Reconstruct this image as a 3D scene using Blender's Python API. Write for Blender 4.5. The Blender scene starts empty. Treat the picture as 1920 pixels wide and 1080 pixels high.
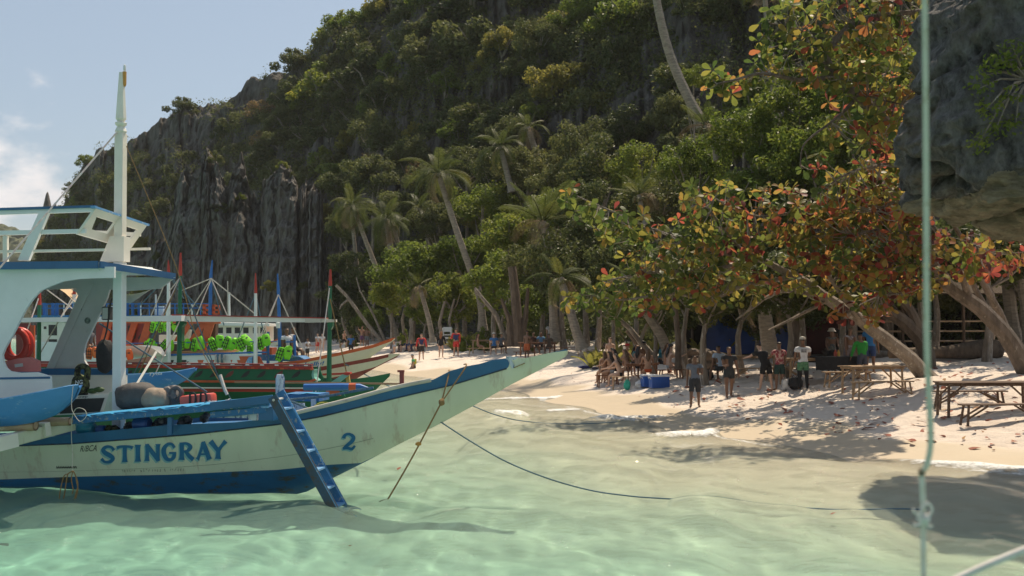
import bpy, bmesh, math, random
import numpy as np
from math import radians as R, sin, cos, pi, sqrt, atan2
from mathutils import Vector, Matrix, noise as mn, Quaternion
random.seed(11); rng = np.random.default_rng(11)
scene = bpy.context.scene
COL = scene.collection
# ------------------------------------------------------------------ camera, sky, sun, exposure
CAMZ = 2.8; F = 1900.0; PITCH = math.atan(65/1900.0)
cam_d = bpy.data.cameras.new('camera'); cam = bpy.data.objects.new('camera', cam_d); COL.objects.link(cam)
cam_d.sensor_width = 36.0; cam_d.lens = 36.0*F/1920.0
cam.location = (0, 0, CAMZ); cam.rotation_euler = (pi/2+PITCH, 0, 0)
cam_d.clip_start = 0.05; cam_d.clip_end = 4000
cam_d.dof.use_dof = True; cam_d.dof.focus_distance = 21.0; cam_d.dof.aperture_fstop = 3.4
scene.camera = cam
SUN_AZ = math.atan2(0.50, 0.86); SUN_EL = R(60)          # azimuth from +Y towards +X
world = bpy.data.worlds.new('World'); scene.world = world; world.use_nodes = True
wn = world.node_tree; wn.nodes.clear()
def N(nt, typ, **kw):
    n = nt.nodes.new(typ)
    for k, v in kw.items():
        if k.startswith('i_'):
            key = k[2:]
            key = int(key) if key.isdigit() else key.replace('__', ' ')
            n.inputs[key].default_value = v
        else: setattr(n, k, v)
    return n
sky = N(wn, 'ShaderNodeTexSky', sky_type='NISHITA', sun_disc=False, sun_elevation=SUN_EL, sun_rotation=SUN_AZ, altitude=0, air_density=1.0, dust_density=1.6, ozone_density=1.2)
bg = N(wn, 'ShaderNodeBackground', i_Strength=0.125); wo = N(wn, 'ShaderNodeOutputWorld')
# broken cumulus low over the sea and a few thin wisps, the same all round the horizon
tc = N(wn, 'ShaderNodeTexCoord'); sep = N(wn, 'ShaderNodeSeparateXYZ')
mp = N(wn, 'ShaderNodeMapping'); mp.inputs['Scale'].default_value = (5.0, 5.0, 9.0); mp.inputs['Location'].default_value = (1.9, 3.3, 0.6)
nz = N(wn, 'ShaderNodeTexNoise', i_Scale=1.0, i_Detail=9.0, i_Roughness=0.55)
mr = N(wn, 'ShaderNodeMapRange'); mr.inputs[1].default_value = 0.02; mr.inputs[2].default_value = 0.22; mr.inputs[3].default_value = 0.20; mr.inputs[4].default_value = -0.26
ad = N(wn, 'ShaderNodeMath', operation='ADD'); cr = N(wn, 'ShaderNodeMapRange', interpolation_type='SMOOTHSTEP')
cr.inputs[1].default_value = 0.455; cr.inputs[2].default_value = 0.56
nz2 = N(wn, 'ShaderNodeTexNoise', i_Scale=9.0, i_Detail=6.0)
cc = N(wn, 'ShaderNodeMixRGB'); cc.inputs[1].default_value = (5.0, 4.9, 5.0, 1); cc.inputs[2].default_value = (7.8, 7.5, 7.4, 1)
mx = N(wn, 'ShaderNodeMixRGB')
hz = N(wn, 'ShaderNodeMixRGB', blend_type='MIX'); hz.inputs[0].default_value = 0.55; hz.inputs[2].default_value = (3.0, 3.5, 3.85, 1)
L = wn.links
L.new(tc.outputs['Generated'], mp.inputs[0]); L.new(tc.outputs['Generated'], sep.inputs[0]); L.new(mp.outputs[0], nz.inputs['Vector'])
L.new(tc.outputs['Generated'], nz2.inputs['Vector']); L.new(nz2.outputs[0], cc.inputs[0])
L.new(sep.outputs['Z'], mr.inputs[0]); L.new(nz.outputs[0], ad.inputs[0]); L.new(mr.outputs[0], ad.inputs[1]); L.new(ad.outputs[0], cr.inputs[0])
L.new(sky.outputs[0], hz.inputs[1]); L.new(hz.outputs[0], mx.inputs[1]); L.new(cc.outputs[0], mx.inputs[2]); L.new(cr.outputs[0], mx.inputs[0])
L.new(mx.outputs[0], bg.inputs[0]); L.new(bg.outputs[0], wo.inputs[0])
sun_d = bpy.data.lights.new('sun', 'SUN'); sun_d.energy = 5.0; sun_d.angle = R(0.53); sun_d.color = (1.0, 0.86, 0.66)
sun = bpy.data.objects.new('sun', sun_d); COL.objects.link(sun)
SUNV = Vector((sin(SUN_AZ)*cos(SUN_EL), cos(SUN_AZ)*cos(SUN_EL), sin(SUN_EL)))
sun_d.cycles.is_caustics_light = True      # sunlight is bent into the water by the waves
sun.rotation_euler = SUNV.to_track_quat('Z', 'Y').to_euler(); sun.location = (30, 60, 80)
vs = scene.view_settings; vs.view_transform = 'Standard'; vs.look = 'None'; vs.exposure = 0.2; vs.gamma = 1.0; vs.use_curve_mapping = False
cy = scene.cycles; cy.max_bounces = 7; cy.diffuse_bounces = 3; cy.glossy_bounces = 3; cy.transmission_bounces = 5; cy.transparent_max_bounces = 12; cy.volume_bounces = 0
cy.caustics_reflective = False; cy.caustics_refractive = True; cy.sample_clamp_indirect = 6.0; cy.use_denoising = True
try: cy.denoiser = 'OPENIMAGEDENOISE'
except Exception: pass
# ------------------------------------------------------------------ pixel <-> world
def ray(px, py):
    a = (px-960.0)/F; b = (540.0-py)/F
    return Vector((a, cos(PITCH)-b*sin(PITCH), sin(PITCH)+b*cos(PITCH)))
def W(px, py, Y):
    d = ray(px, py); k = Y/d.y
    return Vector((d.x*k, Y, CAMZ+d.z*k))
def G(px, py, z=0.0):
    d = ray(px, py); k = (z-CAMZ)/d.z
    return Vector((d.x*k, d.y*k, z))
# ------------------------------------------------------------------ mesh helpers
def lerp(a, b, t): return a+(b-a)*t
def interp(x, pts): return float(np.interp(x, [p[0] for p in pts], [p[1] for p in pts]))
def origin_of(o):
    v = Vector((0, 0, 0))
    while o is not None: v += o.location; o = o.parent
    return v
def setprops(o, label=None, cat=None, group=None, kind=None):
    if label: o['label'] = label
    if cat: o['category'] = cat
    if group: o['group'] = group
    if kind: o['kind'] = kind
    return o
def thing(name, label, cat, loc=(0, 0, 0), group=None):
    o = bpy.data.objects.new(name, None); COL.objects.link(o); o.location = loc; o.empty_display_size = 0.2
    return setprops(o, label, cat, group)
def link(name, me, parent=None, loc=(0, 0, 0), rot=(0, 0, 0), sc=(1, 1, 1)):
    o = bpy.data.objects.new(name, me); COL.objects.link(o); o.parent = parent
    o.location = loc; o.rotation_euler = rot; o.scale = sc
    return o
def npmesh(name, V, Fc, mats, mi=None, smooth=False, attrs=None):
    """V (n,3), Fc: (m,k) int array or list of arrays of faces"""
    me = bpy.data.meshes.new(name)
    V = np.asarray(V, dtype=np.float32)
    blocks = Fc if isinstance(Fc, list) else [Fc]
    blocks = [np.asarray(b, dtype=np.int32) for b in blocks if len(b)]
    me.vertices.add(len(V)); me.vertices.foreach_set('co', V.ravel())
    nl = sum(b.size for b in blocks); nf = sum(len(b) for b in blocks)
    me.loops.add(nl); me.polygons.add(nf)
    me.loops.foreach_set('vertex_index', np.concatenate([b.ravel() for b in blocks]))
    tot = np.concatenate([np.full(len(b), b.shape[1], dtype=np.int32) for b in blocks])
    st = np.concatenate([[0], np.cumsum(tot)[:-1]]).astype(np.int32)
    me.polygons.foreach_set('loop_start', st)
    for m in (mats if isinstance(mats, (list, tuple)) else [mats]): me.materials.append(m)
    if mi is not None: me.polygons.foreach_set('material_index', np.asarray(mi, dtype=np.int32))
    me.polygons.foreach_set('use_smooth', np.full(nf, bool(smooth)))
    me.update(calc_edges=True)
    for k, (dom, arr) in (attrs or {}).items():
        a = me.attributes.new(k, 'FLOAT', dom); a.data.foreach_set('value', np.asarray(arr, dtype=np.float32))
    return me
class MB:
    def __init__(s): s.v = []; s.f = []; s.m = []
    def add(s, vs, fs, m=0):
        b = len(s.v); s.v += [tuple(v) for v in vs]; s.f += [tuple(i+b for i in f) for f in fs]; s.m += [m]*len(fs)
        return s
    def box(s, c, size, rot=None, m=0, taper=1.0, bev=0.0):
        sx, sy, sz = size[0]/2, size[1]/2, size[2]/2
        M = rot.to_matrix() if isinstance(rot, Quaternion) else (rot if rot is not None else Matrix.Identity(3))
        vs = []
        c = Vector(c)
        if bev <= 0:
            for z in (-1, 1):
                k = 1 if z < 0 else taper
                for x, y in ((-1, -1), (1, -1), (1, 1), (-1, 1)): vs.append(c+M@Vector((x*sx*k, y*sy*k, z*sz)))
            return s.add(vs, [(3, 2, 1, 0), (4, 5, 6, 7), (0, 1, 5, 4), (1, 2, 6, 5), (2, 3, 7, 6), (3, 0, 4, 7)], m)
        bm = bmesh.new(); bmesh.ops.create_cube(bm, size=1.0)
        for v in bm.verts: v.co = Vector((v.co.x*2*sx, v.co.y*2*sy, v.co.z*2*sz))
        bmesh.ops.bevel(bm, geom=list(bm.edges)+list(bm.verts), offset=bev, segments=2, affect='EDGES', profile=0.5)
        bm.verts.index_update()
        s.add([c+M@v.co for v in bm.verts], [[v.index for v in f.verts] for f in bm.faces], m); bm.free(); return s
    def bar(s, a, b, w, h=None, m=0, up=(0, 0, 1), bev=0):
        a = Vector(a); b = Vector(b); d = b-a; h = w if h is None else h
        z = Vector(up); x = d.normalized(); y = z.cross(x)
        if y.length < 1e-4: y = Vector((0, 1, 0)).cross(x)
        y.normalize(); z = x.cross(y)
        return s.box((a+b)/2, (d.length, w, h), Matrix((x, y, z)).transposed(), m, bev=bev)
    def tube(s, pts, rad, n=8, m=0, cap=True, flat=1.0):
        pts = [Vector(p) for p in pts]; k = len(pts)
        rad = rad if isinstance(rad, (list, tuple)) else [rad]*k
        vs = []; fs = []; prev = None
        for i, p in enumerate(pts):
            t = (pts[min(i+1, k-1)]-pts[max(i-1, 0)])
            t = t.normalized() if t.length > 1e-9 else Vector((0, 0, 1))
            if prev is None:
                u = t.cross(Vector((0, 0, 1)) if abs(t.z) < .9 else Vector((1, 0, 0))).normalized()
            else:
                u = (prev-t*prev.dot(t)); u = u.normalized() if u.length > 1e-6 else t.orthogonal().normalized()
            prev = u; w = t.cross(u)
            for j in range(n):
                a = 2*pi*j/n; vs.append(p+(u*cos(a)+w*sin(a)*flat)*rad[i])
        for i in range(k-1):
            for j in range(n):
                fs.append((i*n+j, i*n+(j+1) % n, (i+1)*n+(j+1) % n, (i+1)*n+j))
        if cap: fs.append(tuple(range(n))[::-1]); fs.append(tuple((k-1)*n+j for j in range(n)))
        return s.add(vs, fs, m)
    def lathe(s, prof, c=(0, 0, 0), n=12, m=0, rot=None, sy=1.0):
        c = Vector(c); M = rot or Matrix.Identity(3); vs = []; fs = []
        for r, z in prof:
            for j in range(n):
                a = 2*pi*j/n; vs.append(c+M@Vector((r*cos(a), r*sin(a)*sy, z)))
        for i in range(len(prof)-1):
            for j in range(n): fs.append((i*n+j, i*n+(j+1) % n, (i+1)*n+(j+1) % n, (i+1)*n+j))
        fs.append(tuple(range(n))[::-1]); fs.append(tuple((len(prof)-1)*n+j for j in range(n)))
        return s.add(vs, fs, m)
    def prism(s, poly, off, m=0):
        """poly: 3d points of a planar outline, extruded by vector off"""
        n = len(poly); off = Vector(off); p = [Vector(q) for q in poly]
        return s.add(p+[q+off for q in p], [tuple(range(n))[::-1], tuple(range(n, 2*n))]+[(i, (i+1) % n, n+(i+1) % n, n+i) for i in range(n)], m)
    def grid(s, rows, m=0, closed=False, flip=False):
        n = len(rows[0]); vs = [v for r in rows for v in r]; fs = []
        for i in range(len(rows)-1):
            for j in range(n if closed else n-1):
                q = (i*n+j, i*n+(j+1) % n, (i+1)*n+(j+1) % n, (i+1)*n+j); fs.append(q[::-1] if flip else q)
        return s.add(vs, fs, m)
    def build(s, name, mats, parent=None, smooth=False, world=True, norm=True):
        o = origin_of(parent) if (parent is not None and world) else Vector((0, 0, 0))
        me = bpy.data.meshes.new(name); me.from_pydata([tuple(Vector(v)-o) for v in s.v], [], s.f)
        for mm in (mats if isinstance(mats, (list, tuple)) else [mats]): me.materials.append(mm)
        if any(s.m): me.polygons.foreach_set('material_index', s.m)
        if norm:
            bm = bmesh.new(); bm.from_mesh(me); bmesh.ops.recalc_face_normals(bm, faces=bm.faces); bm.to_mesh(me); bm.free()
        if smooth:
            me.polygons.foreach_set('use_smooth', [True]*len(me.polygons))
            try: me.set_sharp_from_angle(angle=R(38))
            except Exception: pass
        me.update()
        return link(name, me, parent)
# ------------------------------------------------------------------ materials
def srgb(h):
    h = h.lstrip('#'); c = [int(h[i:i+2], 16)/255 for i in (0, 2, 4)]
    return tuple((x/12.92 if x <= .04045 else ((x+.055)/1.055)**2.4) for x in c)+(1,)
def col(c): return srgb(c) if isinstance(c, str) else (tuple(c)+(1,) if len(c) == 3 else c)
def pm(name, c1, c2=None, scale=6.0, rough=0.6, bump=0.0, detail=5.0, c3=None, wear=0.5, spec=0.4, metal=0.0, stretch=(1, 1, 1), bscale=None, wscale=None, coat=0):
    """painted / weathered surface: two noise-mixed colours, optional worn patches c3, fine bump"""
    m = bpy.data.materials.new(name); m.use_nodes = True; nt = m.node_tree; b = nt.nodes['Principled BSDF']
    b.inputs['Roughness'].default_value = rough; b.inputs['Metallic'].default_value = metal
    b.inputs['Specular IOR Level'].default_value = spec
    if coat: b.inputs['Coat Weight'].default_value = coat
    tcn = N(nt, 'ShaderNodeTexCoord'); mpn = N(nt, 'ShaderNodeMapping'); mpn.inputs['Scale'].default_value = stretch
    nt.links.new(tcn.outputs['Object'], mpn.inputs[0])
    n1 = N(nt, 'ShaderNodeTexNoise', i_Scale=scale, i_Detail=detail, i_Roughness=0.6); nt.links.new(mpn.outputs[0], n1.inputs['Vector'])
    mixc = N(nt, 'ShaderNodeMixRGB'); c1 = col(c1); c2 = col(c2) if c2 is not None else tuple(x*0.8 for x in c1[:3])+(1,)
    mixc.inputs[1].default_value = c1; mixc.inputs[2].default_value = c2
    rp = N(nt, 'ShaderNodeMapRange'); rp.inputs[1].default_value = .35; rp.inputs[2].default_value = .65
    nt.links.new(n1.outputs[0], rp.inputs[0]); nt.links.new(rp.outputs[0], mixc.inputs[0]); out = mixc.outputs[0]
    if c3 is not None:
        n3 = N(nt, 'ShaderNodeTexNoise', i_Scale=wscale or scale*2.3, i_Detail=8.0, i_Roughness=0.7); nt.links.new(mpn.outputs[0], n3.inputs['Vector'])
        r3 = N(nt, 'ShaderNodeMapRange'); r3.inputs[1].default_value = 1-wear-.04; r3.inputs[2].default_value = 1-wear+.04; nt.links.new(n3.outputs[0], r3.inputs[0])
        m3 = N(nt, 'ShaderNodeMixRGB'); m3.inputs[2].default_value = col(c3); nt.links.new(r3.outputs[0], m3.inputs[0]); nt.links.new(out, m3.inputs[1]); out = m3.outputs[0]
    nt.links.new(out, b.inputs['Base Color'])
    if bump:
        n2 = N(nt, 'ShaderNodeTexNoise', i_Scale=bscale or scale*4, i_Detail=6.0, i_Roughness=0.65); nt.links.new(mpn.outputs[0], n2.inputs['Vector'])
        bp = N(nt, 'ShaderNodeBump', i_Strength=bump, i_Distance=0.05); nt.links.new(n2.outputs[0], bp.inputs['Height']); nt.links.new(bp.outputs[0], b.inputs['Normal'])
    return m
def leafmat(name, stops, trans=0.45, rough=0.45, vary=0.35):
    """leaf: colour from the per-leaf 'tint' and the tree's own random, part of the light passes through"""
    m = bpy.data.materials.new(name); m.use_nodes = True; nt = m.node_tree; b = nt.nodes['Principled BSDF']; out = nt.nodes['Material Output']
    at = N(nt, 'ShaderNodeAttribute', attribute_name='tint'); oi = N(nt, 'ShaderNodeObjectInfo')
    ma = N(nt, 'ShaderNodeMath', operation='MULTIPLY_ADD'); ma.inputs[1].default_value = vary; nt.links.new(oi.outputs['Random'], ma.inputs[0])
    sc = N(nt, 'ShaderNodeMath', operation='MULTIPLY'); sc.inputs[1].default_value = 1-vary; nt.links.new(at.outputs['Fac'], sc.inputs[0]); nt.links.new(sc.outputs[0], ma.inputs[2])
    rp = N(nt, 'ShaderNodeValToRGB'); e = rp.color_ramp.elements
    while len(e) < len(stops): e.new(0.5)
    for i, (p, c) in enumerate(stops): e[i].position = p; e[i].color = col(c)
    nt.links.new(ma.outputs[0], rp.inputs[0]); nt.links.new(rp.outputs[0], b.inputs['Base Color'])
    b.inputs['Roughness'].default_value = rough+.12; b.inputs['Specular IOR Level'].default_value = 0.2
    tr = N(nt, 'ShaderNodeBsdfTranslucent'); hs = N(nt, 'ShaderNodeHueSaturation'); hs.inputs['Saturation'].default_value = 1.0; hs.inputs['Value'].default_value = 1.55
    nt.links.new(rp.outputs[0], hs.inputs['Color']); nt.links.new(hs.outputs[0], tr.inputs[0])
    ms = N(nt, 'ShaderNodeMixShader'); ms.inputs[0].default_value = trans
    nt.links.new(b.outputs[0], ms.inputs[1]); nt.links.new(tr.outputs[0], ms.inputs[2]); nt.links.new(ms.outputs[0], out.inputs[0])
    return m
# ------------------------------------------------------------------ noise (numpy)
def _h(ix, iy, iz, seed):
    h = (ix*374761393+iy*668265263+iz*2147483647+seed*1274126177).astype(np.int64) & 0xffffffff
    h = ((h ^ (h >> 13))*1274126177) & 0xffffffff
    h = (h ^ (h >> 16)) & 0xffffff
    return h/float(0xffffff)
def vnoise(p, seed=0):
    p = np.asarray(p, dtype=np.float64); i = np.floor(p).astype(np.int64); f = p-i; u = f*f*f*(f*(f*6-15)+10)
    r = 0
    for dx in (0, 1):
        for dy in (0, 1):
            for dz in (0, 1):
                w = (u[..., 0] if dx else 1-u[..., 0])*(u[..., 1] if dy else 1-u[..., 1])*(u[..., 2] if dz else 1-u[..., 2])
                r = r+w*_h(i[..., 0]+dx, i[..., 1]+dy, i[..., 2]+dz, seed)
    return r
def fbm(p, oct=4, seed=0, gain=0.5, ridged=False):
    a = 1.0; s = 0; t = 0; p = np.asarray(p, dtype=np.float64)
    for o in range(oct):
        n = vnoise(p, seed+o*17)
        if ridged: n = 1-np.abs(2*n-1)
        s = s+a*n; t += a; a *= gain; p = p*2.03+7.1
    return s/t
HAZE = .00018
# ================================================================== THE SETTING
# shoreline in plan (x, y), sea on the left of the walking direction, sand on the right
SHORE = [(60, -6), (30, 8), (16, 15.5), (9.8, 18.6), (7.3, 21.2), (5.2, 25.0), (2.6, 32), (0.2, 41), (-3.5, 50), (-8.0, 59), (-14, 75), (-20.5, 92), (-27, 106), (-45, 126), (-60, 152), (-95, 200), (-220, 330)]
def shore_s(x, y):
    """signed distance to the shoreline, positive on the sand"""
    x = np.asarray(x, float); y = np.asarray(y, float); best = np.full(x.shape, 1e9); sg = np.ones(x.shape)
    for (ax, ay), (bx, by) in zip(SHORE[:-1], SHORE[1:]):
        dx, dy = bx-ax, by-ay; L2 = dx*dx+dy*dy
        t = np.clip(((x-ax)*dx+(y-ay)*dy)/L2, 0, 1); qx = ax+t*dx; qy = ay+t*dy
        d = np.hypot(x-qx, y-qy); c = dx*(y-ay)-dy*(x-ax)
        m = d < best; best = np.where(m, d, best); sg = np.where(m, np.where(c < 0, 1, -1), sg)
    return best*sg
def ground_z(x, y, fine=True):
    x = np.asarray(x, float); y = np.asarray(y, float)
    s = shore_s(x, y)
    p = np.stack([x, y, np.zeros_like(x)], -1)
    s = s+(fbm(p*0.22, 2, 5)-0.5)*1.6
    z = np.interp(s, [-80, -30, -14, -7, -3, 0, 1.5, 4.5, 9, 16, 30, 60], [-4.0, -1.8, -1.0, -0.60, -0.26, 0, 0.13, 0.55, 1.0, 1.35, 1.65, 2.4])
    k = np.clip(s/4, 0, 1)
    z = z+(fbm(p*0.55, 3, 9)-0.5)*0.28*k
    if fine:
        z = z+(fbm(p*2.6, 3, 21)-0.5)*0.13*np.clip((s-1.8)/2.5, 0, 1)
        z = z+(fbm(p*np.array([1.4, 2.8, 1]), 2, 31)-0.5)*0.10*np.clip(-s/3, 0, 1)
    return z
def gz(x, y): return float(ground_z(np.array([x]), np.array([y]))[0])
def GT(px, py):
    """point of the ground seen at a pixel"""
    d = ray(px, py); ks = np.linspace(6, 130, 700); xs = d.x*ks; ys = d.y*ks; zs = CAMZ+d.z*ks
    g = np.maximum(ground_z(xs, ys), -0.02); i = int(np.argmax(zs < g))
    if zs[i] >= g[i]: i = 699
    return Vector((xs[i], ys[i], float(g[i])))
def sand_material():
    m = bpy.data.materials.new('coral_sand'); m.use_nodes = True; nt = m.node_tree; b = nt.nodes['Principled BSDF']; l = nt.links
    g = N(nt, 'ShaderNodeNewGeometry'); at = N(nt, 'ShaderNodeAttribute', attribute_name='wet')
    n1 = N(nt, 'ShaderNodeTexNoise', i_Scale=1.3, i_Detail=8.0, i_Roughness=.6); n2 = N(nt, 'ShaderNodeTexNoise', i_Scale=9.0, i_Detail=9.0, i_Roughness=.75)
    n3 = N(nt, 'ShaderNodeTexNoise', i_Scale=38.0, i_Detail=4.0)
    for n in (n1, n2, n3): l.new(g.outputs['Position'], n.inputs['Vector'])
    dry = N(nt, 'ShaderNodeMixRGB'); dry.inputs[1].default_value = (.80, .70, .61, 1); dry.inputs[2].default_value = (.64, .54, .455, 1); l.new(n1.outputs[0], dry.inputs[0])
    sp = N(nt, 'ShaderNodeMapRange'); sp.inputs[1].default_value = .60; sp.inputs[2].default_value = .72; l.new(n2.outputs[0], sp.inputs[0])
    spm = N(nt, 'ShaderNodeMath', operation='MULTIPLY'); spm.inputs[1].default_value = .45; l.new(sp.outputs[0], spm.inputs[0])
    d2 = N(nt, 'ShaderNodeMixRGB'); d2.inputs[2].default_value = (.40, .31, .235, 1); l.new(spm.outputs[0], d2.inputs[0]); l.new(dry.outputs[0], d2.inputs[1])
    wet = N(nt, 'ShaderNodeMixRGB'); wet.inputs[1].default_value = (.52, .425, .31, 1); wet.inputs[2].default_value = (.44, .365, .265, 1); l.new(n1.outputs[0], wet.inputs[0])
    m1 = N(nt, 'ShaderNodeMixRGB'); l.new(at.outputs['Fac'], m1.inputs[0]); l.new(d2.outputs[0], m1.inputs[1]); l.new(wet.outputs[0], m1.inputs[2]); sub = N(nt, 'ShaderNodeAttribute', attribute_name='under'); m9 = N(nt, 'ShaderNodeMixRGB'); m9.inputs[2].default_value = (.70, .63, .49, 1)
    l.new(sub.outputs['Fac'], m9.inputs[0]); l.new(m1.outputs[0], m9.inputs[1]); l.new(m9.outputs[0], b.inputs['Base Color'])
    rr = N(nt, 'ShaderNodeMapRange'); rr.inputs[3].default_value = .95; rr.inputs[4].default_value = .55; l.new(at.outputs['Fac'], rr.inputs[0]); l.new(rr.outputs[0], b.inputs['Roughness'])
    b.inputs['Specular IOR Level'].default_value = .25
    iv = N(nt, 'ShaderNodeMath', operation='SUBTRACT'); iv.inputs[0].default_value = 1.0; l.new(at.outputs['Fac'], iv.inputs[1])
    st = N(nt, 'ShaderNodeMath', operation='MULTIPLY_ADD'); st.inputs[1].default_value = .6; st.inputs[2].default_value = .12; l.new(iv.outputs[0], st.inputs[0])
    vo = N(nt, 'ShaderNodeTexVoronoi', i_Scale=2.7, feature='SMOOTH_F1'); l.new(g.outputs['Position'], vo.inputs['Vector'])
    sv = N(nt, 'ShaderNodeMath', operation='MULTIPLY_ADD'); sv.inputs[1].default_value = 1.5; l.new(vo.outputs['Distance'], sv.inputs[0]); l.new(n2.outputs[0], sv.inputs[2])
    sm = N(nt, 'ShaderNodeMath', operation='MULTIPLY_ADD'); sm.inputs[1].default_value = .35; l.new(n3.outputs[0], sm.inputs[0]); l.new(sv.outputs[0], sm.inputs[2])
    bp = N(nt, 'ShaderNodeBump', i_Distance=.12); l.new(st.outputs[0], bp.inputs['Strength']); l.new(sm.outputs[0], bp.inputs['Height']); l.new(bp.outputs[0], b.inputs['Normal'])
    return m
def polar(rs, ths):
    T, RR = np.meshgrid(ths, rs); return RR*np.sin(T), RR*np.cos(T)
def polar_faces(nr, nt, wrap):
    i = np.arange(nr-1)[:, None]; j = np.arange(nt if wrap else nt-1)[None, :]; k = (j+1) % nt
    return np.stack([i*nt+j, i*nt+k, (i+1)*nt+k, (i+1)*nt+j], -1).reshape(-1, 4)
def angles(n_in, n_out, half=R(36)):
    a = np.linspace(-half, half, n_in); b = np.linspace(half, 2*pi-half, n_out+2)[1:-1]
    return np.concatenate([a, b])
# --- sand and seabed: one sheet to the horizon
ths = angles(420, 70); rs = np.concatenate([np.linspace(.5, 9, 14)[:-1], 1/np.linspace(1/9, 1/110, 330), np.geomspace(112, 2500, 40)])
X, Y = polar(rs, ths); S = shore_s(X, Y); Z = ground_z(X, Y)
Z = np.where(Y < -5, np.minimum(Z, -1.5), Z)
wetv = np.clip((2.3+(fbm(np.stack([X, Y, X*0], -1)*0.35, 2, 3)-.5)*3.0-S)/0.5, 0, 1)
me = npmesh('beach', np.stack([X, Y, Z], -1).reshape(-1, 3), polar_faces(len(rs), len(ths), True), sand_material(), smooth=True, attrs={'wet': ('POINT', wetv.ravel()), 'under': ('POINT', np.clip((-S-.3)/1.5, 0, 1).ravel())})
setprops(link('beach', me), 'white coral sand beach running down into the clear shallow water', kind='structure')
# --- sea: waved sheet closed underneath so that the water has a body
def water_material():
    m = bpy.data.materials.new('sea_water'); m.use_nodes = True; nt = m.node_tree; l = nt.links; nt.nodes.remove(nt.nodes['Principled BSDF']); out = nt.nodes['Material Output']
    g = N(nt, 'ShaderNodeNewGeometry'); at = N(nt, 'ShaderNodeAttribute', attribute_name='foam')
    n1 = N(nt, 'ShaderNodeTexNoise', i_Scale=6.0, i_Detail=6.0, i_Roughness=.65); mpn = N(nt, 'ShaderNodeMapping'); mpn.inputs['Scale'].default_value = (.7, 1.7, 1)
    l.new(g.outputs['Position'], mpn.inputs[0]); l.new(mpn.outputs[0], n1.inputs['Vector'])
    bp = N(nt, 'ShaderNodeBump', i_Strength=.85, i_Distance=.06); l.new(n1.outputs[0], bp.inputs['Height'])
    fr = N(nt, 'ShaderNodeFresnel', i_IOR=1.33); l.new(bp.outputs[0], fr.inputs['Normal'])
    gl = N(nt, 'ShaderNodeBsdfGlossy', i_Roughness=.035); gl.inputs['Color'].default_value = (1, 1, 1, 1); l.new(bp.outputs[0], gl.inputs['Normal'])
    dp = N(nt, 'ShaderNodeAttribute', attribute_name='depth'); cr2 = N(nt, 'ShaderNodeValToRGB'); e = cr2.color_ramp.elements
    while len(e) < 6: e.new(.5)
    for i, (p, c) in enumerate(WATER_TINT): e[i].position = p; e[i].color = c
    l.new(dp.outputs['Fac'], cr2.inputs[0])
    m0 = N(nt, 'ShaderNodeBsdfRefraction', i_IOR=1.33, i_Roughness=0.0); l.new(cr2.outputs[0], m0.inputs['Color'])
    # fine coral silt hanging in the upper water
    sc_ = N(nt, 'ShaderNodeMixRGB', blend_type='MULTIPLY', i_Fac=1.0); sc_.inputs[1].default_value = (.70, .72, .60, 1); l.new(cr2.outputs[0], sc_.inputs[2]); silt = N(nt, 'ShaderNodeBsdfDiffuse'); l.new(sc_.outputs[0], silt.inputs['Color']); l.new(bp.outputs[0], silt.inputs['Normal'])
    ms_ = N(nt, 'ShaderNodeMixShader'); ms_.inputs[0].default_value = .17; l.new(m0.outputs[0], ms_.inputs[1]); l.new(silt.outputs[0], ms_.inputs[2]); m0 = ms_
    fm = N(nt, 'ShaderNodeMath', operation='MULTIPLY'); fm.inputs[1].default_value = .75; l.new(fr.outputs[0], fm.inputs[0])
    m1 = N(nt, 'ShaderNodeMixShader'); l.new(fm.outputs[0], m1.inputs[0]); l.new(m0.outputs[0], m1.inputs[1]); l.new(gl.outputs[0], m1.inputs[2])
    n2 = N(nt, 'ShaderNodeTexNoise', i_Scale=7.0, i_Detail=9.0, i_Roughness=.72); l.new(g.outputs['Position'], n2.inputs['Vector'])
    ad = N(nt, 'ShaderNodeMath', operation='ADD'); l.new(n2.outputs[0], ad.inputs[0]); l.new(at.outputs['Fac'], ad.inputs[1])
    rp = N(nt, 'ShaderNodeMapRange'); rp.inputs[1].default_value = .95; rp.inputs[2].default_value = 1.3; rp.inputs[4].default_value = .9; l.new(ad.outputs[0], rp.inputs[0])
    df = N(nt, 'ShaderNodeBsdfDiffuse'); df.inputs['Color'].default_value = (.85, .85, .84, 1)
    b2 = N(nt, 'ShaderNodeBump', i_Strength=.9, i_Distance=.05); l.new(n2.outputs[0], b2.inputs['Height']); l.new(b2.outputs[0], df.inputs['Normal'])
    m2 = N(nt, 'ShaderNodeMixShader'); l.new(rp.outputs[0], m2.inputs[0]); l.new(m1.outputs[0], m2.inputs[1]); l.new(df.outputs[0], m2.inputs[2]); l.new(m2.outputs[0], out.inputs['Surface'])
    return m
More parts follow.
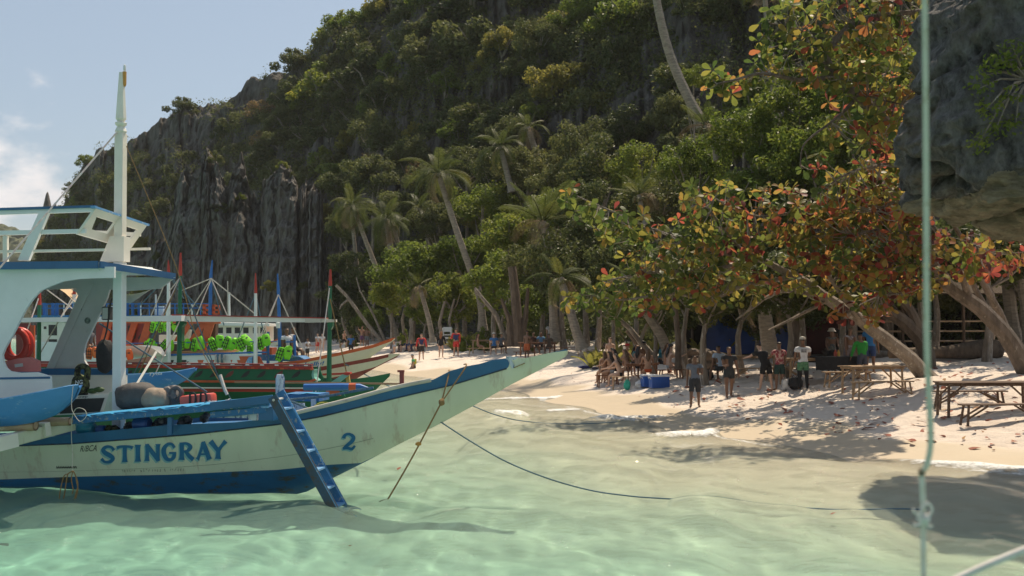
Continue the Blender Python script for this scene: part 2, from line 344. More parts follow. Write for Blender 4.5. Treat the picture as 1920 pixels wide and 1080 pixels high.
# what a column of sea water of that depth (fraction of 4 m) lets through
WATER_TINT = [(0, (.99, .99, .98, 1)), (.055, (.955, .975, .95, 1)), (.12, (.88, .955, .925, 1)), (.20, (.69, .935, .91, 1)), (.38, (.40, .86, .85, 1)), (1, (.16, .60, .61, 1))]
ths = angles(560, 60); rs = np.concatenate([np.linspace(.4, 7.5, 16)[:-1], 1/np.linspace(1/7.5, 1/100, 430), np.geomspace(102, 2400, 30)])
X, Y = polar(rs, ths); S = shore_s(X, Y); RR = np.hypot(X, Y)
Z = np.zeros_like(X); wr = np.random.default_rng(5)
for i in range(34):
    lam = 0.30*1.105**i; a = R(-150)+wr.normal(0, .75)           # travelling towards the beach
    kx, ky = cos(a)*2*pi/lam, sin(a)*2*pi/lam
    amp = lam*(0.0030+.0019*min(lam, 1.6)*(lam > .7))*(1.0 if lam < 3 else 3/lam)
    res = RR*RR/(2.8*F)*1.6+RR*.0022
    fade = np.clip((lam/res-2.5)/4, 0, 1)
    wob = (fbm(np.stack([X*.15, Y*.15, X*0+i], -1), 2, i)-.5)*5
    ph = kx*X+ky*Y+wr.uniform(0, 6.28)+wob
    Z += amp*fade*(np.sin(ph)+.25*np.sin(2*ph+1))
P2 = np.stack([X, Y, X*0], -1)
damp = np.clip(-S/2.5, 0.12, 1); Z *= damp
foam = np.zeros_like(X)
for px, py, ln, h, w, rot in [(1290, 818, 1.6, .17, .30, 35), (958, 783, .75, .20, .24, 10), (1000, 748, 2.6, .10, .42, 25), (1150, 790, .8, .15, .28, 15), (1205, 786, 1.3, .10, .26, 20), (1880, 878, 2.2, .10, .38, -20), (1060, 770, .8, .06, .4, 20)]:
    c = G(px, py); a = R(rot); u = (X-c.x)*cos(a)-(Y-c.y)*sin(a)*-1; v = -(X-c.x)*sin(a)+(Y-c.y)*cos(a); u = (X-c.x)*cos(a)+(Y-c.y)*sin(a)
    v = v+.25*np.sin(u*1.7+px)+.10*np.sin(u*4.1)
    e = np.exp(-(u/ln)**4)*np.exp(-(v/w)**2)
    Z += h*e; foam = np.maximum(foam, np.exp(-(u/ln)**4)*np.exp(-((v+.08)/(w*1.15))**2)*.78)
edge = np.exp(-((S+.25)/.30)**2)*.60*np.clip(fbm(P2*.6, 2, 44)*2.4-.6, 0, 1); foam = np.maximum(foam, edge)
n0 = len(ths); V = np.stack([X, Y, Z], -1).reshape(-1, 3); Fc = polar_faces(len(rs), n0, True)
low = V[-n0:].copy(); low[:, 2] = -9.0; base = len(V); V = np.concatenate([V, low, [[0, 0, 0.0]], [[0, 0, -9.0]]])
j = np.arange(n0); k = (j+1) % n0; o = base-n0
skirt = np.stack([o+j, o+k, base+k, base+j], -1); capt = np.stack([np.full(n0, base+n0), k, j], -1); capb = np.stack([np.full(n0, base+n0+1), base+j, base+k], -1)
fo = np.concatenate([foam.ravel(), np.zeros(n0+2)])
me = npmesh('sea', V, [Fc, skirt, capt, capb], water_material(), smooth=True, attrs={'foam': ('POINT', fo), 'depth': ('POINT', np.concatenate([np.clip(-ground_z(X, Y, False)/4, 0, 1).ravel(), np.zeros(n0+2)]))})
sea = link('sea', me); sea.cycles.is_caustics_caster = True; bpy.data.objects['beach'].cycles.is_caustics_receiver = True
setprops(sea, 'clear turquoise sea with small ripples lapping at the sand', kind='structure')

# --- limestone
def rock_material(name, c_dark, c_light, c_stain, scale=1.0, stretch=(1, 1, .28)):
    m = bpy.data.materials.new(name); m.use_nodes = True; nt = m.node_tree; b = nt.nodes['Principled BSDF']; l = nt.links
    tcn = N(nt, 'ShaderNodeTexCoord'); mpn = N(nt, 'ShaderNodeMapping'); mpn.inputs['Scale'].default_value = stretch; l.new(tcn.outputs['Object'], mpn.inputs[0])
    n1 = N(nt, 'ShaderNodeTexNoise', i_Scale=.8*scale, i_Detail=10.0, i_Roughness=.68); n2 = N(nt, 'ShaderNodeTexNoise', i_Scale=.22*scale, i_Detail=5.0); n3 = N(nt, 'ShaderNodeTexVoronoi', i_Scale=1.5*scale, feature='DISTANCE_TO_EDGE')
    for n in (n1, n2, n3): l.new(mpn.outputs[0], n.inputs['Vector'])
    rp = N(nt, 'ShaderNodeValToRGB'); e = rp.color_ramp.elements; e[0].position = .36; e[0].color = col(c_dark); e[1].position = .66; e[1].color = col(c_light); l.new(n1.outputs[0], rp.inputs[0])
    rs_ = N(nt, 'ShaderNodeMapRange'); rs_.inputs[1].default_value = .50; rs_.inputs[2].default_value = .72; rs_.inputs[4].default_value = .6; l.new(n2.outputs[0], rs_.inputs[0])
    mx_ = N(nt, 'ShaderNodeMixRGB'); mx_.inputs[2].default_value = col(c_stain); l.new(rs_.outputs[0], mx_.inputs[0]); l.new(rp.outputs[0], mx_.inputs[1]); l.new(mx_.outputs[0], b.inputs['Base Color'])
    b.inputs['Roughness'].default_value = .92; b.inputs['Specular IOR Level'].default_value = .15
    ad_ = N(nt, 'ShaderNodeMath', operation='MULTIPLY_ADD'); ad_.inputs[1].default_value = -.25; l.new(n3.outputs[0], ad_.inputs[0]); l.new(n1.outputs[0], ad_.inputs[2])
    bp = N(nt, 'ShaderNodeBump', i_Strength=1.0, i_Distance=1.2/scale); l.new(ad_.outputs[0], bp.inputs['Height']); l.new(bp.outputs[0], b.inputs['Normal'])
    return m
M_ROCK = rock_material('limestone', (.050, .046, .042), (.175, .162, .146), (.10, .082, .062))
M_ROCKG = rock_material('pale_limestone', (.058, .054, .050), (.215, .20, .182), (.16, .135, .105), scale=1.6, stretch=(1, 1, .4))
M_ROCKB = rock_material('shore_limestone', (.052, .049, .047), (.225, .215, .205), (.15, .122, .085), scale=5.0, stretch=(1, 1, .6))
def curtain(name, base, ridge, hts, na, nt, prof, mat, rough=None, amp=1.6, flute=1.4, fl=.35, seed=1, tmax=1.25, terr=0.0, jag=0.0, cols=None):
    """karst slope: runs along a base line, leans back to a ridge line, broken into flutes and ledges"""
    a = np.linspace(0, 1, na); t = np.linspace(0, tmax, nt)
    bx = np.interp(a, [p[0] for p in base], [p[1] for p in base]); by = np.interp(a, [p[0] for p in base], [p[2] for p in base])
    rx = np.interp(a, [p[0] for p in ridge], [p[1] for p in ridge]); ry = np.interp(a, [p[0] for p in ridge], [p[2] for p in ridge])
    hh = np.interp(a, [p[0] for p in hts], [p[1] for p in hts]); hh = np.convolve(np.pad(hh, 3, mode='edge'), np.ones(7)/7, 'valid')
    zz = np.interp(t, [p[0] for p in prof], [p[1] for p in prof])
    T = t[:, None]; X = bx+(rx-bx)*T; Y = by+(ry-by)*T
    P = np.stack([X, Y, X*0], -1)
    hj = hh[None, :]*(1+jag*(fbm(P*.32, 3, seed+70, ridged=True)-.62))
    Z = np.where(zz[:, None] >= 0, hj*zz[:, None], zz[:, None]*3)
    if terr:
        n = fbm(np.stack([X*.05, Y*.05, Z*.02], -1), 4, seed+3); step = 8.5
        q = (Z+n*22)/step; fr = q-np.floor(q); tz = (np.floor(q)+np.clip((fr-.28)/.44, 0, 1))*step-n*22
        Z = np.where((T > .03) & (T < 1.0), Z+(tz-Z)*terr*np.clip(Z/6, 0, 1), Z)
    Q = np.stack([X, Y, Z*fl], -1)
    d1 = fbm(Q*.16, 4, seed, ridged=True)-.55; d2 = fbm(Q*.55, 3, seed+9, ridged=True)-.5; d3 = fbm(np.stack([X, Y, Z*fl], -1)*1.5, 2, seed+19, ridged=True)-.5
    cpush = 0; czt = 0
    if cols:      # fractured into rounded columns that step in and out and end at different heights
        a1 = a+(fbm(np.stack([a*9, a*0, a*0], -1), 3, seed+51)-.5)*.22; A2 = np.broadcast_to(a1[None, :], X.shape); wob = (fbm(np.stack([X*.10, Y*.10, Z*.10], -1), 3, seed+31)-.5)*1.0+(fbm(np.stack([X*.5, Y*.5, Z*.35], -1), 3, seed+33)-.5)*.55
        for kc, (n_, dep, hgt) in enumerate(cols):
            c = A2*n_+wob*(.75+.35*kc); seg = np.floor(Z/(7.5/(kc+1))+_h(np.floor(c).astype(np.int64), np.int64(3), np.int64(kc), seed)*3)
            idc = np.floor(c).astype(np.int64); f_ = c-np.floor(c); rnd = _h(idc, seg.astype(np.int64), np.int64(kc+5), seed+7)
            rnd0 = _h(idc, np.int64(1), np.int64(kc+9), seed+8)
            bulge = np.clip(1-(2*f_-1)**2, 0, 1)**.5
            cpush = cpush+dep*(.55*rnd0+.50*rnd-.5)+dep*.50*(bulge-.7); czt = czt+hgt*(rnd0-.55)*np.clip((T-.4)*2, 0, 1)
    dx = rx-bx; dy = ry-by; ln = np.hypot(dx, dy)+1e-6; dx = dx/ln; dy = dy/ln
    k = np.clip(T*8, 0, 1)
    rg = .45*flute if rough is None else rough
    push = -(d1*amp*2.4+d2*flute+d3*rg+cpush)*k; Z = Z+czt
    X = X+dx*push; Y = Y+dy*push; Z = Z+(d1*.9*amp+d2*flute*.8)*k*np.clip(T*3, 0, 1)
    i = np.arange(nt-1)[:, None]; j = np.arange(na-1)[None, :]
    Fc = np.stack([i*na+j, i*na+j+1, (i+1)*na+j+1, (i+1)*na+j], -1).reshape(-1, 4)
    V = np.stack([X, Y, Z], -1)
    me = npmesh(name, V.reshape(-1, 3), Fc, mat, smooth=True)
    o = link(name, me); setprops(o, kind='structure')
    return o, V
def hpt(px, Y): return ((px-960)/F*Y, Y)
# main hill
bl = [(60, 205), (130, 200), (260, 152), (620, 122), (760, 104), (1000, 84), (1300, 68), (1600, 60), (1900, 54), (2500, 50)]
rl = [(70, 222), (130, 212), (300, 190), (600, 168), (690, 160), (1000, 148), (1300, 128), (1600, 116), (1900, 108), (2500, 100)]
ap = [0, .05, .13, .30, .40, .52, .66, .78, .89, 1.0]
base = [(a, *hpt(px, y)) for a, (px, y) in zip(ap, bl)]
ar = [0, .05, .17, .33, .385, .52, .66, .78, .89, 1.0]
ridge = [(a, *hpt(px, y)) for a, (px, y) in zip(ar, rl)]
SKY = [(60, 470, 222), (118, 372, 214), (130, 332, 212), (150, 296, 210), (185, 268, 205), (215, 250, 200), (250, 232, 196), (300, 208, 190), (350, 178, 186), (410, 152, 181), (450, 138, 178), (500, 112, 174), (560, 90, 170), (600, 70, 168), (640, 30, 164), (690, -5, 160), (800, -130, 156), (1000, -190, 148), (1300, -250, 128), (1600, -280, 116), (1900, -300, 108), (2500, -200, 100)]
pxa = [(p[0], a) for a, p in zip(ar, rl)]
hts = [(interp(px, pxa), W(px, py+float(np.interp(px, [60, 150, 300, 640, 700], [0, 34, 40, 46, 40])), y).z) for px, py, y in SKY]
hill, HV = curtain('hill', base, ridge, hts, 620, 250, [(0, -.4), (.012, .03), (.08, .11), (.45, .52), (.75, .82), (.95, 1), (1.02, 1), (1.25, .6)], M_ROCK, amp=1.7, flute=1.3, seed=3, terr=.62, cols=[(60, 2.6, .5), (170, .9, .3)])
setprops(hill, 'steep dark limestone hill covered in scrub behind the beach')
# near grey cliff of pinnacles at the water
cb = [(0, *hpt(225, 122)), (.25, *hpt(380, 115)), (.6, *hpt(540, 110)), (.9, *hpt(618, 109)), (1, *hpt(640, 116))]
cr_ = [(0, *hpt(225, 131)), (.25, *hpt(380, 126)), (.6, *hpt(540, 121)), (.9, *hpt(618, 118)), (1, *hpt(640, 121))]
CS = [(240, 570), (262, 520), (290, 455), (318, 430), (333, 345), (346, 318), (358, 350), (374, 352), (386, 268), (400, 255), (412, 300), (426, 345), (440, 300), (454, 268), (466, 318), (484, 375), (505, 348), (520, 328), (545, 332), (562, 372), (580, 350), (600, 392), (612, 440), (622, 540), (640, 610)]
hts = [(float(np.clip((px-225)/(640-225), 0, 1)), W(px, py, 122-(px-225)*.012).z) for px, py in CS]
hts = [(np.interp(W(px, py, 118).x, [p[1]*118/p[2] for p in cb], [p[0] for p in cb]), h) for (px, py), (_, h) in zip(CS, hts)]
cliff, CV = curtain('cliff', cb, cr_, hts, 460, 190, [(0, -.4), (.03, .06), (.12, .30), (.40, .62), (.8, .97), (.95, 1), (1.05, .97), (1.6, .2)], M_ROCKG, rough=.95, amp=1.0, flute=1.3, fl=.5, cols=[(8, 3.0, 4.5), (21, 1.3, 2.0), (57, .28, .6)], seed=12, tmax=1.6, jag=.10)
setprops(cliff, 'fluted grey limestone cliff rising from the end of the beach')
# distant pinnacle and low island
pv, PV = curtain('cliff', [(0, *hpt(58, 262)), (1, *hpt(128, 262))], [(0, *hpt(62, 270)), (1, *hpt(126, 270))], [(0, 8), (.12, W(0, 470, 266).z), (.22, W(0, 392, 266).z), (.36, W(0, 352, 266).z), (.44, W(0, 366, 266).z), (.52, W(0, 398, 266).z), (.60, W(0, 368, 266).z), (.70, W(0, 405, 266).z), (.85, W(0, 460, 266).z), (1, 6)], 70, 40, [(0, -.4), (.05, .1), (.5, .7), (.95, 1), (1.6, .1)], M_ROCK, amp=.7, flute=.9, seed=40, tmax=1.6)
setprops(pv, 'sharp limestone pinnacle standing in the sea beyond the hill')
M_FAR = pm('far_scrub', (.045, .06, .028), (.09, .10, .05), scale=.12, rough=.9, bump=1.0, bscale=.4)
isl, IV = curtain('hill', [(0, *hpt(-900, 560)), (1, *hpt(130, 560))], [(0, *hpt(-900, 640)), (1, *hpt(130, 640))], [(0, 60), (.5, 80), (.80, W(0, 425, 640).z), (.86, W(0, 422, 640).z), (.93, W(0, 440, 640).z), (1, W(0, 480, 640).z)], 160, 40, [(0, -.4), (.05, .1), (.5, .75), (1, 1), (1.25, .7)], M_FAR, amp=5, flute=4, seed=60)
setprops(isl, 'low scrub covered headland far away across the bay')
# overhanging boulder of the near cliff at the right edge
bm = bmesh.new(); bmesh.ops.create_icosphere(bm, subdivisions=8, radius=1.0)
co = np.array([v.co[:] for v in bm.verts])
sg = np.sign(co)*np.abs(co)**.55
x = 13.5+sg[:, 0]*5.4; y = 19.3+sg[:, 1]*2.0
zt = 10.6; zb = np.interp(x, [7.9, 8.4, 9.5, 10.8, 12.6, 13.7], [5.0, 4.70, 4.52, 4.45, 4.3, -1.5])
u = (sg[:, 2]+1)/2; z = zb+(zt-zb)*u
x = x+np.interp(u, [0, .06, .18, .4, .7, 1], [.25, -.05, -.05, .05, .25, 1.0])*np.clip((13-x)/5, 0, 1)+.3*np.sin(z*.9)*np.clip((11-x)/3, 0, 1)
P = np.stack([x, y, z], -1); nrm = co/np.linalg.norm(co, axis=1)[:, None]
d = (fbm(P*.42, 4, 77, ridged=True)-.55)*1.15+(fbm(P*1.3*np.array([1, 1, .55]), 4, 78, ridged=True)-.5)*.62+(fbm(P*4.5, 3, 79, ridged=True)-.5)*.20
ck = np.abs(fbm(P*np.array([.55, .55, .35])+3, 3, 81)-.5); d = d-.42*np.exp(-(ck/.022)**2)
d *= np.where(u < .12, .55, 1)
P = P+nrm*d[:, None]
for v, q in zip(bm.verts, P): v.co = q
me = bpy.data.meshes.new('cliff'); bm.to_mesh(me); bm.free(); me.materials.append(M_ROCKB); me.materials.append(rock_material('bounce_tinted_limestone', (.16, .135, .095), (.40, .345, .25), (.11, .10, .075), scale=5.0, stretch=(.5, .5, 1.6)))
hb_ = np.array([p.center[:] for p in me.polygons]); nzb = fbm(hb_*1.1, 3, 91)-.5; me.polygons.foreach_set('material_index', (hb_[:, 2] < np.interp(hb_[:, 0], [8, 10, 13], [5.25, 5.55, 5.6])+nzb*.9).astype(np.int32)); me.polygons.foreach_set('use_smooth', [True]*len(me.polygons))  # tan zone paints the light bounced off the sand onto the undercut base
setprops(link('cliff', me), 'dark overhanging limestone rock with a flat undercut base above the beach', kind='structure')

# thin sea air that softens what is far
bm = bmesh.new(); bmesh.ops.create_cube(bm, size=1.0); me = bpy.data.meshes.new('haze'); bm.to_mesh(me); bm.free()
hm = bpy.data.materials.new('haze'); hm.use_nodes = True; nt = hm.node_tree; nt.nodes.remove(nt.nodes['Principled BSDF'])
pvn = N(nt, 'ShaderNodeVolumePrincipled'); pvn.inputs['Density'].default_value = HAZE; pvn.inputs['Color'].default_value = (.92, .92, .90, 1)
nt.links.new(pvn.outputs[0], nt.nodes['Material Output'].inputs['Volume']); me.materials.append(hm)
top_ = max(max(v.co.z for v in o.data.vertices) for o in (hill, isl, bpy.data.objects['beach']))+9
setprops(link('haze', me, None, (0, 0, (top_-10.5)/2), (0, 0, 0), (5300, 5300, top_+10.5)), 'thin sea haze in front of the hill', kind='stuff')
# ================================================================== VEGETATION
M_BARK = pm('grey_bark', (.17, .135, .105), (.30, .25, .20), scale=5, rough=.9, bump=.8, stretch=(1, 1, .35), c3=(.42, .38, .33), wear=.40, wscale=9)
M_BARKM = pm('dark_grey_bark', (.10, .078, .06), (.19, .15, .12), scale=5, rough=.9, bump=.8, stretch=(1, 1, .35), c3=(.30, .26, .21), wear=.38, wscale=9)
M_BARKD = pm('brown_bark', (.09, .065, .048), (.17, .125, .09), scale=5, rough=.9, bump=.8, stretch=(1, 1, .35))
M_PALMBARK = pm('palm_bark', (.20, .165, .13), (.33, .28, .22), scale=3, rough=.9, bump=.6, stretch=(1, 1, 4))
LM = {
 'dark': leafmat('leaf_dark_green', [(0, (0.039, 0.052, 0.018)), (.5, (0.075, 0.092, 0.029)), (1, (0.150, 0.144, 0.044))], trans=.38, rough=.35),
 'olive': leafmat('leaf_olive', [(0, (0.061, 0.075, 0.027)), (.5, (0.109, 0.121, 0.040)), (.85, (0.164, 0.164, 0.055)), (1, (0.231, 0.188, 0.074))], trans=.36),
 'bright': leafmat('leaf_bright_green', [(0, (0.062, 0.098, 0.017)), (.5, (0.128, 0.165, 0.027)), (.9, (0.223, 0.226, 0.036)), (1, (0.351, 0.256, 0.042))], trans=.46, rough=.35),
 'yellow': leafmat('leaf_yellow_green', [(0, (.11, .115, .028)), (.5, (.19, .18, .04)), (1, (.28, .23, .055))], trans=.45),
 'rust': leafmat('leaf_rust', [(0, (0.127, 0.103, 0.046)), (.5, (0.218, 0.146, 0.067)), (1, (0.310, 0.185, 0.084))], trans=.35),
}
M_PALM = leafmat('palm_leaf', [(0, (0.039, 0.055, 0.013)), (.6, (0.088, 0.106, 0.024)), (1, (0.195, 0.174, 0.044))], trans=.40, rough=.38, vary=.5)
M_PALMDRY = pm('dry_palm_leaf', (.20, .135, .07), (.30, .21, .12), scale=3, rough=.9)
def rand_unit(n, g): v = g.normal(size=(n, 3)); return v/np.linalg.norm(v, axis=1)[:, None]
def leaf_cards(P, Nn, size, g, aspect=.5, droop=None):
    """folded four-point leaves at P with normals Nn"""
    n = len(P); r = rand_unit(n, g); t = np.cross(Nn, r); t /= np.linalg.norm(t, axis=1)[:, None]+1e-9
    if droop is not None: t = t*(1-droop)+np.array([0, 0, -1])*droop; t /= np.linalg.norm(t, axis=1)[:, None]+1e-9
    b = np.cross(Nn, t); b /= np.linalg.norm(b, axis=1)[:, None]+1e-9; up = np.cross(t, b)
    s = (size*g.uniform(.6, 1.35, n))[:, None]; w = s*aspect*.5
    A = P-t*s*.5; C = P+t*s*.5; B = P+b*w+t*s*.08+up*w*.35; D = P-b*w+t*s*.08+up*w*.35
    V = np.stack([A, B, C, D], 1).reshape(-1, 3); i = np.arange(n)*4
    Fc = np.stack([np.stack([i, i+1, i+2], -1), np.stack([i, i+2, i+3], -1)], 1).reshape(-1, 3)
    return V, Fc
def crown_mesh(name, clumps, nleaf, size, mat, seed, up=.35, aspect=.5, flat=.8):
    g = np.random.default_rng(seed); C = np.array([c[:3] for c in clumps]); Rr = np.array([c[3] for c in clumps])
    w = Rr**2; w /= w.sum(); idx = g.choice(len(C), nleaf, p=w)
    u = rand_unit(nleaf, g); rad = g.uniform(0, 1, nleaf)**.42
    off = u*rad[:, None]*Rr[idx][:, None]; off[:, 2] *= flat
    P = C[idx]+off; Nn = u*.55+g.normal(size=(nleaf, 3))*.5+np.array([0, 0, up]); Nn /= np.linalg.norm(Nn, axis=1)[:, None]
    V, Fc = leaf_cards(P, Nn, size, g, aspect)
    tint = np.clip(g.uniform(0, 1, nleaf)*.65+g.uniform(0, .35, len(C))[idx], 0, 1)
    return npmesh(name, V, Fc, mat, attrs={'tint': ('POINT', np.repeat(tint, 4))})
# --- shared crowns
SHRUB = {}; TREE = {}
g = np.random.default_rng(3)
for k in range(5):
    cl = []
    for i in range(20):
        a = g.uniform(0, 6.28); r = g.uniform(0, .95); cl.append((r*cos(a), r*sin(a), g.uniform(.05, 1.25)*(1-r*.5), g.uniform(.12, .36)))
    for mk in ('dark', 'olive', 'yellow', 'rust', 'bright'):
        SHRUB[mk, k] = crown_mesh('foliage', cl, 2600 if mk != 'rust' else 1300, .125, LM[mk], 50+k, aspect=.55)
for k in range(5):
    cl = []
    for i in range(34):
        u = rand_unit(1, g)[0]; u[2] = u[2]*.8+.12; r = g.uniform(.45, .92); cl.append((u[0]*r, u[1]*r, u[2]*r*.9, g.uniform(.17, .34)))
    for mk in ('dark', 'olive', 'bright', 'yellow'):
        TREE[mk, k] = crown_mesh('crown', cl, 5200, .095, LM[mk], 90+k, aspect=.55)
# --- height of the hill under a plan position
HVf = HV.reshape(-1, 3); HVx = HVf[:, 0]; HVy = HVf[:, 1]
def hill_z(x, y):
    d = (HVx-x)**2+(HVy-y)**2; i = int(np.argmin(d)); return float(HVf[i, 2]) if d[i] < 9 else -1e3
def floor_z(x, y): return max(gz(x, y), hill_z(x, y))
# --- scrub on the hill
nrm = np.cross(np.gradient(HV, axis=1), np.gradient(HV, axis=0)); nrm /= np.linalg.norm(nrm, axis=2)[..., None]+1e-9
flatn = np.abs(nrm[..., 2])
tpar = np.linspace(0, 1.25, HV.shape[0])[:, None]*np.ones((1, HV.shape[1]))
den = np.clip((flatn-.15)*2.2, .08, 1)*np.clip(fbm(HV*.05, 3, 88)*3.4-1.15, .05, 1)*((tpar > .05) & (tpar < 1.06))*np.where((HV[..., 0] > -26) & (HV[..., 2] > 36), .22, 1)*np.where((HV[..., 0] < -26) & (tpar > .72), .45, 1)
dist = np.hypot(HV[..., 0], HV[..., 1]); pxx = 960+F*HV[..., 0]/HV[..., 1]; pyy = 605-F*(HV[..., 2]-CAMZ)/HV[..., 1]
cell = np.linalg.norm(np.cross(np.gradient(HV, axis=1), np.gradient(HV, axis=0)), axis=2)
inview = (pxx > 60) & (pxx < 1760) & (pyy > -60) & (pyy < 640)
prob = (den*cell*inview).ravel(); prob /= prob.sum()
idx = g.choice(prob.size, 2600, p=prob, replace=False); sel = []; cand = HVf[idx]; big = []
for p in cand:
    r = float(g.uniform(1.5, 4.0))
    if g.random() < .16: r *= 1.4
    if p[0] < -48: r *= .68
    if all((p[0]-q[0])**2+(p[1]-q[1])**2+(p[2]-q[2])**2 > (.44*(r+q[3]))**2 for q in sel): sel.append((*p, r))
    if len(sel) >= 330: break
SH_LAB = {
 'dark': ('dark green scrub bush rooted on the limestone hillside', 'dark green bushes on the hillside'),
 'olive': ('olive green scrub bush rooted on the limestone hillside', 'olive bushes on the hillside'),
 'yellow': ('yellow green scrub bush catching the sun on the limestone hillside', 'yellow green bushes on the hillside'),
 'rust': ('half bare rust brown bush on the limestone hillside', 'rust brown bushes on the hillside'),
 'bright': ('fresh green scrub bush rooted on the limestone hillside', 'fresh green bushes on the hillside')}
tw = []
for k in range(3):
    b = MB()
    for i in range(6):
        a = g.uniform(0, 6.28); e = Vector((cos(a)*.65, sin(a)*.65, g.uniform(.5, .95))); b.tube([(0, 0, -.25), e*.5+Vector((0, 0, .12)), e], [.05, .03, .012], n=4)
    me = b.build('stem', M_BARK); STEM = me.data; bpy.data.objects.remove(me); tw.append(STEM)
for i, (x, y, z, r) in enumerate(sel):
    mk = g.choice(['dark', 'olive', 'yellow', 'rust', 'bright'], p=[.36, .36, .12, .05, .11])
    o = link('hillside_bush', SHRUB[mk, int(g.integers(5))], None, (x, y, z-.15*r), (g.normal(0, .12), g.normal(0, .12), g.uniform(0, 6.28)), (r*g.uniform(.85, 1.2), r*g.uniform(.85, 1.2), r*g.uniform(.75, 1.15)))
    setprops(o, SH_LAB[mk][0], 'bush', SH_LAB[mk][1])
    link('stem', tw[int(g.integers(3))], o)
# low growth nobody could count, joined
def undergrowth(name, P, rad, per, size, mat, seed, label):
    g2 = np.random.default_rng(seed); n = len(P); idx = np.repeat(np.arange(n), per); u = rand_unit(n*per, g2)
    Q = P[idx]+u*(g2.uniform(0, 1, n*per)**.45*rad[idx])[:, None]*np.array([1, 1, .75])+np.array([0, 0, .3])*rad[idx][:, None]
    Nn = u*.5+g2.normal(size=u.shape)*.5+np.array([0, 0, .4]); Nn /= np.linalg.norm(Nn, axis=1)[:, None]
    V, Fc = leaf_cards(Q, Nn, size, g2, .55); tint = np.clip(g2.uniform(0, .6, n*per)+g2.uniform(0, .4, n)[idx], 0, 1)
    return setprops(link(name, npmesh(name, V, Fc, mat, attrs={'tint': ('POINT', np.repeat(tint, 4))})), label, kind='stuff')
i2 = g.choice(prob.size, 6400, p=prob, replace=False)
undergrowth('undergrowth', HVf[i2[:3400]], g.uniform(.5, 2.0, 3400), 52, .34, LM['olive'], 1, 'olive creepers and small plants filling the ledges of the hill')
undergrowth('undergrowth', HVf[i2[3400:]], g.uniform(.5, 2.0, 3000), 52, .34, LM['dark'], 2, 'dark green creepers in the gullies of the hill')
# plants on the grey cliff
cn = np.cross(np.gradient(CV, axis=1), np.gradient(CV, axis=0)); cn /= np.linalg.norm(cn, axis=2)[..., None]+1e-9
cp = (np.clip(np.abs(cn[..., 2])-.35, 0, 1)*np.clip(fbm(CV*.12, 2, 4)*3-1.5, 0, 1)*((CV[..., 2] > 2))).ravel(); cp /= cp.sum()
ic = g.choice(cp.size, 26, p=cp, replace=False)
for q in CV.reshape(-1, 3)[ic]:
    r = float(g.uniform(.5, 1.2)); mk = g.choice(['olive', 'yellow', 'dark', 'bright'])
    o = link('cliff_bush', SHRUB[mk, int(g.integers(5))], None, (q[0], q[1]-.3, q[2]-.2), (0, 0, g.uniform(0, 6.28)), (r, r, r))
    setprops(o, 'small bush clinging to the fluted grey cliff', 'bush', 'bushes on the grey cliff'); link('stem', tw[int(g.integers(3))], o)
# --- broadleaf trees
def limbs(base, c, r, lean, g, rt, n=6):
    b = MB(); top = Vector(c)-Vector((0, 0, r*.35)); base = Vector(base); mid = base.lerp(top, .55)+Vector((lean, g.uniform(-.3, .3), 0))
    b.tube([base-Vector((0, 0, .3)), base.lerp(mid, .5)+Vector((lean*.3, 0, 0)), mid, top], [rt*1.35, rt, rt*.8, rt*.55], n=7)
    for i in range(n):
        a = g.uniform(0, 6.28); e = Vector(c)+Vector((cos(a)*r*.7, sin(a)*r*.7, g.uniform(-.2, .5)*r)); s = mid.lerp(top, g.uniform(.35, 1)); m = s.lerp(e, .5)+Vector((0, 0, -.08*r))
        b.tube([s, m, e], [rt*.42, rt*.28, rt*.1], n=5)
    return b
def tree(px, py, Y, rpx, mk, label, group, sq=1.0, bark=None, lean=0.0, name='broadleaf_tree'):
    c = W(px, py, Y); r = rpx*Y/F
    bx = c.x+lean; by = c.y+.2; zf = floor_z(bx, by)
    if c.z-r*.3 < zf: c.z = zf+r*.45
    t = thing(name, label, 'tree', (bx, by, zf), group)
    limbs((bx, by, zf), c, r, -lean*.4+g.uniform(-.3, .3), g, max(.07, r*.075)).build('trunk', bark or M_BARK, t, smooth=True)
    o = link('crown', TREE[mk, int(g.integers(5))], t, c-Vector((bx, by, zf)), (g.normal(0, .1), g.normal(0, .1), g.uniform(0, 6.28)), (r*g.uniform(.95, 1.2), r*g.uniform(.95, 1.2), r*sq*g.uniform(.9, 1.15)))
    return t
GA = ('glossy dark green tree shading the picnic tables', 'dark trees over the picnic tables')
GB = ('light green tree at the back of the far beach', 'light green trees behind the far beach')
GC = ('tall leafy tree on the wooded foot of the hill', 'trees on the foot of the hill')
GD = ('bright green tree rising behind the red leaves', 'bright trees behind the red leaved branches')
for (px, py, Y, r) in [(1060, 505, 58, 85), (1150, 560, 53, 62), (1250, 590, 46, 62), (1330, 575, 46, 70), (1415, 590, 45, 72), (1500, 570, 44, 80), (1590, 545, 46, 85), (1190, 500, 52, 75), (1120, 450, 60, 70), (1640, 500, 45, 90), (1750, 490, 43, 95), (1850, 470, 43, 95), (1920, 500, 40, 90), (1700, 560, 50, 80), (1820, 545, 50, 90), (1460, 480, 48, 85), (1300, 520, 50, 80), (1380, 470, 50, 80), (2000, 430, 40, 110), (1290, 535, 39, 80), (1395, 545, 38, 85), (1500, 525, 37.5, 95), (1610, 515, 38.5, 95), (1225, 565, 41, 62), (1720, 490, 38.5, 105), (1850, 470, 37.5, 105), (1325, 548, 35.5, 84), (1475, 540, 35, 88), (1585, 525, 35, 92)]:
    tree(px, py, Y, r, 'dark', *GA)
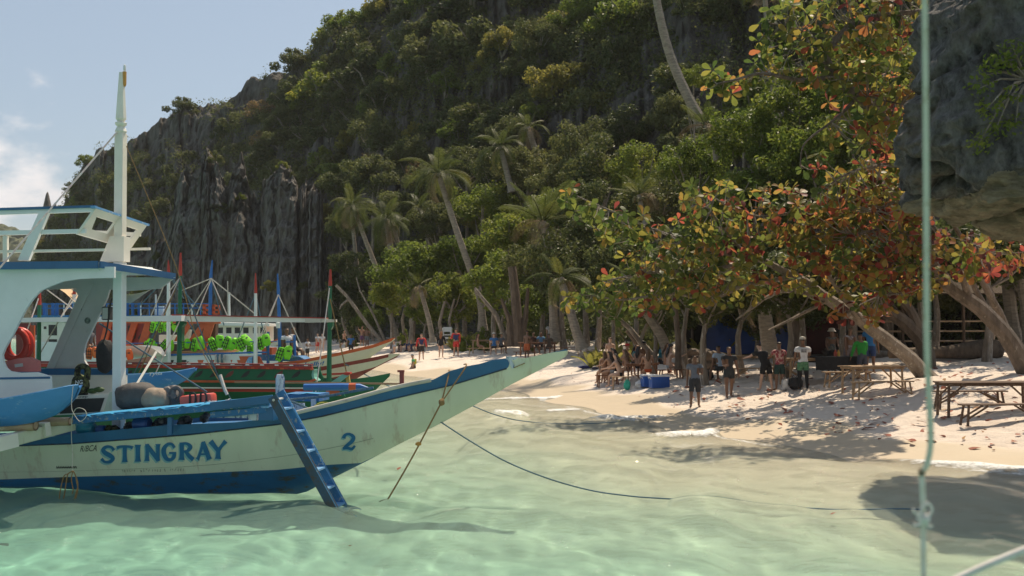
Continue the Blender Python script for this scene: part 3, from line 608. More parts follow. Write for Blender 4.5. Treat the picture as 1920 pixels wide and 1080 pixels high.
for (px, py, Y, r, mk) in [(770, 505, 80, 72, 'bright'), (735, 560, 82, 45, 'bright'), (850, 560, 76, 55, 'bright'), (872, 480, 80, 60, 'bright'), (930, 530, 68, 68, 'bright'), (985, 575, 62, 50, 'bright'), (1010, 500, 64, 65, 'olive'), (800, 585, 78, 38, 'bright'), (950, 450, 74, 62, 'bright'), (690, 600, 92, 30, 'bright')]:
    tree(px, py, Y, r, mk, *GB)
for (px, py, Y, r) in [(655, 500, 99, 40), (640, 560, 98, 40), (700, 520, 97, 55), (670, 590, 96, 35)]:
    tree(px, py, Y, r, 'dark', 'dark green tree spreading beside the grey cliff at the end of the beach', 'trees beside the grey cliff', lean=1.2)
for (px, py, Y, r, mk) in [(1100, 395, 66, 70, 'dark'), (1135, 320, 72, 72, 'dark'), (1085, 275, 80, 60, 'olive'), (1230, 385, 60, 75, 'dark'), (700, 330, 108, 52, 'olive'), (745, 395, 99, 52, 'olive'), (905, 385, 86, 60, 'bright'), (990, 325, 86, 58, 'olive'), (960, 255, 97, 50, 'olive'), (875, 310, 97, 52, 'olive'), (1010, 205, 108, 52, 'olive'), (1180, 245, 88, 62, 'dark'), (1255, 215, 82, 50, 'olive'), (765, 295, 112, 52, 'olive'), (650, 430, 108, 40, 'olive'), (820, 420, 92, 50, 'olive'), (1040, 400, 70, 58, 'bright'), (700, 255, 120, 50, 'olive'), (1170, 170, 96, 52, 'dark'), (1290, 90, 96, 60, 'dark'), (1360, 60, 92, 60, 'dark'), (640, 350, 116, 45, 'olive'), (1200, 320, 68, 62, 'bright'), (800, 350, 100, 50, 'olive'), (1050, 340, 78, 55, 'olive'), (930, 320, 92, 50, 'dark')]:
    tree(px, py, Y, r, mk, *GC)
tree(1082, 150, 108, 52, 'bright', 'round crowned lone tree standing out on the upper hillside', None)
for (px, py, Y, r) in [(1300, 320, 55, 70), (1395, 255, 51, 92), (1475, 335, 49, 95), (1415, 395, 49, 85), (1345, 435, 51, 78), (1560, 300, 47, 110), (1500, 190, 51, 80), (1600, 210, 49, 95), (1660, 110, 49, 100), (1650, 380, 47, 100), (1300, 150, 60, 30)]:
    tree(px, py, Y, r, 'bright', *GD)
ORD = ['first', 'second', 'third', 'fourth', 'fifth', 'sixth', 'seventh', 'eighth', 'ninth', 'tenth', 'eleventh', 'twelfth', 'thirteenth', 'fourteenth', 'fifteenth', 'sixteenth', 'seventeenth', 'eighteenth', 'nineteenth', 'twentieth', 'twenty first', 'twenty second', 'twenty third', 'twenty fourth', 'twenty fifth', 'twenty sixth', 'twenty seventh', 'twenty eighth', 'twenty ninth', 'thirtieth', 'thirty first', 'thirty second']
for lab, grp in (GA, GB, GC, GD):
    ts_ = sorted([o for o in COL.objects if o.get('group') == grp and o.get('label') == lab], key=lambda o: o.location.x/o.location.y)
    for i, o in enumerate(ts_): o['label'] = lab+', '+ORD[i]+' from the left'
# --- coconut palms
def frond_mesh(seed, L=1.0, droop=1.0, n=40, lw=.0085, ll=.32, fold=.5):
    g2 = np.random.default_rng(seed); ts = np.linspace(0, 1, 14); ang = np.cumsum(np.concatenate([[0], np.full(13, droop*1.5/13)]))
    x = np.concatenate([[0], np.cumsum(np.cos(ang[1:]))/13]); z = np.concatenate([[0], np.cumsum(-np.sin(ang[1:]))/13])
    b = MB(); b.tube([(xx*L, 0, zz*L) for xx, zz in zip(x, z)], [.016*(1-.8*t)*L for t in ts], n=4)
    V = list(b.v); Fc = list(b.f)
    for s in (-1, 1):
        for i in range(n):
            t = .14+.86*i/n; px_ = np.interp(t, ts, x)*L; pz_ = np.interp(t, ts, z)*L; a = np.interp(t, ts, ang)
            l = ll*L*sin(pi*(.15+.8*t))**.6*g2.uniform(.85, 1.1); fwd = Vector((cos(a), 0, -sin(a))); upv = Vector((sin(a), 0, cos(a)))
            d = (fwd*.62+Vector((0, s, 0))*.95+upv*(fold*.25)).normalized(); p0 = Vector((px_, 0, pz_)); p1 = p0+d*l*.5; p2 = p0+d*l*.85+Vector((0, 0, -l*(.35+.4*fold)*g2.uniform(.7, 1.3)))
            w = fwd*lw*L; k = len(V); V += [p0-w*.5, p0+w*.5, p1+w*.6, p1-w*.6, p2]; Fc += [(k, k+1, k+2, k+3), (k+3, k+2, k+4)]
    me = bpy.data.meshes.new('frond'); me.from_pydata([tuple(v) for v in V], [], Fc); me.materials.append(M_PALM)
    at = me.attributes.new('tint', 'FLOAT', 'POINT'); at.data.foreach_set('value', g2.uniform(0, 1, len(V)).astype(np.float32)); me.update(); return me
FROND = [frond_mesh(1, droop=.85), frond_mesh(2, droop=1.15), frond_mesh(3, droop=1.4)]
FROND_UP = [frond_mesh(4, droop=.35, fold=-.2), frond_mesh(5, droop=.55, fold=0)]
FROND_DRY = []
for m_ in FROND[1:]:
    c_ = m_.copy(); c_.materials.clear(); c_.materials.append(M_PALMDRY); FROND_DRY.append(c_)
def palm(path, Y, size, label, nf=22, wpx=9, up=False, dry=2, group='coconut palms behind the beach', crown=True, tilt=(0, 0), leanw=0.0, tint=0):
    """path: pixels from the foot of the trunk up to the crown; size: frond length in m"""
    pts = [W(px, py, Y+leanw*i) for i, (px, py) in enumerate(path)]
    b0 = pts[0].copy(); t = thing('coconut_palm', label, 'palm tree', b0, group)
    # smooth the trunk
    P = []
    for i in range(len(pts)-1):
        p0, p1, p2, p3 = pts[max(i-1, 0)], pts[i], pts[i+1], pts[min(i+2, len(pts)-1)]
        for k in range(6):
            u = k/6; P.append(.5*((2*p1)+(p2-p0)*u+(2*p0-5*p1+4*p2-p3)*u*u+(3*p1-p0-3*p2+p3)*u**3))
    P.append(pts[-1]); rr = wpx*Y/F/2; n = len(P)
    MB().tube(P, [rr*(1.15-.4*i/n+(.5*max(0, 1-i/3)))*(1+.06*(i % 2)) for i in range(n)], n=9).build('trunk', M_PALMBARK, t, smooth=True)
    if not crown: return t
    top = P[-1]-b0; g3 = random.Random(int(path[-1][0]*7+path[-1][1]))
    for i in range(nf):
        az = i*2.399+g3.uniform(-.3, .3); el = R(82-112*(i/max(nf-1, 1))**.95) if not up else R(86-70*(i/(nf-1)))
        L_ = .84*size*g3.uniform(.85, 1.1)*(1 if i > 3 else .8); isdry = i >= nf-dry
        me = (FROND_UP if (up or i < 4) else FROND)[g3.randrange(2 if (up or i < 4) else 3)] if not isdry else FROND_DRY[g3.randrange(2)]
        q = Matrix.Rotation(az, 3, 'Z') @ Matrix.Rotation(-el+tilt[0]*sin(az), 3, 'Y') @ Matrix.Rotation(g3.uniform(-.4, .4), 3, 'X')
        o = link('frond', me, t, top+Vector((cos(az)*.08, sin(az)*.08, 0)), q.to_euler(), (L_, L_, L_))
        if isdry: o['label'] = 'dry brown hanging frond'
    b = MB()
    for i in range(7):
        a = i*.9; b.lathe([(.001, -.13), (.09, -.08), (.115, 0), (.08, .09), (.001, .13)], top+b0+Vector((cos(a)*.28, sin(a)*.28, -.22-.1*(i % 2))), n=7)
    b.build('coconut_cluster', pm('coconut', (.10, .11, .03), (.16, .12, .05)), t, smooth=True)
    return t
palm([(905, 620), (900, 560), (878, 495), (852, 420), (822, 325)], 74, 3.3, 'tallest coconut palm with a long leaning trunk in the middle of the beach wood', nf=22, wpx=13)
palm([(748, 650), (715, 530), (685, 450), (660, 385)], 92, 3.4, 'leftmost coconut palm with a slim trunk bent over the far beach', wpx=9)
palm([(668, 500), (664, 450), (657, 395)], 99, 2.6, 'small coconut palm close behind the leftmost palm', wpx=7, nf=12)
palm([(742, 520), (733, 470), (724, 410)], 90, 3.4, 'low full coconut palm right of the leftmost palm', wpx=12, nf=20)
palm([(772, 520), (752, 470), (735, 420)], 91, 2.4, 'thin coconut palm leaning behind the low full palm', wpx=7, nf=10)
palm([(812, 480), (800, 430), (786, 390)], 93, 2.9, 'ragged coconut palm between the low full palm and the tallest palm', wpx=8, nf=15)
palm([(835, 470), (828, 440), (822, 410)], 95, 2.2, 'small dark coconut palm at the foot of the tallest palm crown', wpx=7, nf=12)
palm([(960, 360), (952, 330), (938, 275)], 84, 3.0, 'drooping coconut palm right of the tallest palm', wpx=11, nf=18)
palm([(1012, 300), (1000, 270), (990, 238)], 90, 2.6, 'old coconut palm with hanging dry fronds above the drooping palm', wpx=11, nf=12, dry=4)
palm([(1040, 640), (1036, 560), (1030, 480), (1018, 415)], 58, 3.3, 'young coconut palm with stiff upright fronds above the table group', wpx=15, nf=16, up=True)
palm([(1212, 420), (1205, 400), (1198, 365)], 55, 2.2, 'palm with upright fronds half hidden in the wood above the red leaves', wpx=10, nf=12, up=True)
palm([(1318, 236), (1275, 150), (1248, 75), (1228, -20), (1215, -120)], 54, 3.4, 'tall bare palm trunk running out of the top of the picture', wpx=17, nf=14)
palm([(1345, 300), (1335, 260), (1322, 235)], 53, 2.0, 'palm with pale upright fronds at the foot of the tall bare trunk', wpx=9, nf=11, up=True)
palm([(1455, 240), (1448, 120), (1438, 40), (1430, -60)], 56, 3.0, 'second tall palm trunk partly behind the red leaved tree top', wpx=11, nf=12)
palm([(812, 642), (804, 600), (793, 560), (786, 535)], 72, 2.2, 'palm trunk standing beside the white lifeguard chair', wpx=9, nf=9, crown=True)
palm([(1092, 655), (1080, 620), (1066, 570), (1050, 520)], 52, 2.6, 'leaning palm trunk beside the table group in the shade', wpx=17, nf=10)
palm([(1256, 672), (1240, 630), (1215, 590), (1190, 540)], 41, 2.6, 'ringed palm trunk leaning left behind the bikini group', wpx=18, nf=10)
palm([(1446, 668), (1440, 630), (1434, 590), (1428, 530)], 41, 2.6, 'thick short palm trunk in front of the blue tarpaulin', wpx=28, nf=10)
palm([(1900, 640), (1890, 540), (1872, 440)], 40, 2.6, 'palm with brown hanging fronds at the right edge', wpx=22, nf=10, dry=4)
palm([(1935, 640), (1915, 520), (1900, 430)], 39, 2.6, 'rightmost palm trunk beside the dark hut', wpx=20, nf=8, dry=4)
# bare trunks at the foot of the wood
def bare(path, Y, w0, w1, label, name='leaning_tree', forks=(), mat=None, group=None):
    pts = [W(px, py, Y) for px, py in path]; t = thing(name, label, 'tree', pts[0], group); n = len(pts)
    MB().tube(pts, [lerp(w0, w1, i/(n-1))*Y/F/2 for i in range(n)], n=8).build('trunk', mat or M_BARK, t, smooth=True)
    for fk in forks:
        p2 = [W(px, py, Y) for px, py in fk]; MB().tube(p2, [lerp(w1*1.1, w1*.4, i/(len(p2)-1))*Y/F/2 for i in range(len(p2))], n=6).build('branch', mat or M_BARK, t, smooth=True)
    return t
t = bare([(722, 648), (690, 610), (650, 555), (630, 535)], 88, 8, 5, 'forked dead pale trunk leaning left over the far beach', forks=[[(722, 640), (700, 590), (675, 545), (668, 520)], [(655, 560), (640, 572), (636, 580)]])
bare([(1225, 668), (1200, 640), (1180, 615), (1150, 590)], 42, 12, 8, 'pale slim trunk left of the ringed palm trunk', forks=[[(1200, 640), (1212, 610), (1215, 580)]])
bare([(1271, 692), (1272, 640), (1268, 600), (1262, 540)], 38, 13, 9, 'straight rough trunk at the right of the bikini group', mat=M_BARKD)
bare([(1204, 668), (1190, 640), (1175, 620)], 43, 9, 6, 'dark thin trunk behind the bikini group', mat=M_BARKD)
bare([(972, 650), (970, 600), (966, 550), (960, 500)], 60, 22, 16, 'thick buttressed trunk behind the first picnic tables', mat=M_BARKD, forks=[[(972, 650), (985, 600), (990, 540)], [(958, 650), (955, 600), (940, 560)]])
bare([(950, 640), (930, 590), (905, 560), (890, 540)], 63, 10, 5, 'twisted thin trunk left of the thick buttressed trunk', mat=M_BARK, forks=[[(940, 610), (945, 580), (955, 540)]])
bare([(1500, 665), (1494, 620), (1490, 580), (1480, 520)], 43, 22, 15, 'brown trunk behind the cooking table', mat=M_BARKD)
for px, py, Y, w in [(830, 645, 73, 8), (848, 640, 75, 6), (700, 640, 92, 6), (760, 640, 84, 7), (775, 642, 83, 6)]:
    bare([(px, py), (px-6, py-40), (px+4, py-80)], Y, w, w*.6, 'slim trunk among the light green trees of the far beach', group='slim trunks behind the far beach')
# --- sea almond tree with red and yellow leaves reaching over the beach
ta = thing('sea_almond_tree', 'spreading tree with big red and yellow leaves leaning over the beach', 'tree', W(1745, 712, 33))
SEG = []
def limb(path, name='branch', par=ta, mat=M_BARK):
    if par is ta: path = [(a, b_, Y_+max(0, 33-Y_)*.38, w) for a, b_, Y_, w in path]
    pts = [W(a, b_, Y_) for a, b_, Y_, w in path]; P = []; rr = []
    for i in range(len(pts)-1):
        p0, p1, p2, p3 = pts[max(i-1, 0)], pts[i], pts[i+1], pts[min(i+2, len(pts)-1)]
        for k in range(5):
            u = k/5; P.append(.5*((2*p1)+(p2-p0)*u+(2*p0-5*p1+4*p2-p3)*u*u+(3*p1-p0-3*p2+p3)*u**3)); rr.append(lerp(path[i][3], path[i+1][3], u)*path[i][2]/F/2*.86)
    P.append(pts[-1]); rr.append(path[-1][3]*path[-1][2]/F/2)
    SEG.extend(P); P2 = [p+Vector(mn.noise_vector(p*1.3))*.05 for p in P]
    return MB().tube(P2, rr, n=9).build(name, mat, par, smooth=True)
limb([(1748, 718, 33, 40), (1690, 660, 32.5, 31), (1620, 606, 32, 28), (1555, 562, 31.5, 26), (1490, 520, 31, 19), (1430, 487, 30.4, 13), (1395, 476, 30, 9)], 'trunk')
limb([(1430, 487, 30.4, 11), (1340, 470, 29.6, 9), (1240, 436, 28.8, 7), (1160, 402, 28.2, 5), (1075, 365, 27.8, 3)])
limb([(1490, 520, 31, 12), (1400, 535, 29.6, 9), (1330, 560, 28.8, 8), (1260, 552, 28.2, 5), (1170, 560, 27.6, 4), (1080, 552, 27.2, 2)])
limb([(1555, 562, 31.5, 12), (1470, 545, 30, 9), (1410, 578, 29, 6), (1380, 600, 28.6, 3)])
limb([(1700, 395, 29.5, 13), (1590, 375, 29, 9), (1480, 400, 28.4, 7), (1400, 402, 28, 5), (1340, 372, 27.6, 3)])
limb([(1400, 478, 30.2, 8), (1360, 430, 29, 6), (1320, 380, 28.2, 4), (1310, 350, 28, 3)])
limb([(1620, 606, 32, 14), (1570, 540, 30, 9), (1530, 480, 29, 6), (1520, 440, 28.5, 4)])
limb([(1430, 487, 30.4, 9), (1330, 505, 29.2, 7), (1230, 510, 28.4, 5), (1140, 525, 27.8, 3)])
limb([(1555, 562, 31.5, 9), (1480, 600, 30.4, 6), (1440, 618, 29.8, 3)])
tb = thing('sea_almond_tree', 'tall red leaved tree at the right with a thick trunk beside the dark picnic table', 'tree', W(1928, 700, 31))
S0 = len(SEG)
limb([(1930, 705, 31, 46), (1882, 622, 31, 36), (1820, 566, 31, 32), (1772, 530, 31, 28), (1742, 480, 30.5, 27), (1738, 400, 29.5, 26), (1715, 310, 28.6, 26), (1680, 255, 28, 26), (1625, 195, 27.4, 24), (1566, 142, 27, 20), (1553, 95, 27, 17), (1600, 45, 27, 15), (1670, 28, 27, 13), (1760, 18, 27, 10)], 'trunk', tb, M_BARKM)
limb([(1566, 142, 27, 13), (1500, 150, 26.6, 10), (1430, 138, 26.2, 7), (1345, 158, 26, 4)], par=tb, mat=M_BARKM)
limb([(1553, 95, 27, 10), (1500, 60, 26.6, 7), (1440, 45, 26.4, 4)], par=tb, mat=M_BARKM)
limb([(1600, 190, 27.2, 9), (1560, 230, 27, 6), (1510, 270, 27, 4), (1500, 310, 27, 2)], par=tb, mat=M_BARKM)
limb([(1680, 255, 28, 10), (1620, 185, 27, 6), (1690, 195, 26.6, 3)], par=tb, mat=M_BARKM)
limb([(1715, 310, 28.6, 10), (1650, 310, 28, 7), (1580, 330, 27.6, 4), (1520, 372, 27.4, 3)], par=tb, mat=M_BARKM)
limb([(1742, 480, 30.5, 14), (1700, 440, 29.6, 10), (1660, 430, 29.2, 7), (1600, 440, 28.6, 4)], par=tb, mat=M_BARKM)
limb([(1772, 530, 31, 16), (1700, 545, 31, 12), (1640, 560, 31, 8), (1580, 590, 30.6, 4)], par=tb, mat=M_BARKM)
limb([(1820, 566, 31, 16), (1800, 500, 30.5, 12), (1830, 460, 30, 8)], par=tb, mat=M_BARKM)
for pth in ([(1905, 660, 33, 20), (1880, 600, 33, 18), (1840, 520, 32, 14), (1800, 440, 31, 10), (1770, 380, 30, 6)], [(1860, 600, 32, 14), (1830, 540, 32, 12), (1815, 480, 31.5, 9), (1822, 430, 31, 6)], [(1790, 545, 31, 12), (1760, 500, 31, 9), (1700, 490, 30, 6), (1640, 500, 29.5, 4)], [(1742, 480, 30.5, 10), (1725, 520, 30, 8), (1690, 550, 30, 5), (1650, 548, 29.5, 3)], [(1735, 400, 29.5, 9), (1690, 380, 29, 6), (1640, 395, 28.5, 4)]): limb(pth, par=tb, mat=M_BARKM)
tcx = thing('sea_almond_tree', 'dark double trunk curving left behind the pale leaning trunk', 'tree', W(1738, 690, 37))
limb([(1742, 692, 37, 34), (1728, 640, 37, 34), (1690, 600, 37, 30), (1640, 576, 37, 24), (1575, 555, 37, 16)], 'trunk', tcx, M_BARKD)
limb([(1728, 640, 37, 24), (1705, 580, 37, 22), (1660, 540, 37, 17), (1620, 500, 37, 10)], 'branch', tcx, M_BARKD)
M_ALM = leafmat('sea_almond_leaf', [(0, (0.052, 0.082, 0.021)), (.32, (0.129, 0.147, 0.031)), (.52, (0.224, 0.189, 0.041)), (.64, (0.292, 0.160, 0.043)), (.74, (0.310, 0.088, 0.047)), (.86, (0.215, 0.042, 0.034)), (1, (0.095, 0.035, 0.031))], trans=.58, rough=.32, vary=0.0)
def almond_shape(L=1.0, bend=.2):
    """obovate leaf, folded at the midrib: 12 triangles"""
    prof = [(0, .02), (.25, .13), (.55, .27), (.82, .26), (1, .06)]; V = []; Fc = []
    for t, w in prof:
        z = -bend*t*t; V += [(t*L, -w*L, z*L+.06*w), (t*L, 0, z*L), (t*L, w*L, z*L+.06*w)]
    for i in range(4): Fc += [(i*3, i*3+1, i*3+4, i*3+3), (i*3+1, i*3+2, i*3+5, i*3+4)]
    return np.array(V), np.array(Fc)
def inpoly(x, y, poly):
    c = False; n = len(poly)
    for i in range(n):
        (x1, y1), (x2, y2) = poly[i], poly[(i+1) % n]
        if (y1 > y) != (y2 > y) and x < (x2-x1)*(y-y1)/(y2-y1)+x1: c = not c
    return c
FAN = [(1050, 368), (1078, 345), (1180, 398), (1262, 418), (1290, 350), (1365, 330), (1480, 350), (1560, 390), (1640, 320), (1710, 320), (1725, 470), (1705, 560), (1640, 612), (1560, 600), (1500, 545), (1420, 560), (1350, 580), (1280, 572), (1160, 598), (1055, 572), (1065, 545), (1140, 512), (1180, 470), (1110, 440), (1060, 395)]
TOP = [(1405, 70), (1440, 20), (1500, -30), (1735, -30), (1745, 110), (1705, 310), (1600, 275), (1590, 190), (1560, 165), (1450, 165), (1360, 185), (1315, 168), (1330, 128), (1400, 140), (1420, 110)]
RGT = [(1490, 395), (1600, 300), (1700, 250), (1735, 330), (1740, 440), (1925, 440), (1925, 510), (1800, 520), (1740, 560), (1640, 540), (1560, 480)]
MID = [(1500, 150), (1720, 60), (1730, 420), (1620, 430), (1490, 330), (1540, 260)]
SEGA = np.array([p[:] for p in SEG]); AL_V = {}; ros = []
for poly, n, ya, yb, who in ((FAN, 640, 29.0, 32.0, 0), (TOP, 290, 26.0, 28.2, 1), (RGT, 330, 28, 31, 1), (MID, 45, 27, 29, 1)):
    xs = [p[0] for p in poly]; ys = [p[1] for p in poly]; k = 0
    while k < n:
        px = random.uniform(min(xs), max(xs)); py = random.uniform(min(ys), max(ys))
        if not inpoly(px, py, poly): continue
        P0 = W(px, py, random.uniform(ya, yb)); d = np.linalg.norm(SEGA-np.array(P0), axis=1); j = int(np.argmin(d))
        if d[j] > 1.3 and random.random() < .65: continue
        ros.append((P0, Vector(SEGA[j]), who, px, py)); k += 1
items = []
twb = [MB(), MB()]
for P0, S_, who, px, py in ros:
    ax = (P0-S_); ln = ax.length
    ax = ax.normalized() if ln > .05 else Vector((0, 0, 1))
    if ln > .1:
        m = S_.lerp(P0, .5)+Vector((0, 0, -.1*ln)); twb[who].tube([S_, m, P0], [.02, .014, .008], n=4, cap=False)
    ax = (ax+Vector((0, 0, .5))).normalized(); q = ax.to_track_quat('Z', 'X')
    red = np.clip(.27+.24*(px-1250)/400+random.gauss(0, .21)+(-.12 if py < 200 else 0), .02, .95); n = random.randint(4, 8)
    for i in range(n):
        a = i*2*pi/n+random.uniform(-.3, .3); el = R(random.uniform(-50, 40)); s = random.uniform(.18, .31)
        M = q.to_matrix() @ Matrix.Rotation(a, 3, 'Z') @ Matrix.Rotation(-el, 3, 'Y') @ Matrix.Rotation(random.uniform(-.6, .6), 3, 'X')
        tint = float(np.clip(red+random.gauss(0, .15), 0, 1)); items.append((who, P0+M@Vector((.04, 0, 0)), M, s, tint))
for w, par in ((0, ta), (1, tb)): twb[w].build('twigs', M_BARK, par)['kind'] = 'stuff'
def tinted(base_mesh, t, name='leaf'):
    me = base_mesh.copy(); me.attributes['tint'].data.foreach_set('value', np.full(len(me.vertices), t, np.float32)); return me
AV, AF = almond_shape(); base_leaf = npmesh('leaf', AV, AF, M_ALM, attrs={'tint': ('POINT', np.zeros(len(AV)))}); LEAFV = [tinted(base_leaf, t) for t in np.linspace(0, 1, 14)]
for who, par in ((0, ta), (1, tb)):
    it = [x for x in items if x[0] == who]; it.sort(key=lambda x: x[1].y-x[3]*12); nobj = 285
    for _, p, M, s, t in it[:nobj]: link('leaf', LEAFV[int(round(t*13))], par, p-par.location, M.to_euler(), (s, s, s))
    Vs = []; Ts = []
    for _, p, M, s, t in it[nobj:]: Vs.append((AV*s)@np.array(M).T+np.array(p-par.location)); Ts.append(np.full(len(AV), t))
    n = len(Vs); Fc = (AF[None]+(np.arange(n)*len(AV))[:, None, None]).reshape(-1, 4)
    o = link('foliage', npmesh('foliage', np.concatenate(Vs), Fc, M_ALM, attrs={'tint': ('POINT', np.concatenate(Ts))}), par); o['kind'] = 'stuff'
# --- bush hanging on the overhanging rock
hb = thing('rock_bush', 'small bush hanging from a crack of the overhanging rock', 'bush', W(1905, 150, 17.5))
b = MB(); cl = []
for px, py in [(1870, 110), (1838, 165), (1850, 205), (1868, 240), (1836, 268), (1896, 120), (1890, 180), (1905, 230), (1850, 140), (1900, 90)]:
    p = W(px, py, 17.25); cl.append((*(p-hb.location), .26)); b.tube([W(1925, 150, 17.7), W((1915+px)/2, (150+py)/2-10, 17.4), p], [.03, .02, .006], n=5)
b.build('branch', M_BARK, hb); link('foliage', crown_mesh('foliage', cl, 520, .10, LM['bright'], 5), hb)
# --- coconut seedlings along the back of the sand
SEEDL = []
for k in range(3):
    b = None; Vs = []; Fs = []; me = bpy.data.meshes.new('seedling')
    mbs = MB()
    for i in range(7):
        a = i*2.4+k; e = R(random.uniform(35, 80)); L_ = random.uniform(.7, 1.15); pts = []
        for t in np.linspace(0, 1, 6): pts.append((cos(a)*cos(e)*t*L_*.8, sin(a)*cos(e)*t*L_*.8, sin(e)*t*L_-.35*t*t*L_))
        w = [.01, .05, .085, .08, .055, .005]; sd = Vector((-sin(a), cos(a), 0)); rows = [[Vector(p)-sd*ww+Vector((0, 0, .03)), Vector(p), Vector(p)+sd*ww+Vector((0, 0, .03))] for p, ww in zip(pts, w)]
        mbs.grid(rows)
    o = mbs.build('seedling', LM['yellow'], norm=False); me = o.data; bpy.data.objects.remove(o)
    a_ = me.attributes.new('tint', 'FLOAT', 'POINT'); a_.data.foreach_set('value', rng.uniform(.3, 1, len(me.vertices)).astype(np.float32)); SEEDL.append(me)
for i in range(46):
    px = random.choice([random.uniform(1095, 1200), random.uniform(1290, 1400), random.uniform(840, 900), random.uniform(1085, 1410)]); Yd = random.uniform(46.5, 51) if px > 1000 else random.uniform(70, 76)
    p = W(px, 650, Yd); z = floor_z(p.x, p.y); s = random.uniform(1.1, 1.8)
    setprops(link('coconut_seedling', SEEDL[i % 3], None, (p.x, p.y, z-.02), (0, 0, random.uniform(0, 6.28)), (s, s, s)), 'spiky coconut seedling growing along the back of the sand', 'plant', 'coconut seedlings along the back of the sand')
for px, py, Yd, r in [(905, 625, 67, 20), (880, 632, 69, 14), (862, 636, 70, 12), (760, 640, 84, 15), (660, 632, 90, 10), (1000, 632, 60, 12)]:
    c = W(px, py, Yd); rr = r*Yd/F; z = floor_z(c.x, c.y)
    o = link('leafy_bush', SHRUB['bright', int(g.integers(5))], None, (c.x, c.y, z), (0, 0, g.uniform(0, 6)), (rr*1.3, rr*1.3, rr*1.8))
    setprops(o, 'fresh green low bush at the back of the far beach', 'bush', 'low bushes at the back of the far beach'); link('stem', tw[0], o)
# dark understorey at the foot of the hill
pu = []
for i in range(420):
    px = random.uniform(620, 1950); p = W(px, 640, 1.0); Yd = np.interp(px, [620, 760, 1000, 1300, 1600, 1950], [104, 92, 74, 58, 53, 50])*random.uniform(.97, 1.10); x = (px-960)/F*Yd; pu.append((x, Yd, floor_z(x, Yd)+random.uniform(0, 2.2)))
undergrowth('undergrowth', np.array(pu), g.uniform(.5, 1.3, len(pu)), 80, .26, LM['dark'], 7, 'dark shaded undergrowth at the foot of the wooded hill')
# ================================================================== BOATS
class Frame:
    """a boat's own axes: s along the keel to the bow, w sideways towards the beach-side camera, z up"""
    def __init__(s, O, deg):
        a = R(deg); s.O = Vector((O[0], O[1], 0)); s.u = Vector((cos(a), sin(a), 0)); s.n = Vector((sin(a), -cos(a), 0)); s.rot = Matrix((s.u, -s.n, Vector((0, 0, 1)))).transposed(); s.ang = a
    def world(s, a, w, z): return s.O+s.u*a+s.n*w+Vector((0, 0, z))
    def pix(s, px, py, w):
        d = ray(px, py); C = Vector((0, 0, CAMZ)); k = (w-(C-s.O).dot(s.n))/d.dot(s.n); P = C+d*k
        return (P-s.O).dot(s.u), P.z
    def at(s, px, py, w):
        a, z = s.pix(px, py, w); return s.world(a, w, z)
    def poly(s, pts, w, th, mb, m=0):
        """flat board: pixel outline in the plane at w, thickness th away from the viewer"""
        return mb.prism([s.at(px, py, w) for px, py in pts], s.n*-th, m)
    def box(s, mb, px0, py0, px1, py1, w, depth, m=0, bev=0):
        a0, z1 = s.pix(px0, py0, w); a1, _ = s.pix(px1, py0, w); _, z0 = s.pix(px0, py1, w)
        c = s.world((a0+a1)/2, w-depth/2, (z0+z1)/2); return mb.box(c, (abs(a1-a0), depth, abs(z1-z0)), s.rot, m, bev=bev)
M_CREAM = pm('cream_hull_paint', (.63, .66, .505), (.56, .60, .45), scale=1.2, rough=.42, c3=(.50, .47, .35), wear=.40, wscale=2.6, bump=.08, spec=.5, stretch=(1.7, 1, .30))
M_BLUE = pm('blue_boat_paint', (.022, .125, .275), (.016, .095, .215), scale=2, rough=.4, c3=(.17, .15, .12), wear=.30, wscale=14, bump=.1, spec=.5)
M_BLUEW = pm('worn_blue_paint', (.03, .17, .40), (.02, .12, .28), scale=3, rough=.5, c3=(.30, .31, .30), wear=.40, wscale=16, bump=.15)
M_BLUED = pm('dark_worn_blue_paint', (.022, .07, .13), (.03, .05, .07), scale=3, rough=.45, c3=(.055, .045, .04), wear=.44, wscale=9, bump=.2)
M_BOTT = pm('blue_bottom_paint', (.016, .115, .26), (.012, .085, .19), scale=1.5, rough=.42, c3=(.05, .055, .045), wear=.42, wscale=4, bump=.12, stretch=(.6, 1, 1.4))
M_WHITE = pm('white_boat_paint', (.76, .78, .77), (.68, .71, .70), scale=1.5, rough=.45, c3=(.50, .48, .43), wear=.27, wscale=6, bump=.06)
M_CREAMW = pm('cream_white_paint', (.78, .745, .66), (.70, .665, .58), scale=2, rough=.5, c3=(.45, .40, .34), wear=.28, wscale=9, bump=.06)
M_GREYP = pm('grey_panel_paint', (.56, .545, .52), (.49, .475, .455), scale=2, rough=.5, bump=.05)
M_WOOD = pm('worn_rail_wood', (.62, .57, .49), (.47, .42, .35), scale=5, rough=.8, c3=(.22, .19, .16), wear=.36, wscale=12, bump=.3, stretch=(.3, 1, 1))
M_PEEL = pm('peeling_pale_blue_paint', (.45, .53, .63), (.56, .60, .64), scale=4, rough=.7, c3=(.05, .11, .22), wear=.45, wscale=10, bump=.3, stretch=(1, 1, .3))
M_TARP = pm('light_blue_sheet', (.07, .36, .62), (.05, .30, .55), scale=3, rough=.45, bump=.3, bscale=5)
M_LIGHTB = pm('light_blue_trim', (.16, .36, .62), (.12, .30, .54), scale=5, rough=.5, c3=(.55, .58, .6), wear=.4, wscale=16)
M_CANOE = pm('canoe_blue', (.07, .25, .55), (.045, .19, .45), scale=2, rough=.4, c3=(.36, .47, .58), wear=.36, wscale=9, bump=.1, stretch=(.4, 1, 1))
M_BAMB = pm('bamboo', (.42, .30, .20), (.34, .24, .15), scale=4, rough=.55, c3=(.55, .46, .36), wear=.4, bump=.15, stretch=(.4, 1, 1))
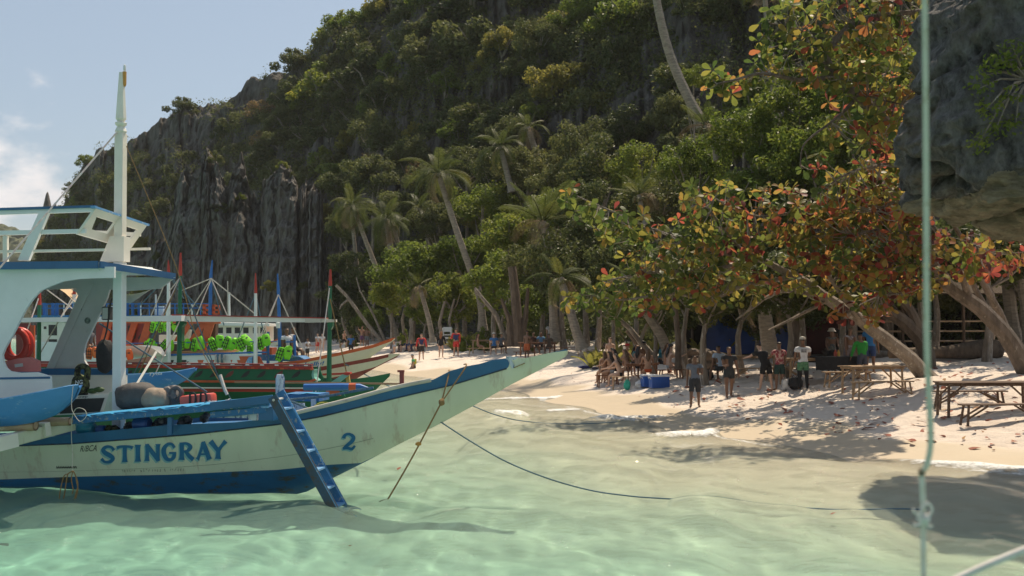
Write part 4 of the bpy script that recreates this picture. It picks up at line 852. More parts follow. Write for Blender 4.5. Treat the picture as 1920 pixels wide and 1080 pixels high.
M_ROPEB = pm('blue_rope', (.15, .25, .31), (.08, .14, .18), scale=30, rough=.9, bump=.6)
M_ROPET = pm('tan_rope', (.36, .23, .10), (.26, .15, .06), scale=40, rough=.95, bump=.6)
M_ROPEW = pm('white_rope', (.66, .61, .55), (.54, .48, .42), scale=30, rough=.9, bump=.5)
M_ROPEP = pm('pink_white_rope', (.82, .74, .70), (.72, .50, .46), scale=14, rough=.8)
M_BLACK = pm('black_cloth', (.018, .018, .02), (.03, .03, .032), scale=8, rough=.8, bump=.3)
M_DARK = pm('dark_interior', (.03, .03, .032), (.05, .048, .045), scale=3, rough=.7)
M_LETB = pm('letter_blue', (.018, .13, .27), (.022, .155, .31), scale=6, rough=.5, c3=(.08, .22, .32), wear=.3, wscale=20)
M_LETS = pm('letter_shadow_blue', (.22, .42, .44), (.27, .47, .46), scale=6, rough=.5)
M_INK = pm('black_marker', (.03, .035, .03), (.05, .055, .05), scale=9, rough=.6)
M_INKF = pm('faded_marker', (.23, .25, .19), (.33, .36, .27), scale=20, rough=.6)
def boat_hull(fr, par, pxs, top, stem, bands, beam, expo=.6, sub=3, far=True):
    def wf(px, py):
        yt, ys = interp(px, top), interp(px, stem)
        return interp(px, beam)*(max(0.0, min(1.0, (ys-py)/(ys-yt)))**expo if ys > yt+.5 else 0)+.012
    ups = [top]+[b[2] for b in bands[:-1]]; outs = []
    for k, (nm, mat, low) in enumerate(bands):
        mb = MB(); rows = []; rowf = []
        for px in pxs:
            yt, ys = interp(px, top), interp(px, stem)
            y0 = min(max(interp(px, ups[k]), yt), ys); y1 = ys if low is None else min(max(interp(px, low), yt), ys)
            r = []; r2 = []
            for i in range(sub+1):
                y = lerp(y0, y1, i/sub); w = wf(px, y); a, z = fr.pix(px, y, w); r.append(fr.world(a, w, z)); r2.append(fr.world(a, -w, z))
            rows.append(r); rowf.append(r2)
        mb.grid(rows, flip=False); mb.grid(rowf, flip=True)
        o = mb.build(nm, mat, par, smooth=True, norm=False); outs.append(o)
        bm = bmesh.new(); bm.from_mesh(o.data); bmesh.ops.dissolve_degenerate(bm, dist=1e-4, edges=bm.edges); bm.to_mesh(o.data); bm.free()
    return wf, outs
def strip(pts, hw):
    """mitred ribbon outline in the plane; returns vertex pairs and quads"""
    n = len(pts); L_ = []; Rr = []
    for i, (x, y) in enumerate(pts):
        x0, y0 = pts[max(i-1, 0)]; x1, y1 = pts[min(i+1, n-1)]; dx, dy = x1-x0, y1-y0; l = math.hypot(dx, dy)+1e-9
        L_.append((x-dy/l*hw[i], y+dx/l*hw[i])); Rr.append((x+dy/l*hw[i], y-dx/l*hw[i]))
    return L_+Rr, [(i, i+1, n+i+1, n+i) for i in range(n-1)]
def dense(pts, k=3):
    out = []
    for i in range(len(pts)-1):
        p0, p1, p2, p3 = [np.array(pts[j]) for j in (max(i-1, 0), i, i+1, min(i+2, len(pts)-1))]
        for q in range(k):
            u = q/k; out.append(tuple(.5*((2*p1)+(p2-p0)*u+(2*p0-5*p1+4*p2-p3)*u*u+(3*p1-p0-3*p2+p3)*u**3)))
    return out+[tuple(pts[-1])]
GLY = {
 'S': [[(.86, .74, .11), (.70, .93, .085), (.40, .95, .10), (.20, .78, .13), (.34, .58, .15), (.62, .43, .155), (.80, .25, .13), (.62, .06, .11), (.30, .05, .085), (.10, .24, .11)]],
 'T': [[(.0, .84, .11), (.25, .92, .085), (.75, .92, .085), (1.0, .84, .11)], [(.5, .93, .14), (.5, .45, .125), (.5, .12, .15), (.5, 0, .21)]],
 'I': [[(.5, 1, .22), (.5, .84, .16), (.5, .5, .145), (.5, .16, .16), (.5, 0, .22)]],
 'N': [[(.16, 1, .13), (.17, .5, .115), (.16, .14, .13), (.15, 0, .18)], [(.84, 1, .18), (.84, .86, .125), (.83, .5, .115), (.84, 0, .12)], [(.12, .97, .13), (.5, .5, .14), (.88, .03, .13)]],
 'G': [[(.86, .74, .10), (.70, .94, .085), (.42, .95, .10), (.18, .72, .14), (.15, .42, .15), (.34, .10, .13), (.62, .06, .10), (.82, .22, .12), (.84, .44, .12)], [(.50, .44, .06), (.98, .44, .07)]],
 'R': [[(.20, 1, .15), (.20, .5, .13), (.20, .14, .15), (.19, 0, .20)], [(.10, .93, .08), (.52, .94, .085), (.76, .74, .13), (.55, .52, .085), (.22, .48, .07)], [(.46, .50, .10), (.66, .24, .13), (.95, .02, .13)]],
 'A': [[(.50, 1.0, .10), (.36, .55, .085), (.20, .12, .09), (.12, 0, .16)], [(.46, 1.0, .13), (.62, .60, .15), (.80, .14, .14), (.86, 0, .19)], [(.28, .30, .055), (.72, .30, .055)]],
 'Y': [[(.05, 1, .17), (.22, .80, .14), (.50, .46, .13)], [(.95, 1, .15), (.76, .80, .10), (.50, .46, .11)], [(.50, .50, .13), (.50, .16, .14), (.49, 0, .20)]],
 '2': [[(.16, .70, .13), (.24, .90, .10), (.52, .97, .09), (.80, .80, .13), (.74, .55, .13), (.40, .28, .11), (.14, .08, .07)], [(.10, .07, .09), (.40, .10, .10), (.70, .04, .10), (.92, .24, .07)]]}
def letter(fr, par, wf, ch, x0, x1, ytop, ybot, mat, name, dx=0, dy=0, off=.004, z0=0):
    h = ybot-ytop; mb = MB(); off0 = off
    for si, st in enumerate(GLY[ch]):
        d = dense(st, 4); pts = [(x0+(x1-x0)*p[0]+dx, ybot-h*p[1]+dy) for p in d]; V, Fq = strip(pts, [p[2]*h*.92 for p in d])
        o_ = off0+si*.0012
        def put(q):
            w = wf(q[0], q[1])+o_; return fr.at(q[0], q[1], w)
        mb.add([put(q) for q in V], Fq)
    o = mb.build(name, mat, par, norm=False); return o
def text_mesh(txt, bold=0.0, shear=0.0):
    c = bpy.data.curves.new('t', 'FONT'); c.body = txt; c.offset = bold; c.shear = shear; c.resolution_u = 3
    o = bpy.data.objects.new('t', c); COL.objects.link(o); dg = bpy.context.evaluated_depsgraph_get(); me = bpy.data.meshes.new_from_object(o.evaluated_get(dg))
    V = np.array([v.co[:] for v in me.vertices]); Fl = [tuple(p.vertices) for p in me.polygons]
    bpy.data.objects.remove(o); bpy.data.curves.remove(c); bpy.data.meshes.remove(me)
    mn_, mx_ = V.min(0), V.max(0); V = (V-mn_)/np.maximum(mx_-mn_, 1e-6); return V, Fl
def text_on(fr, par, wf, txt, x0, x1, yt0, yb0, yt1, yb1, mat, name='lettering', bold=0.0, shear=0.0, off=.005):
    V, Fl = text_mesh(txt, bold, shear); mb = MB(); P = []
    for v in V:
        px = lerp(x0, x1, v[0]); py = lerp(lerp(yb0, yb1, v[0]), lerp(yt0, yt1, v[0]), v[1]); P.append(fr.at(px, py, wf(px, py)+off))
    mb.add(P, Fl); return mb.build(name, mat, par, norm=False)
def rope(name, label, pts, r, mat, group=None, n=6, cat='rope', par=None, k=5):
    P = [Vector(p) for p in dense([tuple(p) for p in pts], k)] if len(pts) > 2 else [Vector(p) for p in pts]
    o = MB().tube(P, r, n=n).build(name, mat, par, smooth=True)
    if par is None: setprops(o, label, cat, group)
    return o
# ------------------------------------------------------------------ the STINGRAY
SF = Frame((-3.42, 16.9), -10)
st = thing('outrigger_boat', 'pale green and blue outrigger boat lettered STINGRAY 2 with a long raised prow', 'boat', (-7, 17.5, 0))
TOPL = [(-400, 838), (0, 828), (53, 825), (133, 814), (240, 804), (314, 797), (440, 792), (520, 783), (573, 770), (650, 751), (740, 727), (812, 712), (843, 696), (873, 687), (897, 683), (923, 675), (950, 672), (983, 672), (1020, 664), (1060, 655), (1064, 657)]
STEM = [(-400, 985), (0, 975), (300, 965), (480, 945), (575, 922), (623, 897), (677, 870), (750, 832), (830, 792), (900, 754), (960, 720), (1020, 690), (1060, 669), (1064, 664)]
BANDL = [(-400, 846), (0, 837), (53, 835), (133, 832), (267, 822), (355, 815), (520, 796), (607, 780), (740, 747), (847, 722), (953, 690), (957, 672), (1064, 657)]
BOTL = [(-400, 903), (0, 899), (163, 893), (326, 890), (440, 884), (520, 881), (607, 872), (677, 868), (690, 900), (1064, 800)]
BEAM = [(-400, .72), (0, .80), (200, .78), (400, .70), (520, .62), (650, .48), (800, .28), (950, .11), (1064, .03)]
pxs = [-400, -300, -200, -100, 0, 60, 130, 200, 260, 314, 360, 410, 440, 480, 520, 548, 575, 600, 623, 650, 677, 710, 750, 790, 812, 830, 843, 860, 873, 897, 923, 940, 950, 953.5, 957.5, 970, 983, 1005, 1030, 1050, 1060, 1064]
wfS, _ = boat_hull(SF, st, pxs, TOPL, STEM, [('sheer_band', M_BLUE, BANDL), ('hull', M_CREAM, BOTL), ('hull_bottom', M_BOTT, None)], BEAM, sub=4)
# deck, inside the gunwale
mb = MB(); rows = []
for px in pxs[:-8]:
    y = interp(px, TOPL)+9; w = wfS(px, y)-.03; a, z = SF.pix(px, y, w); rows.append([SF.world(a, w, z), SF.world(a, 0, z-.02), SF.world(a, -w, z)])
mb.grid(rows); mb.build('deck', M_BLUEW, st, norm=False)
# seams
for pts, m, r in [([(330, 876), (400, 871), (480, 862), (560, 851), (640, 836), (700, 822)], M_INKF, .004), ([(0, 885), (100, 884), (220, 880), (320, 876)], M_INKF, .003)]:
    MB().tube([SF.at(x, y, wfS(x, y)) for x, y in dense(pts, 4)], r, n=5).build('plank_seam', m, st)
# worn rail along the top of the bow bulwark
MB().tube([SF.at(x, y, wfS(x, y)) for x, y in dense([(530, 781), (573, 769.5), (650, 750.5), (740, 726.5), (808, 712.5)], 6)], .035, n=7).build('rub_rail', M_WOOD, st, smooth=True)
mb = MB()
for (x0, y0), (x1, y1) in [((0, 837), (133, 832)), ((133, 832), (267, 822)), ((267, 822), (355, 815)), ((355, 815), (520, 796)), ((520, 796), (607, 780)), ((607, 780), (740, 747)), ((740, 747), (847, 722)), ((847, 722), (950, 691))]:
    k = 6
    mb.tube([SF.at(lerp(x0, x1, i/k), lerp(y0, y1, i/k), wfS(lerp(x0, x1, i/k), lerp(y0, y1, i/k))+.004) for i in range(k+1)], .012, n=5)
mb.build('sheer_moulding', M_BLUED, st, smooth=True)['kind'] = 'stuff'
# name and number, each with its pale drop shadow
for ch, x0, x1 in [('S', 187, 218), ('T', 219, 249), ('I', 251, 266), ('N', 271, 301), ('G', 303, 331), ('R', 335, 364), ('A', 366, 397), ('Y', 393, 425)]:
    xm = (x0+x1)/2; yt = lerp(837, 826.5, (xm-187)/238); yb = lerp(868, 860, (xm-187)/238)
    letter(SF, st, wfS, ch, x0, x1, yt, yb, M_LETS, 'letter_shadow', -2.2, 3.0, .003); letter(SF, st, wfS, ch, x0, x1, yt, yb, M_LETB, 'letter', 0, 0, .008)
letter(SF, st, wfS, '2', 640, 668, 813, 843, M_LETS, 'number_shadow', -2.4, 2.6, .003); letter(SF, st, wfS, '2', 640, 668, 813, 843, M_LETB, 'number', 0, 0, .008)
text_on(SF, st, wfS, 'R/BCA', 150, 181, 836, 847, 834, 846, M_INK, 'lettering', .004, .35)
mb = MB(); rr_ = random.Random(4)
for x0, x1, y0, y1, n in [(227, 254, 880, 886, 6), (262, 282, 879, 885, 4), (284, 302, 879, 885, 4), (306, 311, 879, 885, 1), (316, 346, 878, 884, 6)]:
    for i in range(n):
        x = lerp(x0, x1, (i+.3)/n); w_ = (x1-x0)/n*.55
        for q in range(2):
            pts = [(x+rr_.uniform(0, w_), rr_.uniform(y0, y1)) for _ in range(3)]; V, Fq = strip(pts, [.45]*3); mb.add([SF.at(a, b, wfS(a, b)+.004+.0008*q) for a, b in V], Fq)
mb.build('worn_lettering', M_INKF, st, norm=False)['kind'] = 'stuff'
mb = MB()
for i in range(12):
    x = 106+i*3.2; V, Fq = strip([(x, 874), (x+2.2, 878.5)], [.7, .7]); mb.add([SF.at(a, b, wfS(a, b)+.004) for a, b in V], Fq)
V, Fq = strip([(105, 877.5), (144, 875.5)], [.8, .8]); mb.add([SF.at(a, b, wfS(a, b)+.0055) for a, b in V], Fq)
mb.build('worn_lettering', M_INK, st, norm=False)['kind'] = 'stuff'
# prow details: cloth band, tip board joint
mb = MB(); mb.add([SF.at(x, y, wfS(x, y)+.012) for x, y in [(950, 671), (957, 670), (966, 688), (960, 692)]], [(0, 1, 2, 3)]); mb.add([SF.at(x, y, wfS(x, y)+.016) for x, y in [(948, 668), (972, 669), (966, 675), (950, 674)]], [(0, 1, 2, 3)])
mb.build('prow_cloth', M_PEEL, st)
mb = MB(); SF.poly([(966, 676), (983, 671.5), (984, 680), (964, 688)], wfS(975, 680)+.014, .01, mb); mb.build('prow_patch', M_CREAM, st)
MB().bar(SF.at(964, 689.5, .13), SF.at(984, 681, .12), .012, m=0).build('prow_seam', M_ROPET, st)
# rail and bench along the side
def plank(name, a, b, wa, wb, hgt, th, mat, par=st): return MB().bar(SF.at(*a, wa), SF.at(*b, wb), th, hgt, bev=.008).build(name, mat, par)
plank('side_rail', (128, 789), (505, 753), .90, .88, .125, .05, M_BLUEW)
plank('lower_rail', (395, 778), (500, 768), .84, .82, .10, .05, M_BLUEW)
plank('side_rail', (395, 762), (512, 748), .95, .93, .13, .045, M_BLUE)
rows = []
for i in range(40):
    px = lerp(140, 470, i/39); py = lerp(780.5, 749, i/39); a, z = SF.pix(px, py, .92); wv = .015*sin(i*1.1)+.012*sin(i*2.7)
    rows.append([SF.world(a, .935+wv*.6, z-.02+wv), SF.world(a, .90, z+.005+wv*.3), SF.world(a, .5, z+.015), SF.world(a, .2, z+.0)])
MB().grid(rows).build('bench_cover', M_TARP, st, smooth=True, norm=False)
mb = MB(); SF.box(mb, 314, 783, 322, 815, .89, .06); mb.build('rail_post', M_BLUE, st)
mb = MB(); SF.box(mb, 400, 775, 466, 783, .80, .06); mb.build('inner_beam', M_PEEL, st)
mb = MB(); SF.box(mb, 466, 773, 482, 788, .78, .3); mb.build('beam_end', M_PEEL, st)
mb = MB(); SF.box(mb, 484, 762, 512, 789, .84, .25, bev=.01); mb.build('beam_end', M_BLUE, st)
mb = MB(); SF.box(mb, 490, 755, 502, 765, .90, .2); mb.build('beam_end', M_LIGHTB, st)
p = SF.at(525, 756, .35); MB().lathe([(.075, -.3), (.075, .40), (.055, .47), (.001, .47)], p, n=8).build('bow_post', M_PEEL, st)
mb = MB(); SF.box(mb, 535, 738, 598, 752, -.2, .5); mb.build('bow_locker', M_BLUEW, st)
mb = MB()
for x in (540, 549, 556, 563): SF.box(mb, x, 756, x+7, 772, .1, .04)
mb.build('bow_slats', M_PEEL, st)['kind'] = 'stuff'
mb = MB(); SF.box(mb, 583, 748, 591, 762, -.1, .06); mb.build('locker_post', M_PEEL, st)
rows = [[SF.at(x, y0, -.15), SF.at(x, y0-1.5, -.45), SF.at(x, y0-1, -.75)] for x, y0 in [(532, 742), (545, 738), (560, 739.5), (575, 737), (590, 738), (601, 739)]]
MB().grid(rows).build('locker_cover', M_TARP, st, norm=False)
mb = MB(); SF.box(mb, 749, 697, 756, 722, -.3, .06); SF.box(mb, 745, 694, 757, 698, -.3, .05); mb.build('bow_cleat', pm('red_brown_paint', (.32, .07, .045), (.22, .05, .035), scale=8, rough=.6), st)
# ladder
la = thing('boarding_ladder', 'worn blue wooden boarding ladder hung over the side and dipping into the water', 'ladder', SF.world(.8, 1.3, 0))
NW, FWd = 1.38, 1.02
a0 = SF.at(514, 750, NW); a1 = SF.at(633, 968, NW); dv = (a1-a0).normalized(); a1 = a1+dv*.35
shift = SF.n*(FWd-NW)
MB().bar(a0-dv*.06, a1, .032, .15, up=SF.u).build('stringer', M_BLUED, la)
MB().bar(a0+shift-dv*.12, a1+shift, .032, .15, up=SF.u).build('stringer', M_BLUEW, la)
for off_ in (Vector((0, 0, 0)), shift):
    e0 = a0+off_+SF.u*.073+SF.n*.0; MB().bar(e0, a1+off_+SF.u*.073, .042, .012, up=SF.u).build('stringer_edge', M_LIGHTB, la)
ln = (a1-a0).length
for t in (.07, .24, .385, .52, .655, .785, .91):
    c = a0.lerp(a1, t)+shift*.5; MB().box(c, (.15, abs(FWd-NW)-.036, .028), SF.rot).build('step', M_LIGHTB, la)
MB().tube([a0+SF.n*.03, a0+shift-SF.n*.05], .02, n=8).build('hinge_bar', M_GREYP, la)
# cabin
cab_w = .78
mb = MB(); SF.poly([(-260, 503), (214, 500), (214, 521), (180, 521.5), (148, 523), (118, 527.5), (93, 537), (74, 546), (61, 561), (48, 579), (37, 601), (24, 627), (9, 653), (4, 666), (6, 679), (11, 690), (18, 696), (37, 699), (68, 698), (82, 702), (94, 706), (97, 770), (-260, 786)], cab_w, .05, mb); mb.build('cabin_wall', M_WHITE, st)
mb = MB(); SF.poly([(-260, 712), (94, 706), (94, 710), (-260, 716)], cab_w+.008, .006, mb); mb.build('wall_trim', M_BLUE, st)
fw_ = -.80
mb = MB(); SF.poly([(157, 530), (207, 537), (200, 560), (160, 645), (157, 662), (158, 676), (165, 688), (167, 692), (86, 692)], fw_, .05, mb); mb.build('cabin_pillar', M_GREYP, st)
mb = MB(); SF.poly([(165, 532), (174, 532), (101, 692), (92, 692)], fw_+.02, .018, mb); mb.build('pillar_moulding', M_GREYP, st)
mb = MB(); SF.poly([(136, 617), (166, 617), (162, 622), (134, 622)], fw_+.02, .018, mb); mb.build('pillar_moulding', M_GREYP, st)
mb = MB(); SF.poly([(40, 520), (327, 520), (300, 541), (231, 546), (207, 543), (155, 541), (80, 543), (60, 560), (40, 560)], fw_-.004, .05, mb); mb.build('cabin_lintel', M_GREYP, st)
mb = MB(); SF.poly([(148, 541), (156, 541), (152, 566), (148, 556), (143, 548), (133, 543)], fw_-.002, .05, mb); mb.build('window_corner', M_GREYP, st)
mb = MB(); SF.poly([(-200, 691), (236, 691), (236, 703), (-200, 703)], fw_+.04, .07, mb); mb.build('cabin_sill', M_BLUE, st)
mb = MB(); SF.poly([(-200, 703), (236, 703), (236, 760), (-200, 770)], fw_+.03, .05, mb); mb.build('cabin_lower_wall', M_CREAMW, st)
for x, y, r in ((164, 601, 6), (150, 579, 4)):
    c = SF.at(x, y, fw_+.012); rr = r*18.5/F; MB().lathe([(rr, 0), (rr, .006)], c, n=14, rot=SF.rot @ Matrix.Rotation(R(90), 3, 'X')).build('sticker', pm('sticker', (.05, .07, .06), (.25, .30, .27), scale=20, rough=.5), st)
sA, zR = SF.pix(185, 490, .86); sB, _ = SF.pix(-300, 490, .86); sV, zV = SF.pix(326, 514, -.86)
mb = MB(); c = SF.world((sA+sB)/2, 0, zR-.06); mb.box(c, (abs(sA-sB), 1.72, .10), SF.rot, bev=.015); mb.build('cabin_roof', M_WHITE, st)
vis = [SF.world(sA+.002, .86, zR-.012), SF.world(sV, -.86, zV), SF.world(sA+.002, -.86, zR-.03)]; mb = MB(); mb.prism(vis, (0, 0, -.095)); mb.build('roof_visor', M_WHITE, st)
mb = MB(); mb.box(SF.world((sA+sB)/2, .874, zR-.055), (abs(sA-sB), .025, .125), SF.rot); mb.bar(vis[0]+SF.u*.02+Vector((0, 0, -.04)), vis[1]+SF.u*.02+Vector((0, 0, -.04)), .035, .11); mb.build('roof_trim', M_BLUE, st)
mb = MB(); SF.box(mb, -260, 504, 186, 512, .80, 1.6); mb.build('roof_beam', M_WHITE, st)
# console with dark panel
mb = MB(); SF.poly([(100, 745), (205, 738), (192, 775), (98, 779)], -.1, .05, mb); mb.build('console', M_CREAMW, st)
mb = MB(); SF.poly([(115, 749), (196, 746), (187, 772), (112, 776)], -.092, .006, mb); mb.build('console_panel', M_DARK, st)
text_on(SF, st, lambda x, y: -.09, 'owp', 147, 164, 743, 748, 742, 747, M_INK, 'lettering', .01, .2)
mb = MB(); SF.poly([(205, 736), (213, 733), (213, 778), (192, 778)], .0, .4, mb); mb.build('console_side', M_CREAM, st)
# mast: square lower part, turned collar, tapering top
m0 = SF.at(223, 800, 0); mtop = SF.at(226.5, 250, 0)
ma = lambda py, dx=0: SF.at(lerp(222.5, 227.5, (800-py)/665)+dx, py, 0)
MB().bar(ma(803), ma(492), .165, .165, up=SF.u, bev=.012).build('mast', M_WHITE, st)
MB().bar(ma(492), ma(250), .155, .155, up=SF.u, bev=.012).build('mast', M_CREAMW, st)
MB().lathe([(.07, 0), (.105, .05), (.085, .10), (.06, .13), (.10, .17), (.105, .2), (.06, .22)], ma(252), n=8).build('mast_collar', M_CREAMW, st)
b = ma(229); h = ma(136).z-b.z; MB().lathe([(.05, 0), (.095, .06), (.09, .14), (.045, h), (.001, h+.01)], b, n=8).build('mast_top', M_CREAMW, st)
lp = ma(158, 6); MB().lathe([(.02, -.04), (.035, 0), (.035, .22), (.001, .23)], lp, n=8).build('mast_lamp', pm('orange_lamp', (.62, .30, .06), (.5, .24, .05), rough=.3), st)
MB().lathe([(.022, .24), (.026, .27), (.022, .33), (.001, .35)], lp, n=8).build('lamp_glass', pm('lamp_glass', (.75, .75, .72), rough=.2), st)
mb = MB(); SF.poly([(187, 490), (232, 490), (232, 443), (206, 443)], .1, .2, mb); mb.build('mast_foot', M_CREAMW, st)
# upper deck rails
def up(name, pts, w, th, mat): mb = MB(); SF.poly(pts, w, th, mb); return mb.build(name, mat, st)
up('top_rail', [(-260, 402), (174, 389), (174, 397), (-260, 411)], .80, .06, M_WHITE)
up('rail_cap', [(-260, 397), (176, 384.5), (176, 389), (-260, 402)], .83, .10, M_BLUE)
up('middle_rail', [(-260, 438), (160, 429), (159, 437), (-260, 447)], .78, .05, M_WHITE)
up('bottom_rail', [(-260, 473), (196, 466), (196, 470.5), (-260, 479)], .77, .05, M_CREAMW)
up('rail_post', [(74, 395), (92, 395), (53, 488), (33, 488)], .81, .06, M_WHITE)
up('rail_post', [(5, 442), (13, 442), (13, 490), (5, 490)], .78, .05, M_CREAMW)
up('rail_post', [(-120, 442), (-110, 442), (-110, 490), (-120, 490)], .78, .05, M_CREAMW)
sF, zt = SF.pix(180, 391, .80)
def fpt(f, dz, back=0.0): return SF.world(sF-back+f*0.0, lerp(.80, -.80, f), zt+dz-.15*f)
def board(name, quad, mat, th=.05, fwd=0.0):   # panel across the front of the upper deck: (f, drop, rake)
    return MB().prism([SF.world(sF+fwd-q[2], lerp(.80, -.80, q[0]), zt-q[1]-.13*q[0]) for q in quad], SF.u*-th).build(name, mat, st)
RK = .30
def rk(d): return d*RK/.40
for nm, q in [('front_board', [(0, 0), (1, 0), (1, .10), (0, .10)]), ('front_board', [(0, .30), (.62, .30), (1, .36), (1, .42), (0, .42)]), ('front_board', [(0, .10), (.09, .10), (.15, .30), (0, .30)]), ('front_board', [(.44, .10), (.66, .10), (.62, .30), (.44, .30)]), ('front_board', [(.90, .10), (1, .10), (1, .36), (.88, .34)])]:
    board(nm, [(f, d, rk(d)) for f, d in q], M_CREAMW)
board('front_cap', [(-.03, -.035, 0), (1.03, -.035, 0), (1.03, 0.0, 0), (-.03, 0.0, 0)], M_LIGHTB, .09, .02)
up('far_rail', [(178, 432), (262, 436), (262, 443), (178, 440)], -.80, .05, M_CREAMW); up('far_rail', [(150, 467), (280, 464), (280, 468.5), (150, 471)], -.80, .05, M_CREAMW)
# stays
rope('mast_stay', None, [SF.at(219, 248, .1), SF.at(-40, 548, 1.6)], .016, M_ROPEP, par=st)
rope('mast_stay', None, [SF.at(237, 274, 0), SF.at(330, 500, .0), SF.at(371, 640, .0), SF.at(425, 738, .1)], .0075, M_ROPET, par=st)
rope('mast_stay', None, [SF.at(186, 606, -.7), SF.at(235, 638, -.6), SF.at(388, 735, -.3)], .014, M_ROPEB, par=st)
rope('deck_brace', None, [SF.at(293, 660, -.6), SF.at(253, 726, .1)], .022, M_CREAMW, par=st)
rope('mast_stay', None, [SF.at(413, 703, .05), SF.at(421, 728, .1), SF.at(426, 740, .1)], .028, M_ROPEW, par=st)
# outrigger boom, bamboo poles and the float canoe on them
M_BOOM = M_CREAM
bo = MB(); bo.bar(SF.at(136, 795, .70), SF.at(-30, 838, 2.2), .16, .20, bev=.02); bo.build('outrigger_boom', M_BOOM, st)
MB().bar(SF.at(88, 803, 1.2), SF.at(78, 806, 1.3), .175, .215).build('boom_band', M_CREAMW, st)
MB().bar(SF.at(28, 824, 1.75), SF.at(-20, 836, 2.15), .175, .215).build('boom_band', M_CREAMW, st)
for a, b_, w, r, lab in [((67, 798), (-140, 803), 1.55, .082, 'bamboo pole with an open end lashed under the blue canoe'), ((132, 790), (-120, 797), 1.15, .068, 'second bamboo pole behind the first one under the blue canoe')]:
    p0 = SF.at(*a, w); p1 = SF.at(*b_, w); n = 24; P = [p0.lerp(p1, i/n) for i in range(n+1)]
    mb = MB(); mb.tube(P, [r*(1.10 if i % 8 == 3 else 1) for i in range(n+1)], n=12, cap=False); mb.tube([p0-SF.u*-.0, p0-SF.u*.3], [r*.72, r*.72], n=12, cap=True)
    o = mb.build('bamboo_pole', M_BAMB, None, smooth=True, norm=False); setprops(o, lab, 'bamboo pole')
def canoe(name, label, fr, pxs, top, bot, beam, mat, rim, par_group=None):
    c0 = fr.at(pxs[len(pxs)//2], interp(pxs[len(pxs)//2], bot), 0); t = thing(name, label, 'canoe', c0, par_group)
    boat_hull(fr, t, pxs, top, bot, [('hull', mat, None)], beam, expo=.5, sub=5)
    mb = MB(); rows = []
    for px in pxs:
        y = interp(px, top)+1; w = interp(px, beam)*.98; a, z = fr.pix(px, y, w); rows.append([fr.world(a, w, z), fr.world(a, 0, z-.05), fr.world(a, -w, z)])
    mb.grid(rows); mb.build('deck', mat, t, norm=False)
    MB().tube([fr.at(px, interp(px, top), interp(px, beam)) for px in pxs], .014, n=5).build('rim', rim, t); return t
K1 = Frame(SF.world(0, 1.65, 0)[:2], -10)
kp = [-300, -200, -100, -40, 0, 30, 60, 85, 105, 120, 132, 140, 145, 147]
canoe('canoe', 'blue canoe with a rounded upturned end carried on the outrigger boom', K1, kp, [(-300, 764), (0, 749), (60, 738), (105, 729), (130, 723.5), (147, 722)], [(-300, 806), (0, 800), (40, 797), (75, 790), (105, 778), (125, 764), (140, 745), (147, 727)], [(-300, .28), (60, .27), (120, .18), (147, .05)], M_CANOE, M_LIGHTB)
K2 = Frame(SF.world(0, -1.6, 0)[:2], -8)
kp = [150, 190, 230, 260, 290, 315, 335, 350, 360, 366]
cn2 = canoe('canoe', 'weathered blue canoe with white writing floating beyond the deck', K2, kp, [(150, 706), (230, 703), (290, 700), (335, 696), (366, 690)], [(150, 748), (230, 740), (290, 734), (325, 726), (350, 712), (366, 694)], [(150, .35), (300, .3), (366, .04)], M_CANOE, M_LIGHTB)
wk2 = lambda x, y: interp(x, [(150, .35), (300, .3), (366, .04)])*max(0.05, (interp(x, [(150, 748), (230, 740), (290, 734), (325, 726), (350, 712), (366, 694)])-y)/(interp(x, [(150, 748), (230, 740), (290, 734), (325, 726), (350, 712), (366, 694)])-interp(x, [(150, 706), (230, 703), (290, 700), (335, 696), (366, 690)])))**.5+.014
text_on(K2, cn2, wk2, 'Tyda', 279, 304, 698.5, 707, 697, 704, M_WHITE, 'lettering', .012, .25)
# string with a loop at the canoe and the frayed rope hanging below it
o = rope('loose_string', 'thin pale string looped round the canoe end and hanging down the hull', [SF.at(137, 724, 2.0), SF.at(134, 760, 2.0), SF.at(138, 775, 2.0), SF.at(150, 790, 2.0), SF.at(162, 780, 2.0), SF.at(158, 768, 2.0), SF.at(143, 766, 2.0), SF.at(135, 785, 1.9), SF.at(134, 820, 1.5), SF.at(136, 850, 1.4), SF.at(135, 884, 1.4)], .005, M_ROPEW)
fr_ = thing('frayed_rope', 'frayed tan rope end hanging in loose strands against the hull bottom', 'rope', SF.at(136, 884, 1.4))
for pts in ([(136, 883), (128, 888), (120, 893), (114, 915), (111, 935)], [(136, 884), (127, 890), (122, 920), (119, 936)], [(137, 883), (143, 895), (146, 910), (141, 930), (138, 946)], [(136, 884), (134, 900), (137, 918), (135, 926)], [(137, 883), (141, 890), (144, 905), (146, 918), (141, 938)]):
    rope('strand', None, [SF.at(x, y, 1.4) for x, y in pts], .009, M_ROPET, par=fr_)
